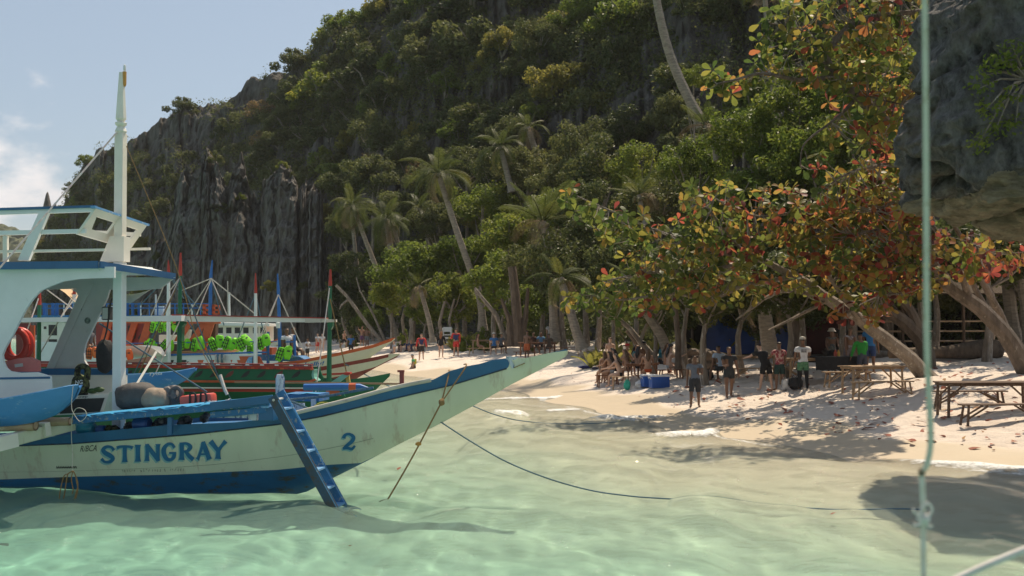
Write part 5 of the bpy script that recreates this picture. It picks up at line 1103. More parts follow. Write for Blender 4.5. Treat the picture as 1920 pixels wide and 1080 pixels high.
# cargo on the deck -------------------------------------------------
def blob(mb, c, r, nz_=.12, seed=0, n=2, M=None, sq=1.0):
    bm = bmesh.new(); bmesh.ops.create_icosphere(bm, subdivisions=n, radius=1); M = M or Matrix.Identity(3)
    for v in bm.verts:
        q = v.co.copy(); q = Vector([math.copysign(abs(x)**sq, x) for x in q]); q *= 1+nz_*mn.noise(v.co*2.2+Vector((seed, seed*.7, 0))); v.co = Vector(c)+M@Vector((q.x*r[0], q.y*r[1], q.z*r[2]))
    bm.verts.index_update(); mb.add([v.co for v in bm.verts], [[v.index for v in f.verts] for f in bm.faces]); bm.free(); return mb
def px_size(px, w, fr=SF):
    return (fr.at(px+1, 700, w)-fr.at(px, 700, w)).length
k_ = px_size(290, 0)
sk = thing('duffel_sack', 'large dark grey sack with a tan end lying on the deck', 'sack', SF.at(270, 768, 0))
blob(MB(), SF.at(258, 744, 0), (38*k_, .28, 25*k_), .10, 3, 3, SF.rot, .8).build('sack_body', pm('dark_grey_canvas', (.075, .07, .068), (.11, .10, .095), scale=4, rough=.85, bump=.5, bscale=8), sk, smooth=True)
blob(MB(), SF.at(293, 748, .06), (23*k_, .24, 20*k_), .12, 6, 3, SF.rot, .8).build('sack_end', pm('tan_canvas', (.36, .28, .21), (.29, .22, .165), scale=5, rough=.9, bump=.5, bscale=9), sk, smooth=True)
sb = thing('grey_bag', 'crumpled grey bag slumped between the tan sack end and the red bag', 'bag', SF.at(325, 760, -.1))
blob(MB(), SF.at(324, 741, -.1), (17*k_, .2, 17*k_), .45, 9, 3, SF.rot).build('bag_body', pm('grey_nylon', (.17, .155, .155), (.12, .11, .112), scale=4, rough=.6, bump=.6, bscale=6), sb, smooth=True)
MB().tube([SF.at(x, y, .02) for x, y in dense([(318, 748), (322, 732), (334, 727), (341, 738), (332, 752)], 4)], .04, n=8).build('bag_handle', pm('grey_nylon_dark', (.10, .09, .092), rough=.6), sb, smooth=True)
M_RED = pm('red_vinyl', (.62, .105, .075), (.52, .08, .06), scale=5, rough=.32, bump=.35, bscale=5, spec=.6)
rb = thing('red_bag', 'shiny red vinyl bag with black straps on the deck', 'bag', SF.at(370, 764, 0))
p0 = SF.at(372, 751, .05); MB().box(p0, (60*k_, .24, 22*k_), SF.rot @ Matrix.Rotation(R(-6), 3, 'Y'), bev=.05).build('bag_body', M_RED, rb, smooth=True)
for dx in (-14, 6): MB().tube([SF.at(372+dx+q[0], 751+q[1], .185) for q in dense([(-2, 10), (-2, -8), (0, -14), (6, -14), (9, -8), (8, 6)], 4)], .016, n=6).build('strap', M_BLACK, rb)
tw_ = thing('grey_cloth', 'pale grey cloth heaped on the side bench', 'cloth', SF.at(400, 757, .6))
rows = [[SF.at(378+i*5, 763-6*abs(sin(i*.45))-i*.45, .75-.1*j)+Vector((0, 0, .05*sin(i*1.3+j*2))) for j in range(6)] for i in range(12)]
MB().grid(rows).build('cloth_sheet', pm('grey_cloth', (.36, .38, .41), (.28, .30, .33), scale=6, rough=.9, bump=.4), tw_, smooth=True, norm=False)
cv = thing('camouflage_vest', 'camouflage vest bag propped up on the console', 'bag', SF.at(150, 742, -.3))
M_CAMO = pm('camouflage', (.025, .03, .02), (.13, .15, .06), scale=16, rough=.85, detail=2, c3=(.012, .012, .012), wear=.48, wscale=13)
blob(MB(), SF.at(150, 724, -.3), (16*k_, .12, 20*k_), .2, 12, 3, SF.rot, .85).build('vest_body', M_CAMO, cv, smooth=True)
MB().tube([SF.at(x, y, -.3) for x, y in dense([(145, 712), (146, 692), (155, 687), (164, 692), (163, 712)], 4)], .055, n=8).build('shoulder_strap', M_CAMO, cv, smooth=True)
text_on(SF, cv, lambda x, y: -.165, 'NG', 141, 155, 713, 721, 712, 720, M_WHITE, 'lettering', .02)
sh = thing('green_shoes', 'pair of dull green shoes lying beside the camouflage vest', 'shoes', SF.at(178, 738, -.3))
for dx in (0, 12): blob(MB(), SF.at(173+dx, 733-dx*.2, -.3), (11*k_, .06, 5*k_), .1, dx, 2, SF.rot).build('shoe', pm('green_fabric', (.05, .11, .03), (.03, .06, .02), scale=12), sh, smooth=True)
hbk = thing('hanging_backpack', 'black backpack hanging from the cabin frame by its strap', 'backpack', SF.at(198, 700, -.5))
blob(MB(), SF.at(197, 668, -.5), (15*k_, .14, 30*k_), .12, 4, 3, SF.rot, .8).build('backpack_body', M_BLACK, hbk, smooth=True)
MB().tube([SF.at(x, y, -.45) for x, y in dense([(190, 650), (200, 620), (207, 570), (210, 560)], 4)], .03, n=6, flat=.4).build('strap', M_BLACK, hbk)
spk = thing('speaker', 'small grey black speaker mounted under the cabin roof', 'speaker', SF.at(197, 600, -.7))
mb = MB(); SF.box(mb, 190, 575, 206, 600, -.6, .2, bev=.02); mb.build('speaker_case', M_DARK, spk); mb = MB(); SF.box(mb, 192, 577, 202, 598, -.595, .02); mb.build('grille', M_GREYP, spk)
M_LB = pm('lifebuoy_red', (.60, .055, .035), (.50, .045, .03), scale=4, rough=.4, bump=.1)
lb = thing('lifebuoy', 'red lifebuoy hanging inside the cabin at the far left', 'lifebuoy', SF.at(30, 648, -.5))
for dx, dw in ((0, 0), (9, -.15)):
    c = SF.at(27+dx, 646, -.45+dw); tor = MB(); ring = [c+(SF.rot @ Matrix.Rotation(R(35), 3, 'Z')) @ Vector((.20*cos(a), 0, .26*sin(a))) for a in np.linspace(0, 2*pi, 25)]; tor.tube(ring, .062, n=10, cap=False).build('ring', M_LB, lb, smooth=True)
pk = thing('life_jacket', 'faded pink life jacket leaning in the corner of the cabin opening', 'life jacket', SF.at(40, 696, .3))
mb = MB(); SF.poly([(8, 688), (16, 676), (34, 672), (52, 670), (68, 677), (69, 697), (30, 697), (14, 694)], .45, .12, mb); mb.build('jacket_body', pm('faded_pink', (.60, .20, .18), (.52, .17, .16), scale=4, rough=.7, bump=.3, bscale=8), pk)
mb = MB(); SF.poly([(27, 683), (42, 681), (43, 687), (28, 689)], .46, .008, mb); mb.build('grey_patch', M_GREYP, pk)
for i, (px, py, r, l, lab) in enumerate([(163, 803, 11, 15, 'teal plastic drum lying in the bilge behind the rail'), (191, 806, 8, 8, 'small blue plastic drum beside the teal drum'), (268, 795, 12, 14, 'blue plastic jerrycan standing behind the side rail')]):
    c = SF.at(px, py, .55); mb_ = MB().lathe([(.001, -l*k_), (r*k_*.9, -l*k_), (r*k_, -l*k_*.85), (r*k_, l*k_*.7), (r*k_*.8, l*k_*.9), (.001, l*k_)], c, n=12, rot=SF.rot @ Matrix.Rotation(R(90), 3, 'Y')); o = mb_.build('plastic_drum', pm('drum_plastic', (.02, .24, .36) if i == 0 else (.02, .09, .32), rough=.35), None, smooth=True)
    setprops(o, lab, 'drum')
for i, (px, py, s, lab) in enumerate([(215, 803, 14, 'dark camouflage bag stowed under the bench by the mast foot'), (240, 800, 9, 'small black bag stowed under the bench right of the mast foot'), (300, 793, 14, 'heap of black snorkel gear behind the side rail'), (350, 789, 15, 'black and white pile of masks and fins behind the rail post'), (385, 784, 11, 'dark pile of fins at the forward end of the bench')]):
    mb = MB()
    for q in range(5): blob(mb, SF.at(px+random.uniform(-s, s)*.7, py+random.uniform(-4, 4), .5+random.uniform(-.1, .1)), (s*.5*k_, .1, 6*k_), .5, q+i*7, 2, SF.rot)
    o = mb.build('gear_pile', M_CAMO if i == 0 else pm('wet_gear', (.02, .02, .025), (.10, .11, .12), scale=9, rough=.35, c3=(.45, .45, .46), wear=.30), None, smooth=True); setprops(o, lab, 'gear'); o['kind'] = 'thing'
# ropes of the bow
rope('bow_rope', 'thick blue rope running along the inside of the bow', [SF.at(533, 750, .2), SF.at(560, 748, .1), SF.at(610, 743, .05), (SF.at(660, 734, 0)), SF.at(700, 727, 0)], .024, M_ROPEB)
rope('bow_rope', 'short blue rope tail hanging round the bow post', [SF.at(530, 738, .45), SF.at(535, 752, .45), SF.at(550, 754, .4), SF.at(565, 760, .4), SF.at(578, 767, .42)], .02, M_ROPEB)
rope('bow_rope', 'yellow rope lying on the bow deck', [SF.at(590, 762, .2), SF.at(600, 756, .15), SF.at(612, 755, .1), SF.at(618, 757, .1)], .015, pm('yellow_rope', (.55, .48, .08), rough=.8))
ar = thing('anchor_rope', 'tan knotted rope tied over the prow and running down into the water', 'rope', SF.at(868, 686, .3))
kn = SF.at(828, 754, .5); en = G(712, 962, -.15)
rope('strand', None, [SF.at(870, 683, .0), SF.at(872, 690, wfS(872, 690)+.03), kn], .012, M_ROPET, par=ar); rope('strand', None, [SF.at(842, 694, 0), SF.at(841, 704, wfS(841, 704)+.03), kn], .012, M_ROPET, par=ar)
rope('strand', None, [kn, kn.lerp(en, .5)+Vector((0, 0, -.04)), en], .014, M_ROPET, par=ar)
blob(MB(), kn, (.05, .05, .06), .3, 3, 2).build('knot', M_ROPET, ar, smooth=True); blob(MB(), kn.lerp(en, .38), (.05, .03, .03), .3, 5, 2).build('knot', pm('orange_rope', (.55, .28, .07), rough=.9), ar, smooth=True)
s0 = SF.at(826, 791, .02)
pts = [s0]+[W(x, y, lerp(s0.y, 16.35, (x-826)/374)) for x, y in [(880, 826), (950, 866), (1030, 898), (1110, 920), (1180, 930)]]+[G(x, y, z_) for x, y, z_ in [(1230, 934, .02), (1300, 938, -.02), (1400, 945, -.04), (1500, 952, -.02), (1580, 956, -.005), (1640, 955, .004), (1690, 954, -.02), (1740, 956, -.10)]]
rope('mooring_rope', 'blue mooring rope sagging from the prow into the shallow water', pts, .0115, M_ROPEB, n=7, k=8)
rope('mooring_rope', 'thin dark line running from behind the prow to the beach', [W(884, 760, 24), W(930, 778, 27), G(985, 790, .02), G(1080, 795, .02), GT(1230, 786)], .014, M_ROPEB, k=8)
# ================================================================== BOATS BEHIND
M_GREEN = pm('green_boat_paint', (.012, .13, .065), (.010, .10, .05), scale=2, rough=.4, c3=(.03, .10, .06), wear=.4, wscale=8, bump=.08)
M_REDP = pm('red_boat_paint', (.42, .045, .03), (.34, .035, .025), scale=3, rough=.45, c3=(.22, .06, .05), wear=.38, wscale=14, bump=.1)
M_ORNG = pm('orange_red_paint', (.56, .115, .04), (.46, .085, .032), scale=3, rough=.45, c3=(.30, .09, .05), wear=.36, wscale=12, bump=.08)
M_MAR = pm('maroon_paint', (.24, .045, .04), (.19, .036, .032), scale=3, rough=.5, bump=.08)
M_BEIGE = pm('beige_hull_paint', (.62, .595, .47), (.55, .53, .41), scale=1.5, rough=.45, c3=(.42, .40, .32), wear=.28, wscale=5, bump=.05)
M_TEALP = pm('teal_edge_paint', (.20, .46, .40), (.16, .38, .33), scale=4, rough=.5)
M_CANV = pm('tan_canvas_awning', (.62, .45, .27), (.56, .40, .24), scale=2, rough=.8)
M_MBLUE = pm('mast_blue', (.03, .15, .45), (.025, .12, .36), scale=5, rough=.45)
M_WINDOW = pm('dark_window', (.02, .022, .025), rough=.15)
class Flat(Frame): pass
def fbar(fr, par, name, a, b, w, wid, mat, th=None, wb=None):
    return MB().bar(fr.at(*a, w), fr.at(*b, w if wb is None else wb), th or wid, wid).build(name, mat, par)
def fpoly(fr, par, name, pts, w, th, mat): mb = MB(); fr.poly(pts, w, th, mb); return mb.build(name, mat, par)
def mast(fr, par, pts, w, r0, r1, mat, tip=None, tipmat=None, n=8):
    """tapered pole given by its foot and head pixels, with a painted pointed tip"""
    a = fr.at(*pts[0], w); b = fr.at(*pts[1], w); MB().tube([a, b], [r0, r1], n=n).build('mast', mat, par, smooth=True)
    if tip: c = fr.at(*tip, w); MB().tube([b, b.lerp(c, .1), c], [r1*1.0, r1*1.08, .02], n=n).build('mast_tip', tipmat, par, smooth=True)
def stay(fr, par, a, b, w, mat, r=.012, wb=None): return rope('stay', None, [fr.at(*a, w), fr.at(*b, w if wb is None else wb)], r, mat, par=par, n=5)
# ---- green boat with red masts tips, nearest of the boats behind
GF = Frame((-4.6, 22.3), -4)
gb = thing('outrigger_boat', 'green outrigger boat with red edged side panel and red tipped green masts', 'boat', (-8, 22.5, 0))
hp = [-200, 0, 200, 400, 500, 560, 590, 640, 690, 730]
boat_hull(GF, gb, hp, [(-200, 705), (560, 712), (640, 715), (690, 708), (730, 700)], [(-200, 800), (560, 800), (640, 775), (690, 745), (730, 706)], [('hull', M_GREEN, None)], [(-200, .7), (500, .6), (640, .35), (730, .04)], sub=4)
gp = [(-100, 686), (588, 691), (589, 696), (586, 705), (588, 711), (594, 716), (592, 720), (584, 724), (580, 735), (-100, 730)]
fpoly(GF, gb, 'side_panel', gp, .95, .06, M_GREEN)
fpoly(GF, gb, 'panel_top_stripe', [(-100, 679.5), (584, 687), (586, 693), (-100, 686)], .985, .08, M_REDP)
for i in range(26):
    x = 236+i*13.8; y = 683.2+i*.31; fpoly(GF, gb, 'stripe_block', [(x, y), (x+6, y+.1), (x+6, y+3), (x, y+2.9)], .995, .03, M_ORNG if i % 2 else M_MAR)
fpoly(GF, gb, 'panel_cap', [(-100, 675.5), (584, 683), (584, 686), (-100, 679)], 1.0, .16, M_MAR)
for i in range(13):
    x = 240+i*27.5; y = 680.3+i*.33; fpoly(GF, gb, 'cap_block', [(x, y), (x+7, y+.1), (x+7, y+2.2), (x, y+2.1)], 1.01, .05, M_WHITE)
fpoly(GF, gb, 'panel_stripe', [(-100, 711), (578, 714), (590, 710), (593, 713), (580, 718), (-100, 714.5)], .975, .03, M_ORNG)
fpoly(GF, gb, 'panel_rail', [(-100, 727), (585, 730), (585, 735), (-100, 733)], 1.03, .06, M_REDP)
fpoly(GF, gb, 'pale_pole', [(-100, 724.5), (640, 727), (640, 729.2), (-100, 727)], 1.08, .05, M_CREAMW)
mb = MB()
def tear(x, y, s): return [(x-s*10, y+s*7), (x-s*4, y-s*1), (x+s*3, y-s*6), (x+s*9, y-s*8), (x+s*8, y-s*2), (x+s*3, y+s*4), (x-s*4, y+s*6.4)]
for i, x in enumerate([158, 240, 268, 340, 372, 401, 430, 460, 490, 522, 555]):
    fpoly(GF, gb, 'leaf_hole', tear(x, 700+x*.004, .92), .953+.002, .004, M_DARK if i % 3 else pm('hole_red', (.16, .05, .04)))
    if x > 330: fpoly(GF, gb, 'leaf_hole', tear(x-12, 727, .42), .9532, .004, M_DARK)
# scrolled end boards of the panel
prof = [(588, 688), (600, 688), (601, 697), (604, 704), (607, 709), (602, 716), (597, 724), (597, 737), (586, 737), (588, 724), (594, 716), (588, 710), (586, 704)]
mb = MB(); mb.prism([GF.at(x, y, .6) for x, y in prof], GF.n*-.05); mb.build('end_board', M_GREEN, gb)
mb = MB(); mb.prism([GF.at(x, y, .96) for x, y in [(586, 693), (589, 693), (588, 701), (589, 708), (595, 714), (592, 716), (586, 711), (584, 703)]], GF.n*-.30); mb.build('end_edge', M_TEALP, gb)
mast(GF, gb, [(336, 690), (338, 517)], .9, .058, .038, M_GREEN, (338.5, 474), M_REDP)
fpoly(GF, gb, 'mast_bracket', [(331, 600), (344, 600), (345, 607), (341, 613), (340, 640), (333, 640), (333, 613), (329, 607)], 1.0, .16, M_GREEN)
mast(GF, gb, [(617, 714), (619, 536)], .7, .055, .038, M_GREEN, (619.5, 505), M_REDP)
fpoly(GF, gb, 'mast_bracket', [(614, 600), (624, 600), (623, 612), (620, 618), (616, 618), (614, 612)], .8, .14, M_GREEN)
mast(GF, gb, [(72, 700), (74, 572)], .9, .055, .04, M_GREEN, (74.5, 540), M_REDP)
fpoly(GF, gb, 'roof_edge', [(38, 596), (340, 591.5), (340, 602), (38, 604)], 1.2, 1.9, M_WHITE)
fpoly(GF, gb, 'boom', [(320, 591), (612, 597), (612, 604.5), (320, 603)], .96, .16, M_CREAMW)
fpoly(GF, gb, 'boom_cap', [(322, 589.5), (612, 595.6), (612, 597.2), (322, 591.5)], .98, .18, M_REDP)
fpoly(GF, gb, 'boom_end', [(572, 597), (630, 599), (630, 604), (572, 605)], 1.0, .1, M_WOOD)
fpoly(GF, gb, 'cabin_panel', [(30, 606), (56, 606), (56, 690), (30, 690)], -.6, .05, M_MAR)
fpoly(GF, gb, 'cabin_post', [(56, 610), (64, 610), (64, 690), (56, 690)], -.5, .05, M_ORNG)
# bow outrigger piece, bamboo pole, float
fpoly(GF, gb, 'outrigger_arm', [(606, 726), (622, 727), (652, 705), (651, 698), (642, 702)], 1.3, .12, M_TEALP)
fpoly(GF, gb, 'arm_bracket', [(612, 728), (636, 728), (638, 742), (610, 742)], 1.35, .2, M_ORNG)
fpoly(GF, gb, 'arm_cap', [(643, 702), (646, 698), (656, 698), (657, 701), (651, 704)], 1.32, .16, M_REDP)
fpoly(GF, gb, 'arm_post', [(648, 703), (654, 703), (657, 726), (650, 726)], 1.2, .08, pm('ochre_paint', (.50, .36, .12), rough=.6))
fpoly(GF, gb, 'arm_brace', [(629, 716), (633, 716), (647, 744), (641, 744)], 1.45, .06, M_GREEN)
rope('bamboo_boom', None, [GF.at(440, 716.5, 1.5), GF.at(600, 718, 1.5), GF.at(762, 720, 1.5)], .022, pm('brown_pole', (.32, .20, .12), rough=.7), par=gb)
MB().tube([GF.at(570, 726, 2.2), GF.at(640, 725.5, 2.2), GF.at(675, 725, 2.2), GF.at(691, 727, 2.2)], [.07, .075, .06, .01], n=9).build('float', M_MBLUE, gb, smooth=True)
MB().tube([GF.at(655, 725.3, 2.2), GF.at(668, 725.2, 2.2)], [.077, .075], n=9).build('float_band', M_ORNG, gb, smooth=True)
for a, b_, m in [((338, 520), (318, 545), M_ROPEW), ((338, 522), (232, 740), M_ROPEB), ((338, 520), (420, 735), M_ROPEB), ((338, 520), (250, 725), M_ROPET), ((618, 540), (592, 735), M_ROPEP), ((619, 560), (650, 700), M_ROPET), ((338, 600), (292, 700), M_ROPEP), ((352, 600), (445, 770), M_ROPEB), ((338, 520), (300, 600), M_ROPEP), ((72, 560), (44, 640), M_ROPEP)]:
    stay(GF, gb, a, b_, 1.1, m, .013)
for a, b_ in [((88, 543), (142, 583)), ((134, 560), (72, 668)), ((150, 545), (110, 600))]: stay(GF, gb, a, b_, .4, M_ROPEW, .014)
# ---- orange framed boat lettered Mackelly!
MF = Frame((-9, 36.5), -7)
mbt = thing('outrigger_boat', 'cream outrigger boat with orange frames lettered Mackelly! full of hanging life vests', 'boat', (-14, 36.5, 0))
pm_ = [-100, 100, 250, 400, 480, 520, 560, 600, 640, 670, 700, 720, 734, 740]
MT = [(-100, 690), (470, 688), (520, 680), (560, 676), (640, 660), (700, 646), (734, 634), (740, 633)]
MS = [(-100, 745), (560, 742), (610, 728), (660, 700), (700, 666), (725, 648), (740, 637)]
MBd = [(-100, 696), (470, 694), (560, 682), (640, 666), (700, 652), (734, 640), (740, 634)]
MBm = [(-100, .9), (480, .85), (600, .5), (700, .16), (740, .04)]
wfM, _ = boat_hull(MF, mbt, pm_, MT, MS, [('gunwale', M_ORNG, MBd), ('hull', M_BEIGE, None)], MBm, sub=4)
text_on(MF, mbt, wfM, 'Mackelly!', 541, 608, 682, 692, 677, 687, M_MBLUE, 'lettering', .02, .2, off=.02)
text_on(MF, mbt, wfM, 'MBCA', 538, 548, 681, 684.5, 680, 684, M_INK, 'lettering', .0, .2, off=.024)
fpoly(MF, mbt, 'bulwark', [(160, 666), (478, 666), (486, 688), (160, 688)], .95, .06, M_WHITE)
fpoly(MF, mbt, 'bulwark_cap', [(160, 661), (300, 664), (500, 659), (500, 662), (300, 668), (160, 666)], 1.0, .14, M_MBLUE)
for x0, x1 in [(370, 382), (392, 402), (444, 470), (432, 436), (316, 326), (338, 350)]:
    fpoly(MF, mbt, 'bulwark_hole', [(x0, 675), (x1, 675), (x1-2, 680.5), (x0+2, 680.5)], .957, .004, M_ORNG if x0 > 360 else M_DARK)
text_on(MF, mbt, lambda x, y: .955, 'Joy', 338, 355, 676, 681.5, 676, 681.5, M_INK, 'lettering', .02, .3, off=.012)
fpoly(MF, mbt, 'bow_rail', [(480, 664), (560, 668), (575, 676), (560, 678), (480, 676)], .5, .8, M_BLUEW)
fpoly(MF, mbt, 'bulwark_end', [(448, 668), (486, 668), (498, 690), (456, 690)], .97, .05, M_ORNG)
fpoly(MF, mbt, 'blue_brace', [(466, 670), (474, 668), (472, 686), (456, 688)], 1.05, .06, M_LIGHTB)
# upper frame and cabin
fpoly(MF, mbt, 'cabin_panel', [(180, 605), (282, 605), (262, 660), (180, 660)], -.7, .06, M_MAR)
fpoly(MF, mbt, 'panel_hole', [(240, 611), (252, 609), (256, 618), (254, 634), (246, 640), (240, 632)], -.69+.005, .004, M_DARK)
fpoly(MF, mbt, 'panel_hole', [(258, 634), (264, 626), (267, 628), (262, 638)], -.69+.005, .004, M_DARK)
fpoly(MF, mbt, 'cabin_panel', [(150, 606), (172, 606), (172, 660), (150, 660)], -.6, .05, M_MAR)
for q in ([(272, 604), (286, 604), (268, 660), (254, 660)], [(344, 604), (362, 604), (338, 640), (326, 640)], [(378, 604), (388, 604), (366, 640), (352, 640)], [(384, 604), (402, 604), (384, 660), (374, 660)]):
    fpoly(MF, mbt, 'slanted_frame', q, .6, .08, M_ORNG)
fpoly(MF, mbt, 'cabin_beam', [(180, 600), (412, 602), (412, 607), (180, 606)], .65, .1, M_ORNG)
fpoly(MF, mbt, 'back_panel', [(262, 640), (400, 640), (400, 662), (258, 662)], -.3, .05, M_DARK)
fpoly(MF, mbt, 'slanted_frame', [(196, 606), (210, 606), (196, 660), (182, 660)], -.55, .06, M_ORNG)
fpoly(MF, mbt, 'slanted_frame', [(246, 606), (258, 606), (240, 660), (228, 660)], -.55, .06, M_ORNG)
fpoly(MF, mbt, 'white_locker', [(298, 628), (330, 628), (330, 645), (298, 645)], -.2, .2, M_WHITE)
fpoly(MF, mbt, 'white_locker', [(340, 618), (356, 618), (352, 640), (340, 640)], -.25, .2, M_GREYP)
mb = MB(); outer = [(381, 570), (410, 572), (413, 589), (380, 590)]
for q in ([(381, 570), (410, 572), (410, 575), (381, 574)], [(380, 579), (412, 580), (412, 583), (380, 583)], [(380, 588), (413, 587), (413, 590), (380, 590)], [(380, 570), (385, 570), (385, 590), (380, 590)], [(397, 571), (402, 571), (402, 590), (397, 590)], [(408, 572), (411, 572), (413, 590), (409, 590)]):
    fpoly(MF, mbt, 'front_board', q, .2, .06, M_ORNG)
fpoly(MF, mbt, 'rolled_awning', [(390, 604), (405, 604), (403, 634), (389, 634)], .3, .25, pm('striped_awning', (.16, .09, .07), (.07, .05, .045), scale=14, rough=.9, stretch=(3, 3, .3)))
mast(MF, mbt, [(393, 660), (395, 522)], .2, .085, .06, M_MBLUE, (398, 488), M_MBLUE)
mast(MF, mbt, [(526, 682), (522, 550)], .3, .08, .055, M_MBLUE, (520.5, 513), M_MBLUE)
mast(MF, mbt, [(479, 684), (479.5, 550)], 1.1, .075, .05, M_WHITE, (479, 512), M_REDP)
mast(MF, mbt, [(316, 684), (316, 512)], 1.2, .085, .055, M_WHITE, (315.5, 488), M_REDP)
mast(MF, mbt, [(502, 690), (503, 622)], .7, .05, .05, M_MBLUE); mast(MF, mbt, [(553, 670), (552, 628)], .2, .05, .05, M_MBLUE); fbar(MF, mbt, 'mast_rail', (524, 641), (553, 641), .2, .05, M_MBLUE)
MB().lathe([(.07, -.1), (.08, .1), (.001, .12)], MF.at(521.5, 610, .5), n=8).build('mast_light', M_WHITE, mbt)
fbar(MF, mbt, 'vest_rail', (230, 644), (520, 640), .9, .03, M_MBLUE)
for a, b_, m in [((396, 522), (345, 600), M_ROPEW), ((396, 522), (340, 545), M_ROPEW), ((396, 522), (430, 600), M_ROPEP), ((396, 522), (480, 590), M_ROPEW), ((396, 524), (365, 600), M_ROPEP), ((479, 552), (440, 650), M_ROPEB), ((480, 552), (505, 680), M_ROPEB), ((522, 552), (480, 650), M_ROPEP), ((522, 552), (570, 658), M_ROPEW), ((522, 552), (470, 690), M_ROPEP), ((316, 515), (280, 600), M_ROPEW), ((316, 515), (345, 560), M_ROPEB), ((316, 515), (380, 585), M_ROPEB), ((316, 517), (260, 575), M_ROPEB), ((427, 527), (428, 600), M_ROPEW), ((396, 524), (420, 610), M_ROPEB)]:
    stay(MF, mbt, a, b_, .8, m, .02)
bx = MB(); MF.box(bx, 491, 652, 510, 667, .4, .5); bx.build('deck_box', M_ORNG, mbt)
# blue coil of rope, dinghies
cr2 = thing('rope_coil', 'hank of blue and white rope hung on the white bulwark', 'rope', MF.at(414, 682, 1.1))
for i in range(7):
    rope('strand', None, [MF.at(405+i*2.6, 665, 1.05), MF.at(405+i*2.5+random.uniform(-2, 2), 673, 1.15), MF.at(406+i*2.3, 681+random.uniform(-1, 2), 1.1)], .03, M_ROPEB if i % 3 else M_ROPEW, par=cr2)
def dinghy(name, label, fr, w, top, bot, beam, mat, cat='dinghy'):
    xs = np.linspace(top[0][0], top[-1][0], 11); f2 = Frame(fr.world(0, w, 0)[:2], math.degrees(fr.ang)); t = thing(name, label, cat, f2.at(float(xs[5]), interp(xs[5], bot), 0))
    boat_hull(f2, t, [float(x) for x in xs], top, bot, [('hull', mat, None)], beam, expo=.45, sub=4); return t
M_ORK = pm('faded_orange_plastic', (.66, .30, .10), (.58, .36, .20), scale=2, rough=.5)
dinghy('kayak', 'long faded orange kayak lying along the deck under the life vests', MF, .6, [(296, 661), (380, 657), (430, 655), (447, 657)], [(296, 668), (320, 669), (400, 667), (440, 661), (447, 658)], [(296, .05), (320, .3), (420, .3), (447, .04)], M_ORK, 'kayak')
dinghy('dinghy', 'beige upturned dinghy lying left of the orange kayak', MF, 1.6, [(225, 649), (260, 648), (285, 652), (306, 667)], [(225, 669), (300, 669), (306, 668)], [(225, .4), (280, .4), (306, .1)], M_CREAMW)
dinghy('dinghy', 'faded pink dinghy nose under the beige dinghy', MF, 2.2, [(228, 677), (260, 672), (283, 668), (290, 669)], [(228, 684), (262, 684), (290, 674)], [(228, .4), (270, .3), (290, .05)], pm('faded_pink_hull', (.55, .24, .22), (.48, .19, .18), scale=3, rough=.6))
# life vests
M_VEST = pm('lime_vest', (.24, .72, .03), (.19, .62, .025), scale=6, rough=.6, bump=.3)
M_OVEST = pm('orange_vest', (.75, .17, .04), (.65, .13, .03), scale=6, rough=.6, bump=.3)
def vest(name, label, group, c, s, rz, mat=M_VEST, tilt=0):
    s = s*.76; t = thing(name, label, 'life vest', c, group); Rm = Matrix.Rotation(rz, 3, 'Z') @ Matrix.Rotation(tilt, 3, 'Y')
    R1 = Rm @ Matrix.Rotation(R(random.uniform(-16, 16)), 3, 'Y') @ Matrix.Rotation(R(random.uniform(-20, 20)), 3, 'X'); R2 = Rm @ Matrix.Rotation(R(random.uniform(-25, 25)), 3, 'Y') @ Matrix.Rotation(R(random.uniform(5, 40)), 3, 'Z')
    c1 = Vector(c)+Rm@Vector((-.12*s, 0, 0)); c2 = Vector(c)+Rm@Vector((.15*s, .05*s, .05*s))
    mb = MB(); blob(mb, c1, (.14*s, .09*s, .27*s), .22, random.random()*9, 3, R1, .62); mb.build('vest_panel', mat, t, smooth=True)
    mb = MB(); blob(mb, c2, (.15*s, .10*s, .25*s), .25, random.random()*9, 3, R2, .62); mb.build('vest_panel', mat, t, smooth=True)
    MB().box(c2+R2@Vector((0, -.098*s, .07*s)), (.11*s, .01, .05*s), R2).build('print_patch', M_DARK, t)
    mb = MB()
    for dx in (-.09, 0, .09): mb.box(c1+R1@Vector((dx*s, -.088*s, -.01*s)), (.022*s, .02, .44*s), R1)
    for dz in (-.15, -.02, .11): mb.box(c1+R1@Vector((0, -.091*s, dz*s)), (.25*s, .02, .024*s), R1)
    mb.build('strap', M_BLACK, t); return t
VG = 'lime life vests hung on the orange framed boat'
for px, py, w, s in [(290, 613, .7, .95), (306, 614, .65, .95), (322, 612, .6, .95), (333, 613, .5, .8)]:
    vest('life_vest', 'lime green life vest with black straps in the upper row under the roof', VG+' upper row', MF.at(px, py, w), s, R(random.uniform(-25, 10)), tilt=R(random.uniform(-25, 25)))
for px, py, w, s in [(280, 648, .95, 1.0), (312, 648, .95, 1.05), (345, 646, .9, .9), (369, 646, .95, 1.2), (405, 644, .95, 1.2), (430, 645, .95, 1.2), (457, 643, .95, 1.2), (493, 642, .95, 1.15)]:
    vest('life_vest', 'lime green life vest with black straps in the lower row along the rail', VG+' lower row', MF.at(px, py, w), s, R(random.uniform(-45, 45)), tilt=R(random.uniform(-30, 30)))
for px, py in [(392, 656), (437, 655), (472, 655), (446, 652)]:
    vest('life_vest', 'lime green life vest lying on the deck behind the lower row', VG+' on the deck', MF.at(px, py, .2), .9, R(random.uniform(-30, 30)))
vest('life_vest', 'lime green life vest hung apart on the bow beside the blue mast', None, MF.at(531, 664, .95), 1.25, 0)
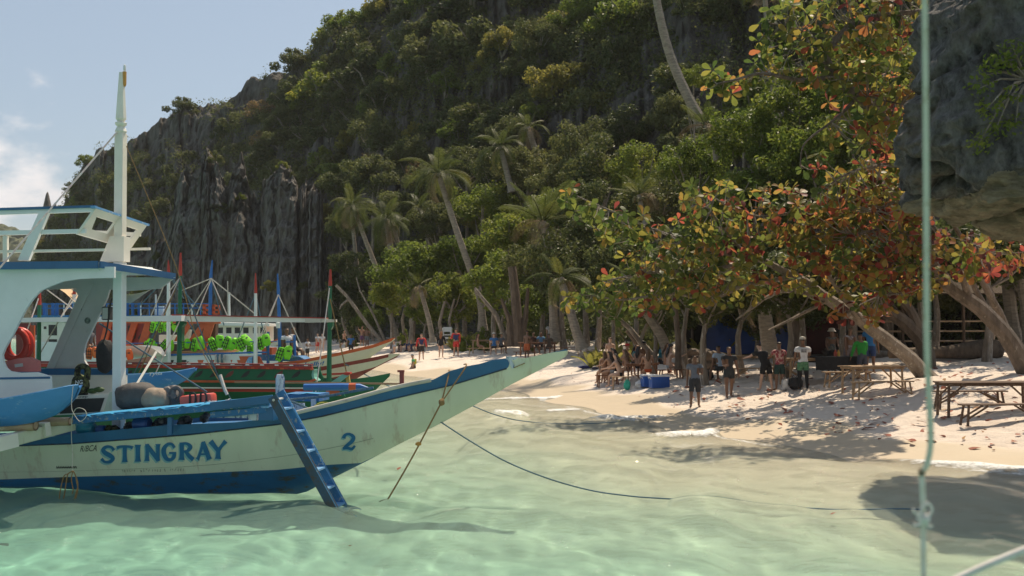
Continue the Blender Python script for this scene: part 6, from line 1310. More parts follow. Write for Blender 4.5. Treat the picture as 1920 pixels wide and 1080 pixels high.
for px, py, l in [(172, 663, 'orange life vest seen through the cabin window left of the backpack'), (236, 667, 'orange life vest lying beside the pink dinghy')]:
    vest('life_vest', l, None, MF.at(px, py, 2.2), 1.0, 0, M_OVEST)
# ---- cream boat with maroon stripes
RF = Frame((-5.5, 30.5), -9)
rbt = thing('outrigger_boat', 'cream boat prow with maroon stripes beyond the green side panel', 'boat', (-8, 30.5, 0))
RT = [(300, 700), (588, 690), (640, 681), (700, 670), (728, 664), (749, 663)]
RS = [(300, 770), (560, 762), (600, 748), (640, 727), (690, 697), (720, 681), (742, 671), (749, 665)]
boat_hull(RF, rbt, [300, 450, 540, 588, 620, 650, 680, 705, 728, 729, 742, 749], RT, RS, [('stripe', M_MAR, [(300, 707), (588, 698), (640, 688), (700, 677), (728, 670), (729, 663.5), (749, 663)]), ('hull', M_BEIGE, [(300, 728), (588, 714), (640, 705), (700, 690), (749, 665)]), ('hull_bottom', M_MAR, None)], [(300, .8), (560, .65), (700, .15), (749, .03)], sub=3)
fbar(RF, rbt, 'rub_rail', (588, 703), (655, 700), .6, .06, M_REDP)
rope('prow_line', 'blue line from the maroon striped prow down to the beach water', [RF.at(648, 683, .4), RF.at(690, 705, .5), GF.at(738, 728, 1.6)], .018, M_ROPEB)
# ---- blue railed boat with a tan awning, far left
BF = Frame((-20, 50), -3)
bb = thing('outrigger_boat', 'boat with a blue railed upper deck and a tan awning', 'boat', (-20, 50, 0))
fpoly(BF, bb, 'upper_deck', [(60, 591), (400, 591), (400, 597), (60, 597)], 1.0, 2.2, M_BLUEW)
for y in (570, 578): fbar(BF, bb, 'deck_rail', (70, y), (390, y-.5), 1.0, .05, M_MBLUE)
for x in list(range(72, 392, 16)): fbar(BF, bb, 'rail_post', (x, 569), (x, 592), 1.0, .045, M_MBLUE if x % 3 else M_WHITE)
for x in (80, 96, 104, 228, 236, 246, 258): fpoly(BF, bb, 'rail_panel', [(x, 568), (x+5, 568), (x+5, 591), (x, 591)], .5, .05, M_MBLUE)
fpoly(BF, bb, 'hull', [(40, 640), (520, 650), (540, 640), (545, 662), (520, 690), (40, 690)], .8, 1.6, M_WHITE)
fpoly(BF, bb, 'cabin', [(72, 603), (136, 605), (136, 668), (72, 668)], .7, 1.4, M_CREAMW)
for q in ([(91, 609), (107, 609), (107, 629), (91, 629)], [(91, 636), (107, 636), (107, 653), (91, 653)], [(82, 612), (87, 612), (87, 617), (82, 617)], [(120, 613), (124, 613), (124, 618), (120, 618)]): fpoly(BF, bb, 'window', q, .705, .02, M_WINDOW)
fpoly(BF, bb, 'cabin', [(405, 604), (500, 608), (500, 640), (405, 640)], .3, 1.2, M_CREAMW)
fpoly(BF, bb, 'cabin_roof', [(400, 604), (505, 607), (505, 612), (400, 610)], .6, 1.8, M_WHITE)
for x in (408, 424, 440, 456, 474, 488): fpoly(BF, bb, 'window', [(x, 614), (x+10, 614), (x+10, 625), (x, 625)], .306, .02, M_WINDOW)
fpoly(BF, bb, 'bow', [(480, 652), (528, 633), (530, 637), (510, 655), (480, 662)], .6, .8, M_BEIGE)
fpoly(BF, bb, 'bow_stripe', [(484, 650), (528, 632), (529, 634), (486, 653)], .62, .84, M_ORNG)
MB().grid([[BF.at(110, 541, .9), BF.at(130, 540, .2), BF.at(147, 542, -.6)], [BF.at(122, 549, .9), BF.at(138, 550, .2), BF.at(152, 556, -.6)], [BF.at(140, 566, .9), BF.at(147, 568, .2), BF.at(152, 571, -.6)]]).build('awning', M_CANV, bb, smooth=True, norm=False)
rows = [[BF.at(lerp(228, 302, u), lerp(552, 533, u)+6*sin(u*3.1), 1.0), BF.at(lerp(229, 290, u), lerp(562, 538, u)+6*sin(u*3.1), .4), BF.at(lerp(236, 262, u), lerp(573, 556, u)+2*sin(u*3), -.3)] for u in np.linspace(0, 1, 9)]
MB().grid(rows).build('awning', M_CANV, bb, smooth=True, norm=False)
for x, y in ((292, 552), (240, 575), (430, 548), (138, 545)): mast(BF, bb, [(x, 600), (x, y)], .3, .06, .04, M_WHITE)
mast(BF, bb, [(138, 600), (139, 552)], .5, .1, .09, M_WHITE, (139.5, 538), M_REDP)
for x in (210, 226, 300, 305): fbar(BF, bb, 'cargo_post', (x, 574), (x, 592), .2, .12, M_WHITE)
# ================================================================== PEOPLE
SKIN = [pm('tan_skin', (.42, .235, .15), (.38, .21, .135), scale=6, rough=.55), pm('brown_skin', (.20, .105, .065), (.17, .09, .055), scale=6, rough=.5), pm('fair_skin', (.56, .36, .26), (.52, .32, .23), scale=6, rough=.55)]
_cl = {}
def cloth(c, c2=None, c3=None, key=None):
    k = (c, c2, c3)
    if k not in _cl: _cl[k] = pm('fabric', c, c2, scale=9, rough=.85, bump=.25, bscale=14, c3=c3, wear=.48, wscale=11)
    return _cl[k]
HAIR = pm('dark_hair', (.018, .013, .010), (.035, .022, .015), scale=20, rough=.5); HAIRB = pm('brown_hair', (.085, .045, .022), (.13, .07, .035), scale=20, rough=.5); HAIRR = pm('reddish_hair', (.22, .09, .035), (.30, .13, .05), scale=20, rough=.55)
M_EYE = pm('eye_dark', (.015, .012, .01), rough=.2)
def person(label, at, H=1.68, face=0.0, pose='stand', skin=1, top=None, topmat=None, bottom=None, bottommat=None, hair='short', hairmat=None, hat=None, hatmat=None, arms=None, legs=None, lean=0.0, female=False, sleeve=.45, legcut=.8, headturn=0.0, seat=.43, group=None, fingers=False, extras=None):
    """one figure. at = point of the ground (standing) or of the seat's foot (sitting); face = heading in degrees, 0 looks to the camera"""
    h = H; hipz = .52*h; J = {}
    sw = (.105 if female else .122)*h
    seatz = None
    if pose == 'sit': hipz = seat+.085*h/1.68
    if pose == 'ground': hipz = .10
    fwd = Vector((0, -1, 0)); lat = Vector((1, 0, 0)); L_ = R(lean)
    up = Vector((0, -sin(L_), cos(L_)))
    P = Vector((0, 0, hipz)); J['pel'] = P; J['waist'] = P+up*.09*h; J['chest'] = P+up*.21*h; J['neck0'] = P+up*.295*h+fwd*.006*h
    nu = (up+Vector((0, 0, .6))).normalized(); J['neck'] = J['neck0']+nu*.045*h; J['chin'] = J['neck']+nu*.035*h+fwd*.012*h; J['head'] = J['chin']+nu*.055*h-fwd*.006*h; J['crown'] = J['head']+nu*.03*h
    for s, nm in ((-1, 'R'), (1, 'L')):
        J['sh'+nm] = P+up*.275*h+lat*s*sw
        a = (arms or {}).get(nm, (8, 4, 10))            # (swing forward deg, spread deg, elbow bend deg)
        sg, sp, be = R(a[0]), R(a[1]), R(a[2])
        d1 = Vector((s*sin(sp), -sin(sg)*cos(sp), -cos(sg)*cos(sp))); el = J['sh'+nm]+d1*.175*h
        sg2 = sg+be; d2 = Vector((s*sin(sp)*.5, -sin(sg2)*cos(sp*.5), -cos(sg2)*cos(sp*.5))); wr = el+d2*.15*h; ha = wr+d2*.05*h
        J['el'+nm], J['wr'+nm], J['ha'+nm] = el, wr, ha; J['fg'+nm] = ha+d2*.04*h
        hp = P+lat*s*.052*h-Vector((0, 0, .015*h)); J['hp'+nm] = hp
        l = (legs or {}).get(nm)
        if pose == 'sit': l = l or (82, 8, 78)
        elif pose == 'ground': l = l or (62+10*s, 14, 108)
        else: l = l or (3*s, 3, 4)
        sg, sp, be = R(l[0]), R(l[1]), R(l[2]); d1 = Vector((s*sin(sp), -sin(sg)*cos(sp), -cos(sg)*cos(sp))); kn = hp+d1*.235*h
        sg2 = sg-be; d2 = Vector((s*sin(sp)*.4, -sin(sg2), -cos(sg2))).normalized(); an = kn+d2*.235*h; ft = an+Vector((s*.02*h, -.085*h*max(.3, cos(sg2)), -.018*h))
        J['kn'+nm], J['an'+nm], J['ft'+nm] = kn, an, ft
    if pose == 'stand':
        lo = min(J['anL'].z, J['anR'].z)-.032*h
        for k in J: J[k] = J[k]-Vector((0, 0, lo))
    r = {'pel': (.092 if female else .085, .066), 'waist': (.068 if female else .080, .055), 'chest': (.088 if female else .104, .066), 'neck0': (.055, .045), 'neck': .031, 'chin': (.040, .044), 'head': (.050, .058), 'crown': (.040, .044)}
    for nm in 'LR': r.update({'sh'+nm: .040 if not female else .034, 'el'+nm: .026 if not female else .022, 'wr'+nm: .018, 'ha'+nm: (.022, .013), 'fg'+nm: .010, 'hp'+nm: .060, 'kn'+nm: .036, 'an'+nm: .022, 'ft'+nm: (.024, .016)})
    edges = [('pel', 'waist'), ('waist', 'chest'), ('chest', 'neck0'), ('neck0', 'neck'), ('neck', 'chin'), ('chin', 'head'), ('head', 'crown')]
    for nm in 'LR': edges += [('chest', 'sh'+nm), ('sh'+nm, 'el'+nm), ('el'+nm, 'wr'+nm), ('wr'+nm, 'ha'+nm), ('ha'+nm, 'fg'+nm), ('pel', 'hp'+nm), ('hp'+nm, 'kn'+nm), ('kn'+nm, 'an'+nm), ('an'+nm, 'ft'+nm)]
    if fingers:
        for nm, s in (('L', 1), ('R', -1)):
            d2 = (J['ha'+nm]-J['wr'+nm]).normalized(); side = d2.cross(lat).normalized(); del J['fg'+nm]; del r['fg'+nm]; edges.remove(('ha'+nm, 'fg'+nm))
            for i, (o_, ln) in enumerate([(-.021, .040), (-.007, .046), (.007, .043), (.021, .034)]):
                k1, k2 = f'f{i}a'+nm, f'f{i}b'+nm; b0 = J['ha'+nm]+side*o_*h*.6+d2*.012*h; J[k1] = b0+side*o_*h*.25+d2*ln*.5*h; J[k2] = J[k1]+d2*ln*.45*h-lat*s*.012*h; r[k1] = .0056; r[k2] = .0045; edges += [('ha'+nm, k1), (k1, k2)]
            J['tha'+nm] = J['wr'+nm].lerp(J['ha'+nm], .5)-side*.026*h; J['thb'+nm] = J['tha'+nm]+d2*.03*h-side*.006*h; r['tha'+nm] = .0065; r['thb'+nm] = .005; edges += [('wr'+nm, 'tha'+nm), ('tha'+nm, 'thb'+nm)]
    names = list(J); ix = {k: i for i, k in enumerate(names)}
    me = bpy.data.meshes.new('body'); me.from_pydata([tuple(J[k]) for k in names], [(ix[a], ix[b]) for a, b in edges], [])
    o = bpy.data.objects.new('body', me); COL.objects.link(o); md = o.modifiers.new('s', 'SKIN'); md.use_smooth_shade = True
    for k in names:
        rr = r[k]; rr = (rr, rr) if not isinstance(rr, tuple) else rr; me.skin_vertices[0].data[ix[k]].radius = (rr[0]*h, rr[1]*h)
    me.skin_vertices[0].data[ix['pel']].use_root = True
    sd = o.modifiers.new('d', 'SUBSURF'); sd.levels = sd.render_levels = 2 if fingers else 1
    dg = bpy.context.evaluated_depsgraph_get(); me2 = bpy.data.meshes.new_from_object(o.evaluated_get(dg)); bpy.data.objects.remove(o); bpy.data.meshes.remove(me)
    me2.name = 'body'; me2.materials.clear(); me2.materials.append(SKIN[skin])
    # classify vertices by nearest bone
    V = np.array([v.co[:] for v in me2.vertices]); best = np.full(len(V), 1e9); bone = np.zeros(len(V), int); tt = np.zeros(len(V))
    for bi, (a, b) in enumerate(edges):
        A, B = np.array(J[a]), np.array(J[b]); d = B-A; t = np.clip(((V-A)@d)/(d@d+1e-9), 0, 1); dist = np.linalg.norm(V-(A+t[:, None]*d), axis=1)
        m = dist < best; best[m] = dist[m]; bone[m] = bi; tt[m] = t[m]
    # face: nose, brow, jaw
    hd = np.array(J['head']); Rh = Matrix.Rotation(R(headturn), 3, 'Z'); fv = np.array(Rh@fwd)
    hb = [i for i, e in enumerate(edges) if e[0] in ('chin', 'head')]
    for i in np.where(np.isin(bone, hb))[0]:
        d = (V[i]-hd)/h; f = d@fv; side = np.linalg.norm(d-fv*f-np.array([0, 0, d[2]]))
        if f > .03: me2.vertices[i].co += Vector(fv)*(.014*h*math.exp(-(side/.014)**2-((d[2]+.008)/.02)**2))
    t = thing('person', label, 'person', Vector(at), group)
    body = link('body', me2, t)
    def garment(name, test, mat, off):
        sel = np.array([test(edges[bone[i]], tt[i], V[i]) for i in range(len(V))]); bm = bmesh.new(); bm.from_mesh(me2); bm.verts.ensure_lookup_table()
        kill = [f for f in bm.faces if not all(sel[v.index] for v in f.verts)]; bmesh.ops.delete(bm, geom=kill, context='FACES')
        if not bm.faces: bm.free(); return None
        bm.normal_update()
        for v in bm.verts: v.co += v.normal*off*h
        m = bpy.data.meshes.new(name); bm.to_mesh(m); bm.free(); m.materials.clear(); m.materials.append(mat); m.polygons.foreach_set('use_smooth', [True]*len(m.polygons)); return link(name, m, t)
    torso = {('pel', 'waist'), ('waist', 'chest'), ('chest', 'neck0')}
    zt = lambda v: float((Vector(v)-J['pel']).dot(up))/h
    if top == 'shirt':
        garment('shirt', lambda e, q, v: ((e in torso or e[0] == 'chest') and zt(v) > -.02 and zt(v) < .305) or (e[0][:2] == 'sh' and q < sleeve) or (e[0] == 'pel' and e[1][:2] == 'hp' and zt(v) > -.02) or (sleeve > 1 and e[0][:2] == 'el' and q < sleeve-1), topmat, .010)
    if top == 'vestover':
        garment('shirt', lambda e, q, v: ((e in torso or e[0] == 'chest') and zt(v) > .0 and zt(v) < .305) or (e[0][:2] == 'sh') or (e[0][:2] == 'el' and q < .8), topmat, .010)
        garment('vest', lambda e, q, v: ((e in torso or e[0] == 'chest') and zt(v) > .03 and zt(v) < .28 and abs(Vector(v).x) < .115*h), cloth((.03, .04, .12)), .022)
    if top == 'bikini':
        garment('bikini_top', lambda e, q, v: (e in torso or e[0] == 'chest') and .165 < zt(v) < .205, topmat, .004)
    if bottom == 'shorts':
        garment('shorts', lambda e, q, v: (e[0] == 'pel' and zt(v) < .05) or (e == ('pel', 'waist') and zt(v) < .05) or (e[0][:2] == 'hp' and q < legcut), bottommat, .012)
    if bottom == 'bikini':
        garment('bikini_bottom', lambda e, q, v: (e[0] == 'pel' and zt(v) < .035) or (e[0][:2] == 'hp' and q < .12), bottommat, .004)
    if bottom == 'sarong':
        garment('sarong', lambda e, q, v: (e[0] == 'pel' and zt(v) < .05) or (e[0][:2] == 'hp' and q < .9), bottommat, .02)
    if bottom == 'leggings':
        garment('shorts', lambda e, q, v: (e[0] == 'pel' and zt(v) < .05) or (e[0][:2] == 'hp' and q < legcut), bottommat, .012); garment('leggings', lambda e, q, v: (e[0][:2] == 'hp' and q > .5) or e[0][:2] == 'kn', cloth((.015, .015, .018)), .006)
    hm = hairmat or HAIR; H0 = J['head']
    if hair != 'none':
        garment('hair', lambda e, q, v: e[0] in ('chin', 'head') and ((np.array(v)-hd)@fv < .030*h and v[2] > hd[2]-.018*h or v[2] > hd[2]+.030*h), hm, .007)
    if hair == 'long':
        b = -Vector(fv); MB().tube([H0+b*.035*h, H0+b*.062*h-nu*.05*h, J['neck0']+b*.075*h, J['chest']+b*.082*h+Vector((0, 0, .04*h)), J['chest']+b*.08*h-up*.03*h], [.04*h, .052*h, .055*h, .045*h, .015*h], n=8, flat=.55).build('long_hair', hm, t, smooth=True, world=False)
    # eyes
    if H0 is not None and fingers:
        side = Vector(fv).cross(Vector((0, 0, 1)))
        for s in (-1, 1): MB().lathe([(.001, -.004*h), (.006*h, 0), (.001, .004*h)], H0+Vector(fv)*.056*h+side*s*.019*h+Vector((0, 0, .004*h)), n=6).build('eye', M_EYE, t, world=False)
        MB().box(H0+Vector(fv)*.050*h-nu*.032*h, (.024*h, .006*h, .005*h)).build('mouth', pm('lips', (.22, .09, .07), rough=.5), t, world=False)
    if hat == 'cap':
        MB().lathe([(.062*h, 0), (.064*h, .02*h), (.05*h, .045*h), (.001, .058*h)], H0+nu*.018*h, n=12).build('cap', hatmat, t, smooth=True, world=False)
        MB().box(H0+nu*.022*h+Vector(fv)*.085*h, (.075*h, .065*h, .006*h), Rh).build('cap_peak', hatmat, t, world=False)
    if hat == 'bucket': MB().lathe([(.098*h, -.022*h), (.068*h, .012*h), (.06*h, .05*h), (.001, .058*h)], H0+nu*.018*h, n=14).build('hat', hatmat, t, smooth=True, world=False)
    if hat == 'straw': MB().lathe([(.13*h, -.004*h), (.062*h, .008*h), (.055*h, .05*h), (.001, .056*h)], H0+nu*.02*h, n=14).build('hat', hatmat, t, smooth=True, world=False)
    if extras: extras(t, J, h, up, Vector(fv))
    t.rotation_euler = (0, 0, R(face)); return t
# ------------------------------------------------------------------ tables, benches and the camp
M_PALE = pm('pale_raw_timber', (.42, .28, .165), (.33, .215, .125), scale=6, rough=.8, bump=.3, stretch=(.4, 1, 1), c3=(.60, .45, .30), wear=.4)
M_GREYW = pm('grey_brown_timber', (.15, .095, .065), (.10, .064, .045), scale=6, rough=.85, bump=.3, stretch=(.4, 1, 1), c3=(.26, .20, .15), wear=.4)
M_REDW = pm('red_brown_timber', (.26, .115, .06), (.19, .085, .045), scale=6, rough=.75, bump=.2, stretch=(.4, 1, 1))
def loc2(t, ang): M = Matrix.Rotation(ang, 3, 'Z'); return lambda x, y, z: M@Vector((x, y, z))
def table(label, at, ang, L_=1.9, Wd=.75, Hh=.75, mat=M_PALE, group=None, slats=6, name='picnic_table', brace=True):
    t = thing(name, label, 'table', at, group); q = loc2(t, ang); rot = Matrix.Rotation(ang, 3, 'Z')
    for i in range(slats):
        y = -Wd/2+(i+.5)*Wd/slats; MB().box(q(random.uniform(-.02, .02), y, Hh-.02+random.uniform(-.004, .004)), (L_+random.uniform(-.05, .05), Wd/slats*.88, .035), rot, bev=.008).build('slat', mat, t, world=False)
    for sx in (-1, 1):
        for sy in (-1, 1): MB().tube([q(sx*(L_/2-.12), sy*(Wd/2-.08), -.1), q(sx*(L_/2-.14), sy*(Wd/2-.08), Hh-.04)], [.036, .033], n=7).build('leg', mat, t, world=False)
        MB().bar(q(sx*(L_/2-.13), -Wd/2, Hh-.07), q(sx*(L_/2-.13), Wd/2, Hh-.07), .05).build('cross_bar', mat, t, world=False)
        if brace:
            for sy in (-1, 1): MB().bar(q(sx*(L_/2-.14), sy*(Wd/2-.08), Hh-.38), q(sx*(L_/2-.50), sy*(Wd/2-.08), Hh-.06), .035).build('brace', mat, t, world=False)
    for sy in (-1, 1): MB().bar(q(-L_/2+.1, sy*(Wd/2-.08), Hh-.075), q(L_/2-.1, sy*(Wd/2-.08), Hh-.075), .04).build('side_bar', mat, t, world=False)
    return t
def bench(label, at, ang, L_=1.7, Wd=.30, Hh=.43, mat=M_PALE, group=None, slats=3, name='bench', cross=True):
    t = thing(name, label, 'bench', at, group); q = loc2(t, ang); rot = Matrix.Rotation(ang, 3, 'Z')
    for i in range(slats):
        y = -Wd/2+(i+.5)*Wd/slats; MB().box(q(random.uniform(-.02, .02), y, Hh-.018), (L_+random.uniform(-.04, .04), Wd/slats*.88, .032), rot, bev=.007).build('slat', mat, t, world=False)
    for sx in (-1, 1):
        for sy in (-1, 1): MB().tube([q(sx*(L_/2-.10), sy*(Wd/2+.0), -.08), q(sx*(L_/2-.16), sy*(Wd/2-.05), Hh-.03)], [.03, .028], n=6).build('leg', mat, t, world=False)
        if cross:
            for sy in (-1, 1): MB().bar(q(sx*(L_/2-.12), sy*(Wd/2-.03), .08), q(sx*(L_/2-.62), sy*(Wd/2-.05), Hh-.05), .035).build('brace', mat, t, world=False)
    return t
def on(px, py): return GT(px, py)
# right hand tables
p = on(1636, 735); table('pale timber picnic table in the sun by the leaning trunk', p, R(14), 1.9, .72, .74)
p2 = on(1655, 748); bench('pale timber bench in front of the sunlit picnic table', p2, R(14), 1.95, .32, .45)
p3 = on(1590, 722); bench('pale timber bench behind the left end of the sunlit picnic table', p3, R(14), 1.7, .3, .42)
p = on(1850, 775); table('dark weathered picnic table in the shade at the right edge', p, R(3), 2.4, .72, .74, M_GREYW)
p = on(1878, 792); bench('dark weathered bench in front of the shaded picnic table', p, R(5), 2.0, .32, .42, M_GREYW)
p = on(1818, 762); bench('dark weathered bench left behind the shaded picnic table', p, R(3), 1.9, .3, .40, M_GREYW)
# cooking table covered in black cloth
pc = on(1535, 718); ct = table('long timber table with a black cloth where people prepare food', pc, R(10), 2.6, .9, .80, M_PALE, slats=6)
bc = thing('black_cloth', 'black cloth draped over the food table', 'cloth', pc)
q = loc2(bc, R(10)); rows = []
for i in range(15):
    x = lerp(-.35, 1.32, i/14); rows.append([q(x, .46, .62), q(x, .46, .835), q(x, 0, .842), q(x, -.47, .835), q(x+.01*sin(i*2), -.50+.02*sin(i*1.9), .60), q(x, -.51+.03*sin(i*1.3), .40+.02*sin(i*2.3))])
MB().grid(rows).build('cloth_sheet', M_BLACK, bc, smooth=True, norm=False, world=False)
for i, (x, y, m, l) in enumerate([(.55, -.1, pm('red_sauce', (.5, .08, .04), rough=.3), 'red sauce bottle standing on the black cloth'), (.66, -.12, pm('yellow_sauce', (.62, .36, .06), rough=.3), 'yellow sauce bottle standing on the black cloth')]):
    o = MB().lathe([(.001, 0), (.05, 0), (.05, .13), (.02, .17), (.018, .21), (.001, .21)], pc+q(x, y, .843), n=10).build('sauce_bottle', m, None, smooth=True); setprops(o, l, 'bottle')
p = on(1405, 705); table('shaded timber table behind the man in the dark shirt', p, R(8), 1.9, .75, .75, M_PALE)
p = on(1412, 716); bench('shaded timber bench in front of the table behind the dark shirted man', p, R(8), 1.7, .3, .43)
p = on(1480, 728); bench('timber bench under the edge of the food table', on(1470, 712), R(8), 1.4, .3, .42)
# bikini group: table and benches
p = on(1205, 716); table('low timber table hidden among the seated women', p, R(60), 1.7, .75, .72, M_REDW, slats=5)
b1 = on(1140, 724); bench('red brown wooden bench at the left of the seated women', b1, R(8), 1.0, .3, .44, M_REDW, slats=3, cross=False)
b2 = on(1162, 729); bench('grey wooden stool bench under the front seated woman', b2, R(-5), .72, .34, .46, M_PALE, slats=3, cross=False)
b3 = on(1258, 716); bench('red brown wooden bench at the right of the seated women', b3, R(15), 1.1, .3, .44, M_REDW, slats=3, cross=False)
# far tables
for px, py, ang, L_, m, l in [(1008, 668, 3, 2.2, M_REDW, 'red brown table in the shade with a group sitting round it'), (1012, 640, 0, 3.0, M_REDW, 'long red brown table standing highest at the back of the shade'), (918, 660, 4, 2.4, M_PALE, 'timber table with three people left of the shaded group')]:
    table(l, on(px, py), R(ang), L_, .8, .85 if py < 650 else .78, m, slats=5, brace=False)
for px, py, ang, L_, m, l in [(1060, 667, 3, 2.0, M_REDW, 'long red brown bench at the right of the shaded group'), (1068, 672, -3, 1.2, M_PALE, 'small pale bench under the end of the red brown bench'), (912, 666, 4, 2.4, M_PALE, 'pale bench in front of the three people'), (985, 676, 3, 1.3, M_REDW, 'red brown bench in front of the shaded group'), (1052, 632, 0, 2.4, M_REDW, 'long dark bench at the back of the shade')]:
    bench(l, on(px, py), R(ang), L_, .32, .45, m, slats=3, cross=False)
# lifeguard chair
pl = on(838, 652); lc = thing('lifeguard_chair', 'tall white lifeguard chair frame at the back of the beach', 'chair', pl); s = pl.y/F
for x in (-9, 9):
    for y in (0, .7): MB().bar(Vector((x*s, y, -.1)), Vector((x*s*.85, y*.8+.05, 37*s)), .075).build('leg', M_WHITE, lc, world=False)
for z in (10, 17, 24): MB().box(Vector((0, .0, z*s)), (18*s, .05, .07)).build('rung', M_WHITE, lc, world=False)
MB().box(Vector((0, .3, 19*s)), (18*s, .7, .06)).build('seat', M_WHITE, lc, world=False); MB().box(Vector((0, .6, 34*s)), (16*s, .05, .35)).build('backrest', M_WHITE, lc, world=False)
# coolers and bags by the women
M_CB = pm('cooler_blue', (.015, .085, .36), (.012, .07, .30), scale=3, rough=.4); M_CW = pm('cooler_white', (.70, .72, .74), rough=.4)
for px, py, w_, l in [(1236, 729, .66, 'blue cooler box with a white lid standing in front'), (1217, 727, .5, 'blue cooler box half hidden behind the front cooler')]:
    pt = on(px, py)+(Vector((0, .15, 0)) if w_ == .5 else Vector((0, 0, 0))); t = thing('cooler_box', l, 'cooler', pt)
    rot = Matrix.Rotation(R(12), 3, 'Z'); MB().box(Vector((0, 0, .19)), (w_, .38, .40), rot, bev=.02).build('cooler_body', M_CB, t, world=False, smooth=True); MB().box(Vector((0, 0, .415)), (w_+.03, .40, .06), rot, bev=.015).build('lid', M_CW, t, world=False, smooth=True)
    MB().tube([rot@Vector((-w_/2-.01, -.10, .30)), rot@Vector((-w_/2-.05, -.10, .36)), rot@Vector((-w_/2-.05, .10, .36)), rot@Vector((-w_/2-.01, .10, .30))], .014, n=5).build('handle', M_CW, t, world=False)
def bag(name, label, px, py, r, mat, seed=0, cat='bag', dz=0, handles=True):
    pt = on(px, py)+Vector((0, 0, dz)); t = thing(name, label, cat, pt); blob(MB(), (0, 0, r[2]*.9), r, .3, seed, 3, None, .8).build('bag_body', mat, t, smooth=True, world=False)
    if handles:
        for s in (-1, 1): MB().tube([Vector((s*r[0]*.5, 0, r[2]*1.6)), Vector((s*r[0]*.3, 0, r[2]*2.3)), Vector((-s*r[0]*.1, 0, r[2]*1.7))], .014, n=5).build('handle', mat, t, world=False)
    return t
bag('tote_bag', 'teal green bag standing on the sand beside the stool bench', 1176, 731, (.12, .09, .18), cloth((.05, .42, .30)), 2)
bag('plastic_bag', 'crumpled white plastic bag lying on the sand left of the coolers', 1201, 729, (.20, .15, .13), pm('white_plastic', (.62, .62, .60), rough=.4), 5)
bag('cloth_bag', 'light blue towel hanging on the end of the left bench', 1143, 716, (.12, .08, .13), cloth((.16, .42, .68)), 8, 'towel', .12, False)
bag('rucksack', 'black rucksack lying on the sand behind the grey shirted man', 1327, 712, (.22, .16, .16), M_BLACK, 4)
bag('black_bag', 'black bag standing on the sand under the food table', 1492, 730, (.22, .16, .20), M_BLACK, 6)
bag('white_bag', 'small white and black bag beside the black bag under the food table', 1471, 733, (.10, .09, .19), pm('white_black_plastic', (.60, .60, .60), (.1, .1, .1), scale=5, rough=.4), 7)
bag('rice_sack', 'white sack leaning in front of the blue tarpaulin', 1482, 640, (.22, .18, .30), pm('white_sack', (.50, .47, .46), rough=.7), 3)
for px, py, l, c in [(1098, 691, 'crumpled dark blue towel lying alone on the sand', (.03, .035, .16)), (1116, 693, 'small dark cloth lying beside the left bench', (.06, .05, .09))]:
    pt = on(px, py); o = blob(MB(), pt+Vector((0, 0, .04)), (.32 if px < 1110 else .14, .2, .07), .5, px, 3).build('beach_towel', cloth(c), None, smooth=True); setprops(o, l, 'towel')
# ------------------------------------------------------------------ huts behind the trees
M_POST = pm('hut_timber', (.14, .095, .065), (.09, .06, .042), scale=5, rough=.85, bump=.3); M_HUT = pm('hut_woven_wall', (.030, .022, .017), (.018, .014, .011), scale=14, rough=.95, bump=.5)
M_THATCH = pm('palm_thatch', (.16, .115, .075), (.10, .07, .045), scale=12, rough=.95, bump=1.0, stretch=(4, 4, .4))
hut = thing('beach_hut', 'dark open bamboo hut with railings at the back of the shade', 'hut', (19.5, 47, gz(19.5, 47)))
x0, x1, y0, y1, zz = -4.6, 6.5, -.5, 4.5, 0
MB().box((1, y1, 1.6), (11.4, .15, 3.6)).build('back_wall', M_HUT, hut, world=False); MB().box((x0, 2, 1.6), (.12, 5, 3.4)).build('side_wall', M_HUT, hut, world=False)
for x in (-4.4, -1.6, 1.2, 4.0, 6.4): MB().tube([(x, y0, -.3), (x, y0, 3.1)], .08, n=7).build('post', M_POST, hut, world=False)
for z in (.55, 1.0, 1.45):
    MB().tube([(x0, y0, z), (x1, y0, z+.05)], .045, n=6).build('rail', M_BAMB, hut, world=False)
MB().prism([(x0-.6, y0-.7, 2.75), (x0-.6, y1+.6, 2.75), (x0-.6, (y0+y1)/2, 4.7)], (12.4, 0, 0)).build('roof', M_THATCH, hut, world=False)
hut2 = thing('beach_hut', 'shelter hung with a blue tarpaulin behind the palm trunks', 'hut', (12.0, 46.5, gz(12, 46.5)))
for x in (-3.2, 0, 3.4):
    for y in (-.2, 3): MB().tube([(x, y, -.3), (x, y, 2.6)], .07, n=7).build('post', M_POST, hut2, world=False)
MB().grid([[Vector((lerp(-3.2, .9, i/12), -.25+.08*sin(i*1.7+j), lerp(.25, 2.3, j/5)+.05*sin(i))) for j in range(6)] for i in range(13)]).build('tarpaulin', pm('blue_tarpaulin', (.010, .055, .24), (.008, .04, .17), scale=2, rough=.4, bump=.3, bscale=2), hut2, smooth=True, norm=False, world=False)
MB().box((2.4, -.2, 1.2), (2.0, .08, 2.0)).build('wall_panel', pm('dark_red_panel', (.075, .018, .014), (.05, .014, .012), scale=3, rough=.8), hut2, world=False)
MB().box((0, 3.1, 1.3), (7, .1, 2.8)).build('back_wall', M_HUT, hut2, world=False)
MB().prism([(-3.8, -.9, 2.45), (-3.8, 3.8, 2.45), (-3.8, 1.4, 4.0)], (7.8, 0, 0)).build('roof', M_THATCH, hut2, world=False)
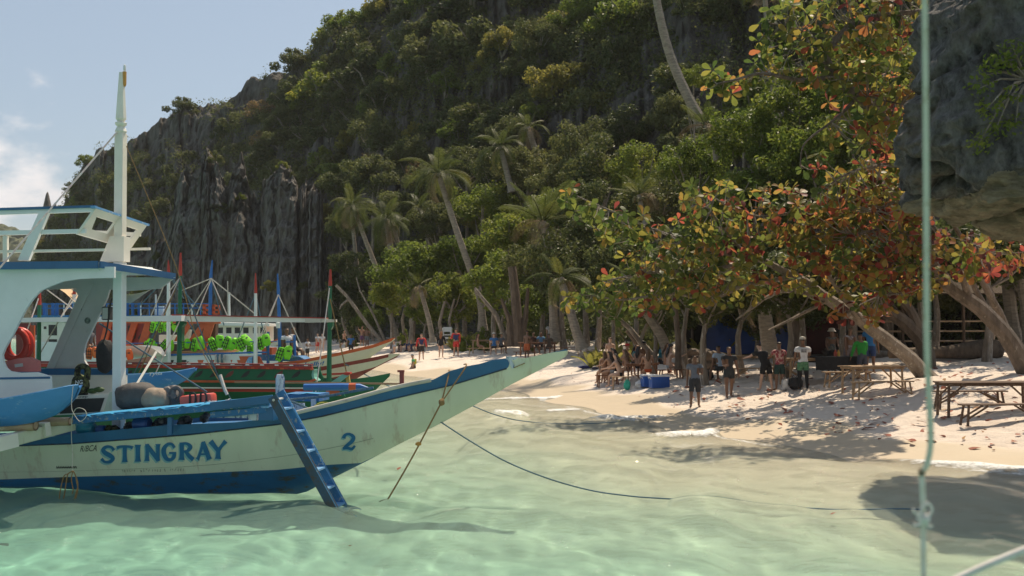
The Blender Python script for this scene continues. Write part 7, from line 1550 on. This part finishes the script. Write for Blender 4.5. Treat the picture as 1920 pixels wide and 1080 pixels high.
# log, stones, root plate
lgp = on(1795, 674); lg = thing('log', 'big pale driftwood log lying at the back of the shaded sand', 'log', lgp)
MB().tube([(-2.6, .1, .2), (-1.5, .05, .24), (-.4, 0, .26), (.5, 0, .34), (1.2, -.1, .40), (1.65, -.15, .36)], [.17, .22, .25, .34, .42, .30], n=12).build('log_trunk', M_BARKD, lg, smooth=True, world=False)
lg2 = on(1640, 672); o = MB().tube([lg2+Vector((-1, 0, .1)), lg2+Vector((0, .1, .18)), lg2+Vector((1.2, 0, .15))], [.12, .17, .1], n=9).build('log', M_BARK, None, smooth=True); setprops(o, 'short brown log lying behind the leaning trunk', 'log')
for i, (px, py, r, l) in enumerate([(1102, 672, .34, 'left one of two pale rounded boulders behind the women'), (1115, 673, .36, 'right one of two pale rounded boulders behind the women'), (1305, 690, .6, 'large brown boulder by the straight rough trunk'), (1332, 692, .55, 'smaller brown boulder right of the large one'), (1130, 655, .25, 'small stone in the sand under the seedlings'), (1560, 668, .3, 'stone half buried behind the food table')]):
    pt = on(px, py); o = blob(MB(), pt+Vector((0, 0, r*.4)), (r*1.15, r, r*.85), .7, i*3, 4).build('boulder', pm('pale_boulder', (.42, .35, .28), (.33, .27, .22), scale=3, rough=.9, bump=.6) if i < 2 else pm('brown_boulder', (.17, .13, .10), (.11, .085, .065), scale=3, rough=.9, bump=.9), None, smooth=True); setprops(o, l, 'boulder')
# ------------------------------------------------------------------ who is where
W_, NVY = cloth((.66, .67, .70)), cloth((.03, .04, .10)); BLK = cloth((.015, .015, .017)); GRY = cloth((.17, .19, .23)); RD = cloth((.55, .05, .045)); DGR = cloth((.035, .04, .045)); BLU = cloth((.05, .17, .40))
walkL = {'L': (20, 3, 8), 'R': (-16, 3, 14)}; walkR = {'R': (20, 3, 8), 'L': (-16, 3, 14)}
def stripe_shorts(t, J, h, up, fv): pass
person('young man in a grey t-shirt and dark shorts walking on the sand', on(1303, 764), 1.60, -8, skin=1, top='shirt', topmat=GRY, bottom='shorts', bottommat=cloth((.03, .03, .032), (.045, .045, .05)), legcut=.9, arms={'R': (-10, 4, 14), 'L': (28, 2, 70)}, legs={'R': (8, 4, 4), 'L': (-6, 4, 8)}, headturn=14, fingers=True)
person('man in a dark t-shirt and dark shorts walking behind the grey shirted man', on(1367, 747), 1.68, 10, skin=1, top='shirt', topmat=cloth((.035, .038, .045)), bottom='shorts', bottommat=DGR, legcut=.55, arms={'R': (20, 2, 75), 'L': (10, 7, 12)}, legs={'R': (14, 5, 6), 'L': (-12, 6, 6)}, headturn=-12, fingers=True)
person('man in a pale blue shirt sitting at the table behind the dark shirted man', on(1350, 716), 1.66, 200, 'sit', 1, 'shirt', cloth((.42, .52, .66)), 'shorts', DGR, lean=8)
# cooking group
person('person in black bending over the left end of the food table', on(1437, 734), 1.68, 200, skin=2, top='shirt', topmat=BLK, bottom='shorts', bottommat=BLK, legcut=.8, lean=38, arms={'R': (70, 6, 10), 'L': (66, 6, 12)}, legs={'R': (-8, 5, 4), 'L': (14, 5, 6)})
person('boy in a red patterned shirt with white sleeves standing at the food table', on(1462, 733), 1.58, 195, skin=1, top='shirt', topmat=cloth((.26, .04, .055), (.22, .035, .05), (.50, .34, .30)), bottom='shorts', bottommat=cloth((.02, .05, .045)), legcut=.85, arms={'R': (10, 8, 20), 'L': (45, 8, 20)}, headturn=10)
def backprint(t, J, h, up, fv):
    MB().box(J['chest']-fv*.083*h+up*.02*h, (.10*h, .006, .07*h)).build('shirt_print', cloth((.10, .11, .13), (.35, .36, .38)), t, world=False)
person('man in a white t-shirt green shorts and cap standing with his back turned', on(1506, 731), 1.64, 178, skin=1, top='shirt', topmat=W_, bottom='leggings', bottommat=cloth((.07, .19, .10), (.05, .14, .08), (.12, .26, .14)), legcut=.7, hat='cap', hatmat=cloth((.55, .52, .46)), arms={'R': (35, 10, 50), 'L': (12, 6, 20)}, extras=backprint)
person('woman in a white bucket hat standing behind the food table', on(1560, 702), 1.60, -5, skin=1, top='shirt', topmat=cloth((.06, .08, .09), (.10, .11, .11), (.22, .20, .17)), sleeve=.1, bottom='shorts', bottommat=BLK, hat='bucket', hatmat=cloth((.60, .55, .48)), female=True, arms={'R': (20, 6, 50), 'L': (24, 6, 50)}, hair='none')
person('person in a grey patterned dress standing right of the bucket hat woman', on(1592, 700), 1.58, 8, skin=1, top='shirt', topmat=cloth((.20, .17, .18), (.12, .10, .11), (.35, .32, .33)), sleeve=.15, bottom='sarong', bottommat=cloth((.20, .17, .18)), female=True, hair='long', lean=10)
person('boy in a bright green long sleeved shirt leaning on the food table', on(1617, 712), 1.52, 190, skin=1, top='shirt', topmat=cloth((.03, .30, .045)), sleeve=1.9, bottom='shorts', bottommat=cloth((.06, .07, .10)), arms={'R': (35, 18, 15), 'L': (10, 14, 12)}, lean=10)
person('man in a bright blue shirt standing at the far right of the food table', on(1632, 700), 1.72, 150, skin=1, top='shirt', topmat=cloth((.04, .20, .48)), bottom='shorts', bottommat=cloth((.03, .06, .16)), hat='cap', hatmat=cloth((.25, .30, .30)), lean=6)
person('person in black standing in the dark behind the bucket hat woman', on(1575, 682), 1.68, 0, skin=1, top='shirt', topmat=BLK, bottom='shorts', bottommat=BLK)
# women round the low table
bk = cloth((.02, .02, .03)); rdk = cloth((.62, .10, .03)); wbk = cloth((.5, .55, .6))
def sitter(label, px, py, face, skin=0, hairm=None, hairk='long', topm=bk, botm=bk, seat=.46, hat=None, hatmat=None, lean=12, arms=None, topk='bikini', H=1.66):
    return person(label, on(px, py), H, face, 'sit', skin, topk, topm, 'bikini' if topk == 'bikini' else 'shorts', botm, hairk, hairm, hat, hatmat, arms or {'L': (40, 8, 40), 'R': (40, 8, 40)}, None, lean, True, seat=seat)
sitter('woman with brown hair sitting leftmost on the left bench', 1133, 722, 195, 0, HAIRB, arms={'L': (-20, 12, 5), 'R': (-25, 14, 5)}, lean=-4)
sitter('woman in a light bikini sitting second on the left bench', 1147, 722, 215, 0, HAIR, botm=wbk)
sitter('woman with tied black hair sitting on the stool bench nearest the camera', 1163, 728, 235, 2, HAIR, lean=18)
sitter('woman with black hair sitting third in the row behind the stool bench', 1156, 718, 215, 0, HAIR)
sitter('woman in an orange red skirt sitting with her back turned beside the coolers', 1215, 722, 178, 0, HAIRB, botm=rdk, lean=4)
sitter('woman with a dark cap sitting at the right end of the low table', 1254, 714, 105, 2, HAIR, hat='cap', hatmat=DGR, lean=6, arms={'L': (60, 6, 70), 'R': (55, 6, 60)}, botm=wbk)
sitter('woman in a blue top sitting far right at the low table', 1238, 702, 60, 0, HAIR, topk='shirt', topm=cloth((.05, .28, .36)), botm=bk)
sitter('person in a dark cap sitting at the far side of the low table', 1204, 702, 20, 1, HAIR, hat='cap', hatmat=BLK, hairk='short')
sitter('person in a teal top sitting at the head of the low table', 1188, 706, 60, 0, HAIR, topk='shirt', topm=cloth((.10, .22, .24)), botm=bk)
sitter('person in a red cap sitting behind the black haired women', 1170, 708, 60, 0, HAIR, hat='cap', hatmat=RD, hairk='short')
sitter('woman with loose black hair sitting between the left bench and the table', 1151, 714, 200, 0, HAIR)
sitter('woman with brown hair sitting behind the tied haired woman', 1177, 717, 220, 0, HAIRB, lean=16)
sitter('woman in a black bikini sitting left of the orange red skirt', 1196, 712, 150, 0, HAIR, lean=8)
sitter('woman with long brown hair sitting behind the dark capped woman', 1246, 706, 80, 0, HAIRB)
person('woman with sunglasses standing behind the seated women', on(1144, 704), 1.62, 10, skin=2, top='bikini', topmat=bk, bottom='bikini', bottommat=bk, hair='long', hairmat=HAIRB, female=True, extras=lambda t, J, h, up, fv: MB().box(J['head']+fv*.058*h+Vector((0, 0, .006*h)), (.075*h, .01, .02*h)).build('sunglasses', M_EYE, t, world=False))
# far group in the shade
def far(label, px, py, **k): return person(label, on(px, py), **k)
far('woman in an orange red skirt standing at the shaded table', 988, 674, H=1.6, face=150, skin=1, top='bikini', topmat=bk, bottom='sarong', bottommat=cloth((.55, .14, .05)), female=True)
far('man in a white shirt standing behind the shaded table', 1031, 655, H=1.72, face=160, skin=2, top='shirt', topmat=W_, bottom='shorts', bottommat=NVY)
for px, py, fc, tm, l in [(1000, 664, 30, cloth((.10, .06, .05)), 'child in dark red sitting at the shaded table'), (1014, 664, 10, cloth((.14, .28, .44)), 'child in blue sitting at the shaded table'), (1029, 668, 190, cloth((.10, .07, .05)), 'dark skinned man sitting with his back turned at the shaded table')]:
    far(l, px, py, H=1.6, face=fc, pose='sit', skin=1, top='shirt', topmat=tm, bottom='shorts', bottommat=DGR)
far('woman with loose brown hair sitting at the left timber table', 896, 664, H=1.6, face=90, pose='sit', skin=0, top='bikini', topmat=bk, bottom='bikini', bottommat=bk, hair='long', hairmat=HAIRB, female=True)
far('person in a blue shirt and pale cap sitting with the back turned', 926, 665, H=1.66, face=185, pose='sit', skin=2, top='shirt', topmat=BLU, bottom='shorts', bottommat=DGR, hat='cap', hatmat=cloth((.5, .5, .48)))
far('person in a straw hat sitting beside the blue shirted person', 940, 664, H=1.6, face=160, pose='sit', skin=0, top='shirt', topmat=cloth((.12, .13, .15)), bottom='shorts', bottommat=DGR, hat='straw', hatmat=cloth((.50, .42, .32)), female=True)
# walkers on the far beach
far('man in a navy vest over a red top and dark shorts walking away', 790, 677, H=1.72, face=185, skin=2, top='vestover', topmat=RD, bottom='shorts', bottommat=cloth((.03, .028, .026)), legs={'L': (14, 3, 5), 'R': (-14, 3, 22)}, arms={'L': (14, 14, 10), 'R': (-14, 14, 8)})
far('woman with reddish hair in a black top walking on the sand', 827, 671, H=1.66, face=170, skin=2, top='shirt', topmat=BLK, sleeve=1.8, bottom='shorts', bottommat=BLK, legcut=.35, hair='long', hairmat=HAIRR, female=True, arms={'L': (10, 12, 20), 'R': (6, 14, 10)})
far('man in red shorts and navy vest standing by the lifeguard chair', 855, 669, H=1.74, face=195, skin=0, top='vestover', topmat=RD, bottom='shorts', bottommat=RD, arms={'L': (30, 8, 60), 'R': (10, 8, 16)})
far('child in a green top and yellow vest sitting at the edge of the water', 777, 691, H=1.45, face=-75, pose='ground', skin=0, top='shirt', topmat=cloth((.10, .42, .20)), bottom='shorts', bottommat=DGR, hat='cap', hatmat=cloth((.25, .27, .28)), lean=10, extras=lambda t, J, h, up, fv: MB().box(J['chest']-fv*.05*h, (.2*h, .12*h, .2*h), None, bev=.03).build('yellow_vest', cloth((.50, .45, .06)), t, world=False))
for i, (px, py, tm, fc, l) in enumerate([(738, 662, cloth((.32, .34, .38)), -60, 'person in grey sitting leftmost in the row on the far sand'), (750, 661, BLK, -40, 'person in black sitting second in the row on the far sand'), (763, 659, NVY, 0, 'person in navy sitting third in the row on the far sand'), (771, 660, cloth((.04, .06, .12)), 20, 'person in dark blue sitting fourth in the row on the far sand'), (783, 660, BLK, 30, 'person in black sitting last in the row on the far sand')]):
    far(l, px, py, H=1.66, face=fc, pose='ground', skin=2 if i < 2 else 0, top='shirt', topmat=tm, bottom='shorts', bottommat=DGR, lean=-6)
far('person in a white shirt and red shorts standing by the cliff', 595, 661, H=1.7, face=60, skin=2, top='shirt', topmat=W_, bottom='shorts', bottommat=RD)
far('person in a white shirt standing right of the red shorts person', 604, 660, H=1.62, face=20, skin=2, top='shirt', topmat=W_, bottom='bikini', bottommat=bk)
far('person in a white shirt and dark cap standing behind the prow', 576, 676, H=1.70, face=70, skin=1, top='shirt', topmat=W_, bottom='shorts', bottommat=DGR, hat='cap', hatmat=BLK, arms={'L': (30, 6, 60), 'R': (30, 6, 60)})
far('bare chested person running beside the cliff', 645, 654, H=1.66, face=60, skin=0, bottom='shorts', bottommat=BLK, legs={'L': (30, 3, 40), 'R': (-20, 3, 30)}, arms={'L': (-30, 10, 60), 'R': (40, 10, 70)})
far('man in a blue shirt standing behind the orange edged prow', 658, 668, H=1.70, face=10, skin=1, top='shirt', topmat=BLU, bottom='shorts', bottommat=DGR, arms={'L': (5, 6, 10), 'R': (5, 14, 10)})
far('bare chested man in purple shorts standing by the leaning trunk', 679, 650, H=1.78, face=20, skin=0, bottom='shorts', bottommat=cloth((.16, .07, .18)), arms={'L': (5, 10, 10), 'R': (100, 30, 20)})
far('dark skinned man in grey shorts standing beside the purple shorts man', 688, 650, H=1.70, face=-10, skin=1, bottom='shorts', bottommat=cloth((.16, .18, .20)), arms={'L': (30, 20, 40), 'R': (10, 10, 10)})
# crew aboard the orange framed boat
def aboard(label, px, py, w, fr=MF, **k):
    p = fr.at(px, py, w); return person(label, p, **k)
aboard('crewman in a white shirt sitting on the bow of the orange framed boat', 536, 676, .1, H=1.66, face=60, pose='sit', skin=1, top='shirt', topmat=W_, bottom='shorts', bottommat=DGR, seat=.3)
aboard('crewman in pale grey sitting beyond the blue bow mast', 548, 672, -.4, H=1.62, face=90, pose='sit', skin=1, top='shirt', topmat=cloth((.45, .44, .42)), bottom='shorts', bottommat=DGR, seat=.3)
aboard('crewman in dark grey sitting in the boat seen through the cabin window', 167, 672, .3, H=1.66, face=80, pose='sit', skin=1, top='shirt', topmat=cloth((.10, .10, .12)), bottom='shorts', bottommat=DGR, seat=.35)
# ------------------------------------------------------------------ foreground lines of our own boat
rp = thing('foreground_rope', 'pale green rope hanging down close to the camera at the right', 'rope', W(1735, 880, 1.9))
D = 1.9
rope('upper_rope', None, [W(1733, -60, D), W(1735, 120, D), W(1737, 400, D), W(1738, 640, D), W(1743, 760, D), W(1745, 830, D), W(1738, 870, D), W(1728, 884, D)], 0.0058, pm('pale_green_rope', (.56, .56, .43), (.62, .60, .47), scale=60, rough=.8, c3=(.36, .32, .18), wear=.42, wscale=12), par=rp, n=8)
rope('lower_rope', None, [W(1728, 884, D), W(1731, 940, D), W(1731, 1000, D), W(1732, 1100, D)], .0052, pm('pale_cord', (.66, .56, .44), (.72, .66, .58), scale=30, rough=.9), par=rp, n=7)
blob(MB(), W(1728, 886, D), (.0066, .0066, .010), .3, 1, 2).build('knot', pm('brown_knot', (.22, .17, .11), rough=.9), rp, smooth=True)
MW = pm('white_cord', (.74, .68, .62), (.66, .60, .54), scale=40, rough=.9)
blob(MB(), W(1732, 972, D), (.013, .010, .012), .4, 2, 2).build('knot', MW, rp, smooth=True)
for pts in ([(1730, 972), (1742, 966), (1748, 955), (1740, 944), (1730, 950), (1724, 968)], [(1732, 976), (1722, 984), (1712, 984)], [(1733, 976), (1742, 988), (1748, 984)], [(1728, 965), (1716, 962), (1712, 955)]): rope('knot_loop', None, [W(x, y, D-.005) for x, y in pts], .0026, MW, par=rp)
rope('white_line', 'white rope crossing the bottom right corner close to the camera', [W(1780, 1092, 2.2), W(1850, 1060, 2.2), W(1960, 1015, 2.2)], .0085, MW, n=8)
# ------------------------------------------------------------------ fallen leaves and flotsam
Vs = []; Ts = []; cnt = 0
big_l = []
while cnt < 430:
    px = random.uniform(1060, 1925); py = random.uniform(700, 850) if random.random() < .75 else random.uniform(655, 720)
    p = GT(px, py)
    if p.z < .16 or (px < 1250 and random.random() < .75): continue
    s = random.uniform(.08, .20) if random.random() < .8 else random.uniform(.22, .30); M = Matrix.Rotation(random.uniform(0, 6.28), 3, 'Z') @ Matrix.Rotation(random.uniform(-.7, .3), 3, 'Y') @ Matrix.Rotation(random.uniform(-.6, .6), 3, 'X')
    if s > .215 and len(big_l) < 90: big_l.append((p, M, s))
    else: Vs.append((AV*s)@np.array(M).T+np.array(p)+np.array([0, 0, .03])); Ts.append(np.full(len(AV), random.uniform(0, 1)))
    cnt += 1
M_LIT = leafmat('fallen_leaf', [(0, (.28, .11, .075)), (.5, (.36, .13, .09)), (.8, (.24, .12, .08)), (1, (.40, .24, .10))], trans=.1, rough=.7, vary=0)
n = len(Vs); Fc = (AF[None]+(np.arange(n)*len(AV))[:, None, None]).reshape(-1, 4)
setprops(link('fallen_leaves', npmesh('fallen_leaves', np.concatenate(Vs), Fc, M_LIT, attrs={'tint': ('POINT', np.concatenate(Ts))})), 'dry red brown leaves scattered over the sand under the trees', kind='stuff')
lm_ = npmesh('fallen_leaf', AV, AF, M_LIT, attrs={'tint': ('POINT', np.zeros(len(AV)))})
for p, M, s in big_l: setprops(link('fallen_leaf', lm_, None, p+Vector((0, 0, .03)), M.to_euler(), (s, s, s)), 'large dry red brown leaf lying on the sand', 'leaf', 'large fallen leaves on the sand')
for px, py, s, l in [(662, 1022, .09, 'small brown leaf floating on the water right of the ladder'), (15, 1027, .30, 'brown leaf floating at the bottom left corner'), (752, 875, .14, 'brown leaf floating beside the prow rope'), (1568, 960, .1, 'brown leaf caught on the mooring rope')]:
    p = G(px, py, .05); setprops(link('floating_leaf', lm_, None, p, (0.1, .1, px), (s, s, s)), l, 'leaf')

for o in COL.objects:          # what stands in the water takes the bent sunlight too
    if o.type == 'MESH' and o.name.split('.')[0] in ('hull', 'hull_bottom', 'stringer', 'step', 'strand', 'mooring_rope'): o.cycles.is_caustics_receiver = True

# pieces that belong to a part of their thing
def centre(o):
    b = [Vector(q) for q in o.bound_box]; return sum(b, Vector())/8
for child, par in [('mast_collar', 'mast'), ('mast_top', 'mast'), ('mast_lamp', 'mast'), ('mast_tip', 'mast'), ('mast_light', 'mast'), ('mast_bracket', 'mast'), ('lamp_glass', 'mast'), ('console_panel', 'console'), ('wall_trim', 'cabin_wall'), ('roof_trim', 'cabin_roof'), ('pillar_moulding', 'cabin_pillar'), ('sticker', 'cabin_pillar'), ('window', 'cabin'), ('cap_peak', 'cap'), ('leaf_hole', 'side_panel'), ('panel_stripe', 'side_panel'), ('panel_hole', 'cabin_panel'), ('bulwark_hole', 'bulwark'), ('boom_band', 'outrigger_boom'), ('boom_cap', 'boom'), ('float_band', 'float'), ('stringer_edge', 'stringer'), ('lid', 'cooler_body'), ('handle', 'cooler_body'), ('strap', 'vest_panel'), ('strap', 'bag_body'), ('strap', 'backpack_body'), ('grey_patch', 'jacket_body'), ('front_cap', 'front_board'), ('rail_cap', 'top_rail'), ('letter_shadow', 'hull'), ('letter', 'hull'), ('number_shadow', 'hull'), ('number', 'hull'), ('plank_seam', 'hull'), ('prow_patch', 'hull'), ('rub_rail', 'sheer_band'), ('sheer_moulding', 'sheer_band'), ('grille', 'speaker_case')]:
    for o in list(COL.objects):
        if o.name.split('.')[0] != child or o.parent is None or o.parent.type != 'EMPTY': continue
        sib = [q for q in o.parent.children if q.name.split('.')[0] == par and q.location.length < 1e-6]
        if sib: c = centre(o); o.parent = min(sib, key=lambda q: (centre(q)-c).length)
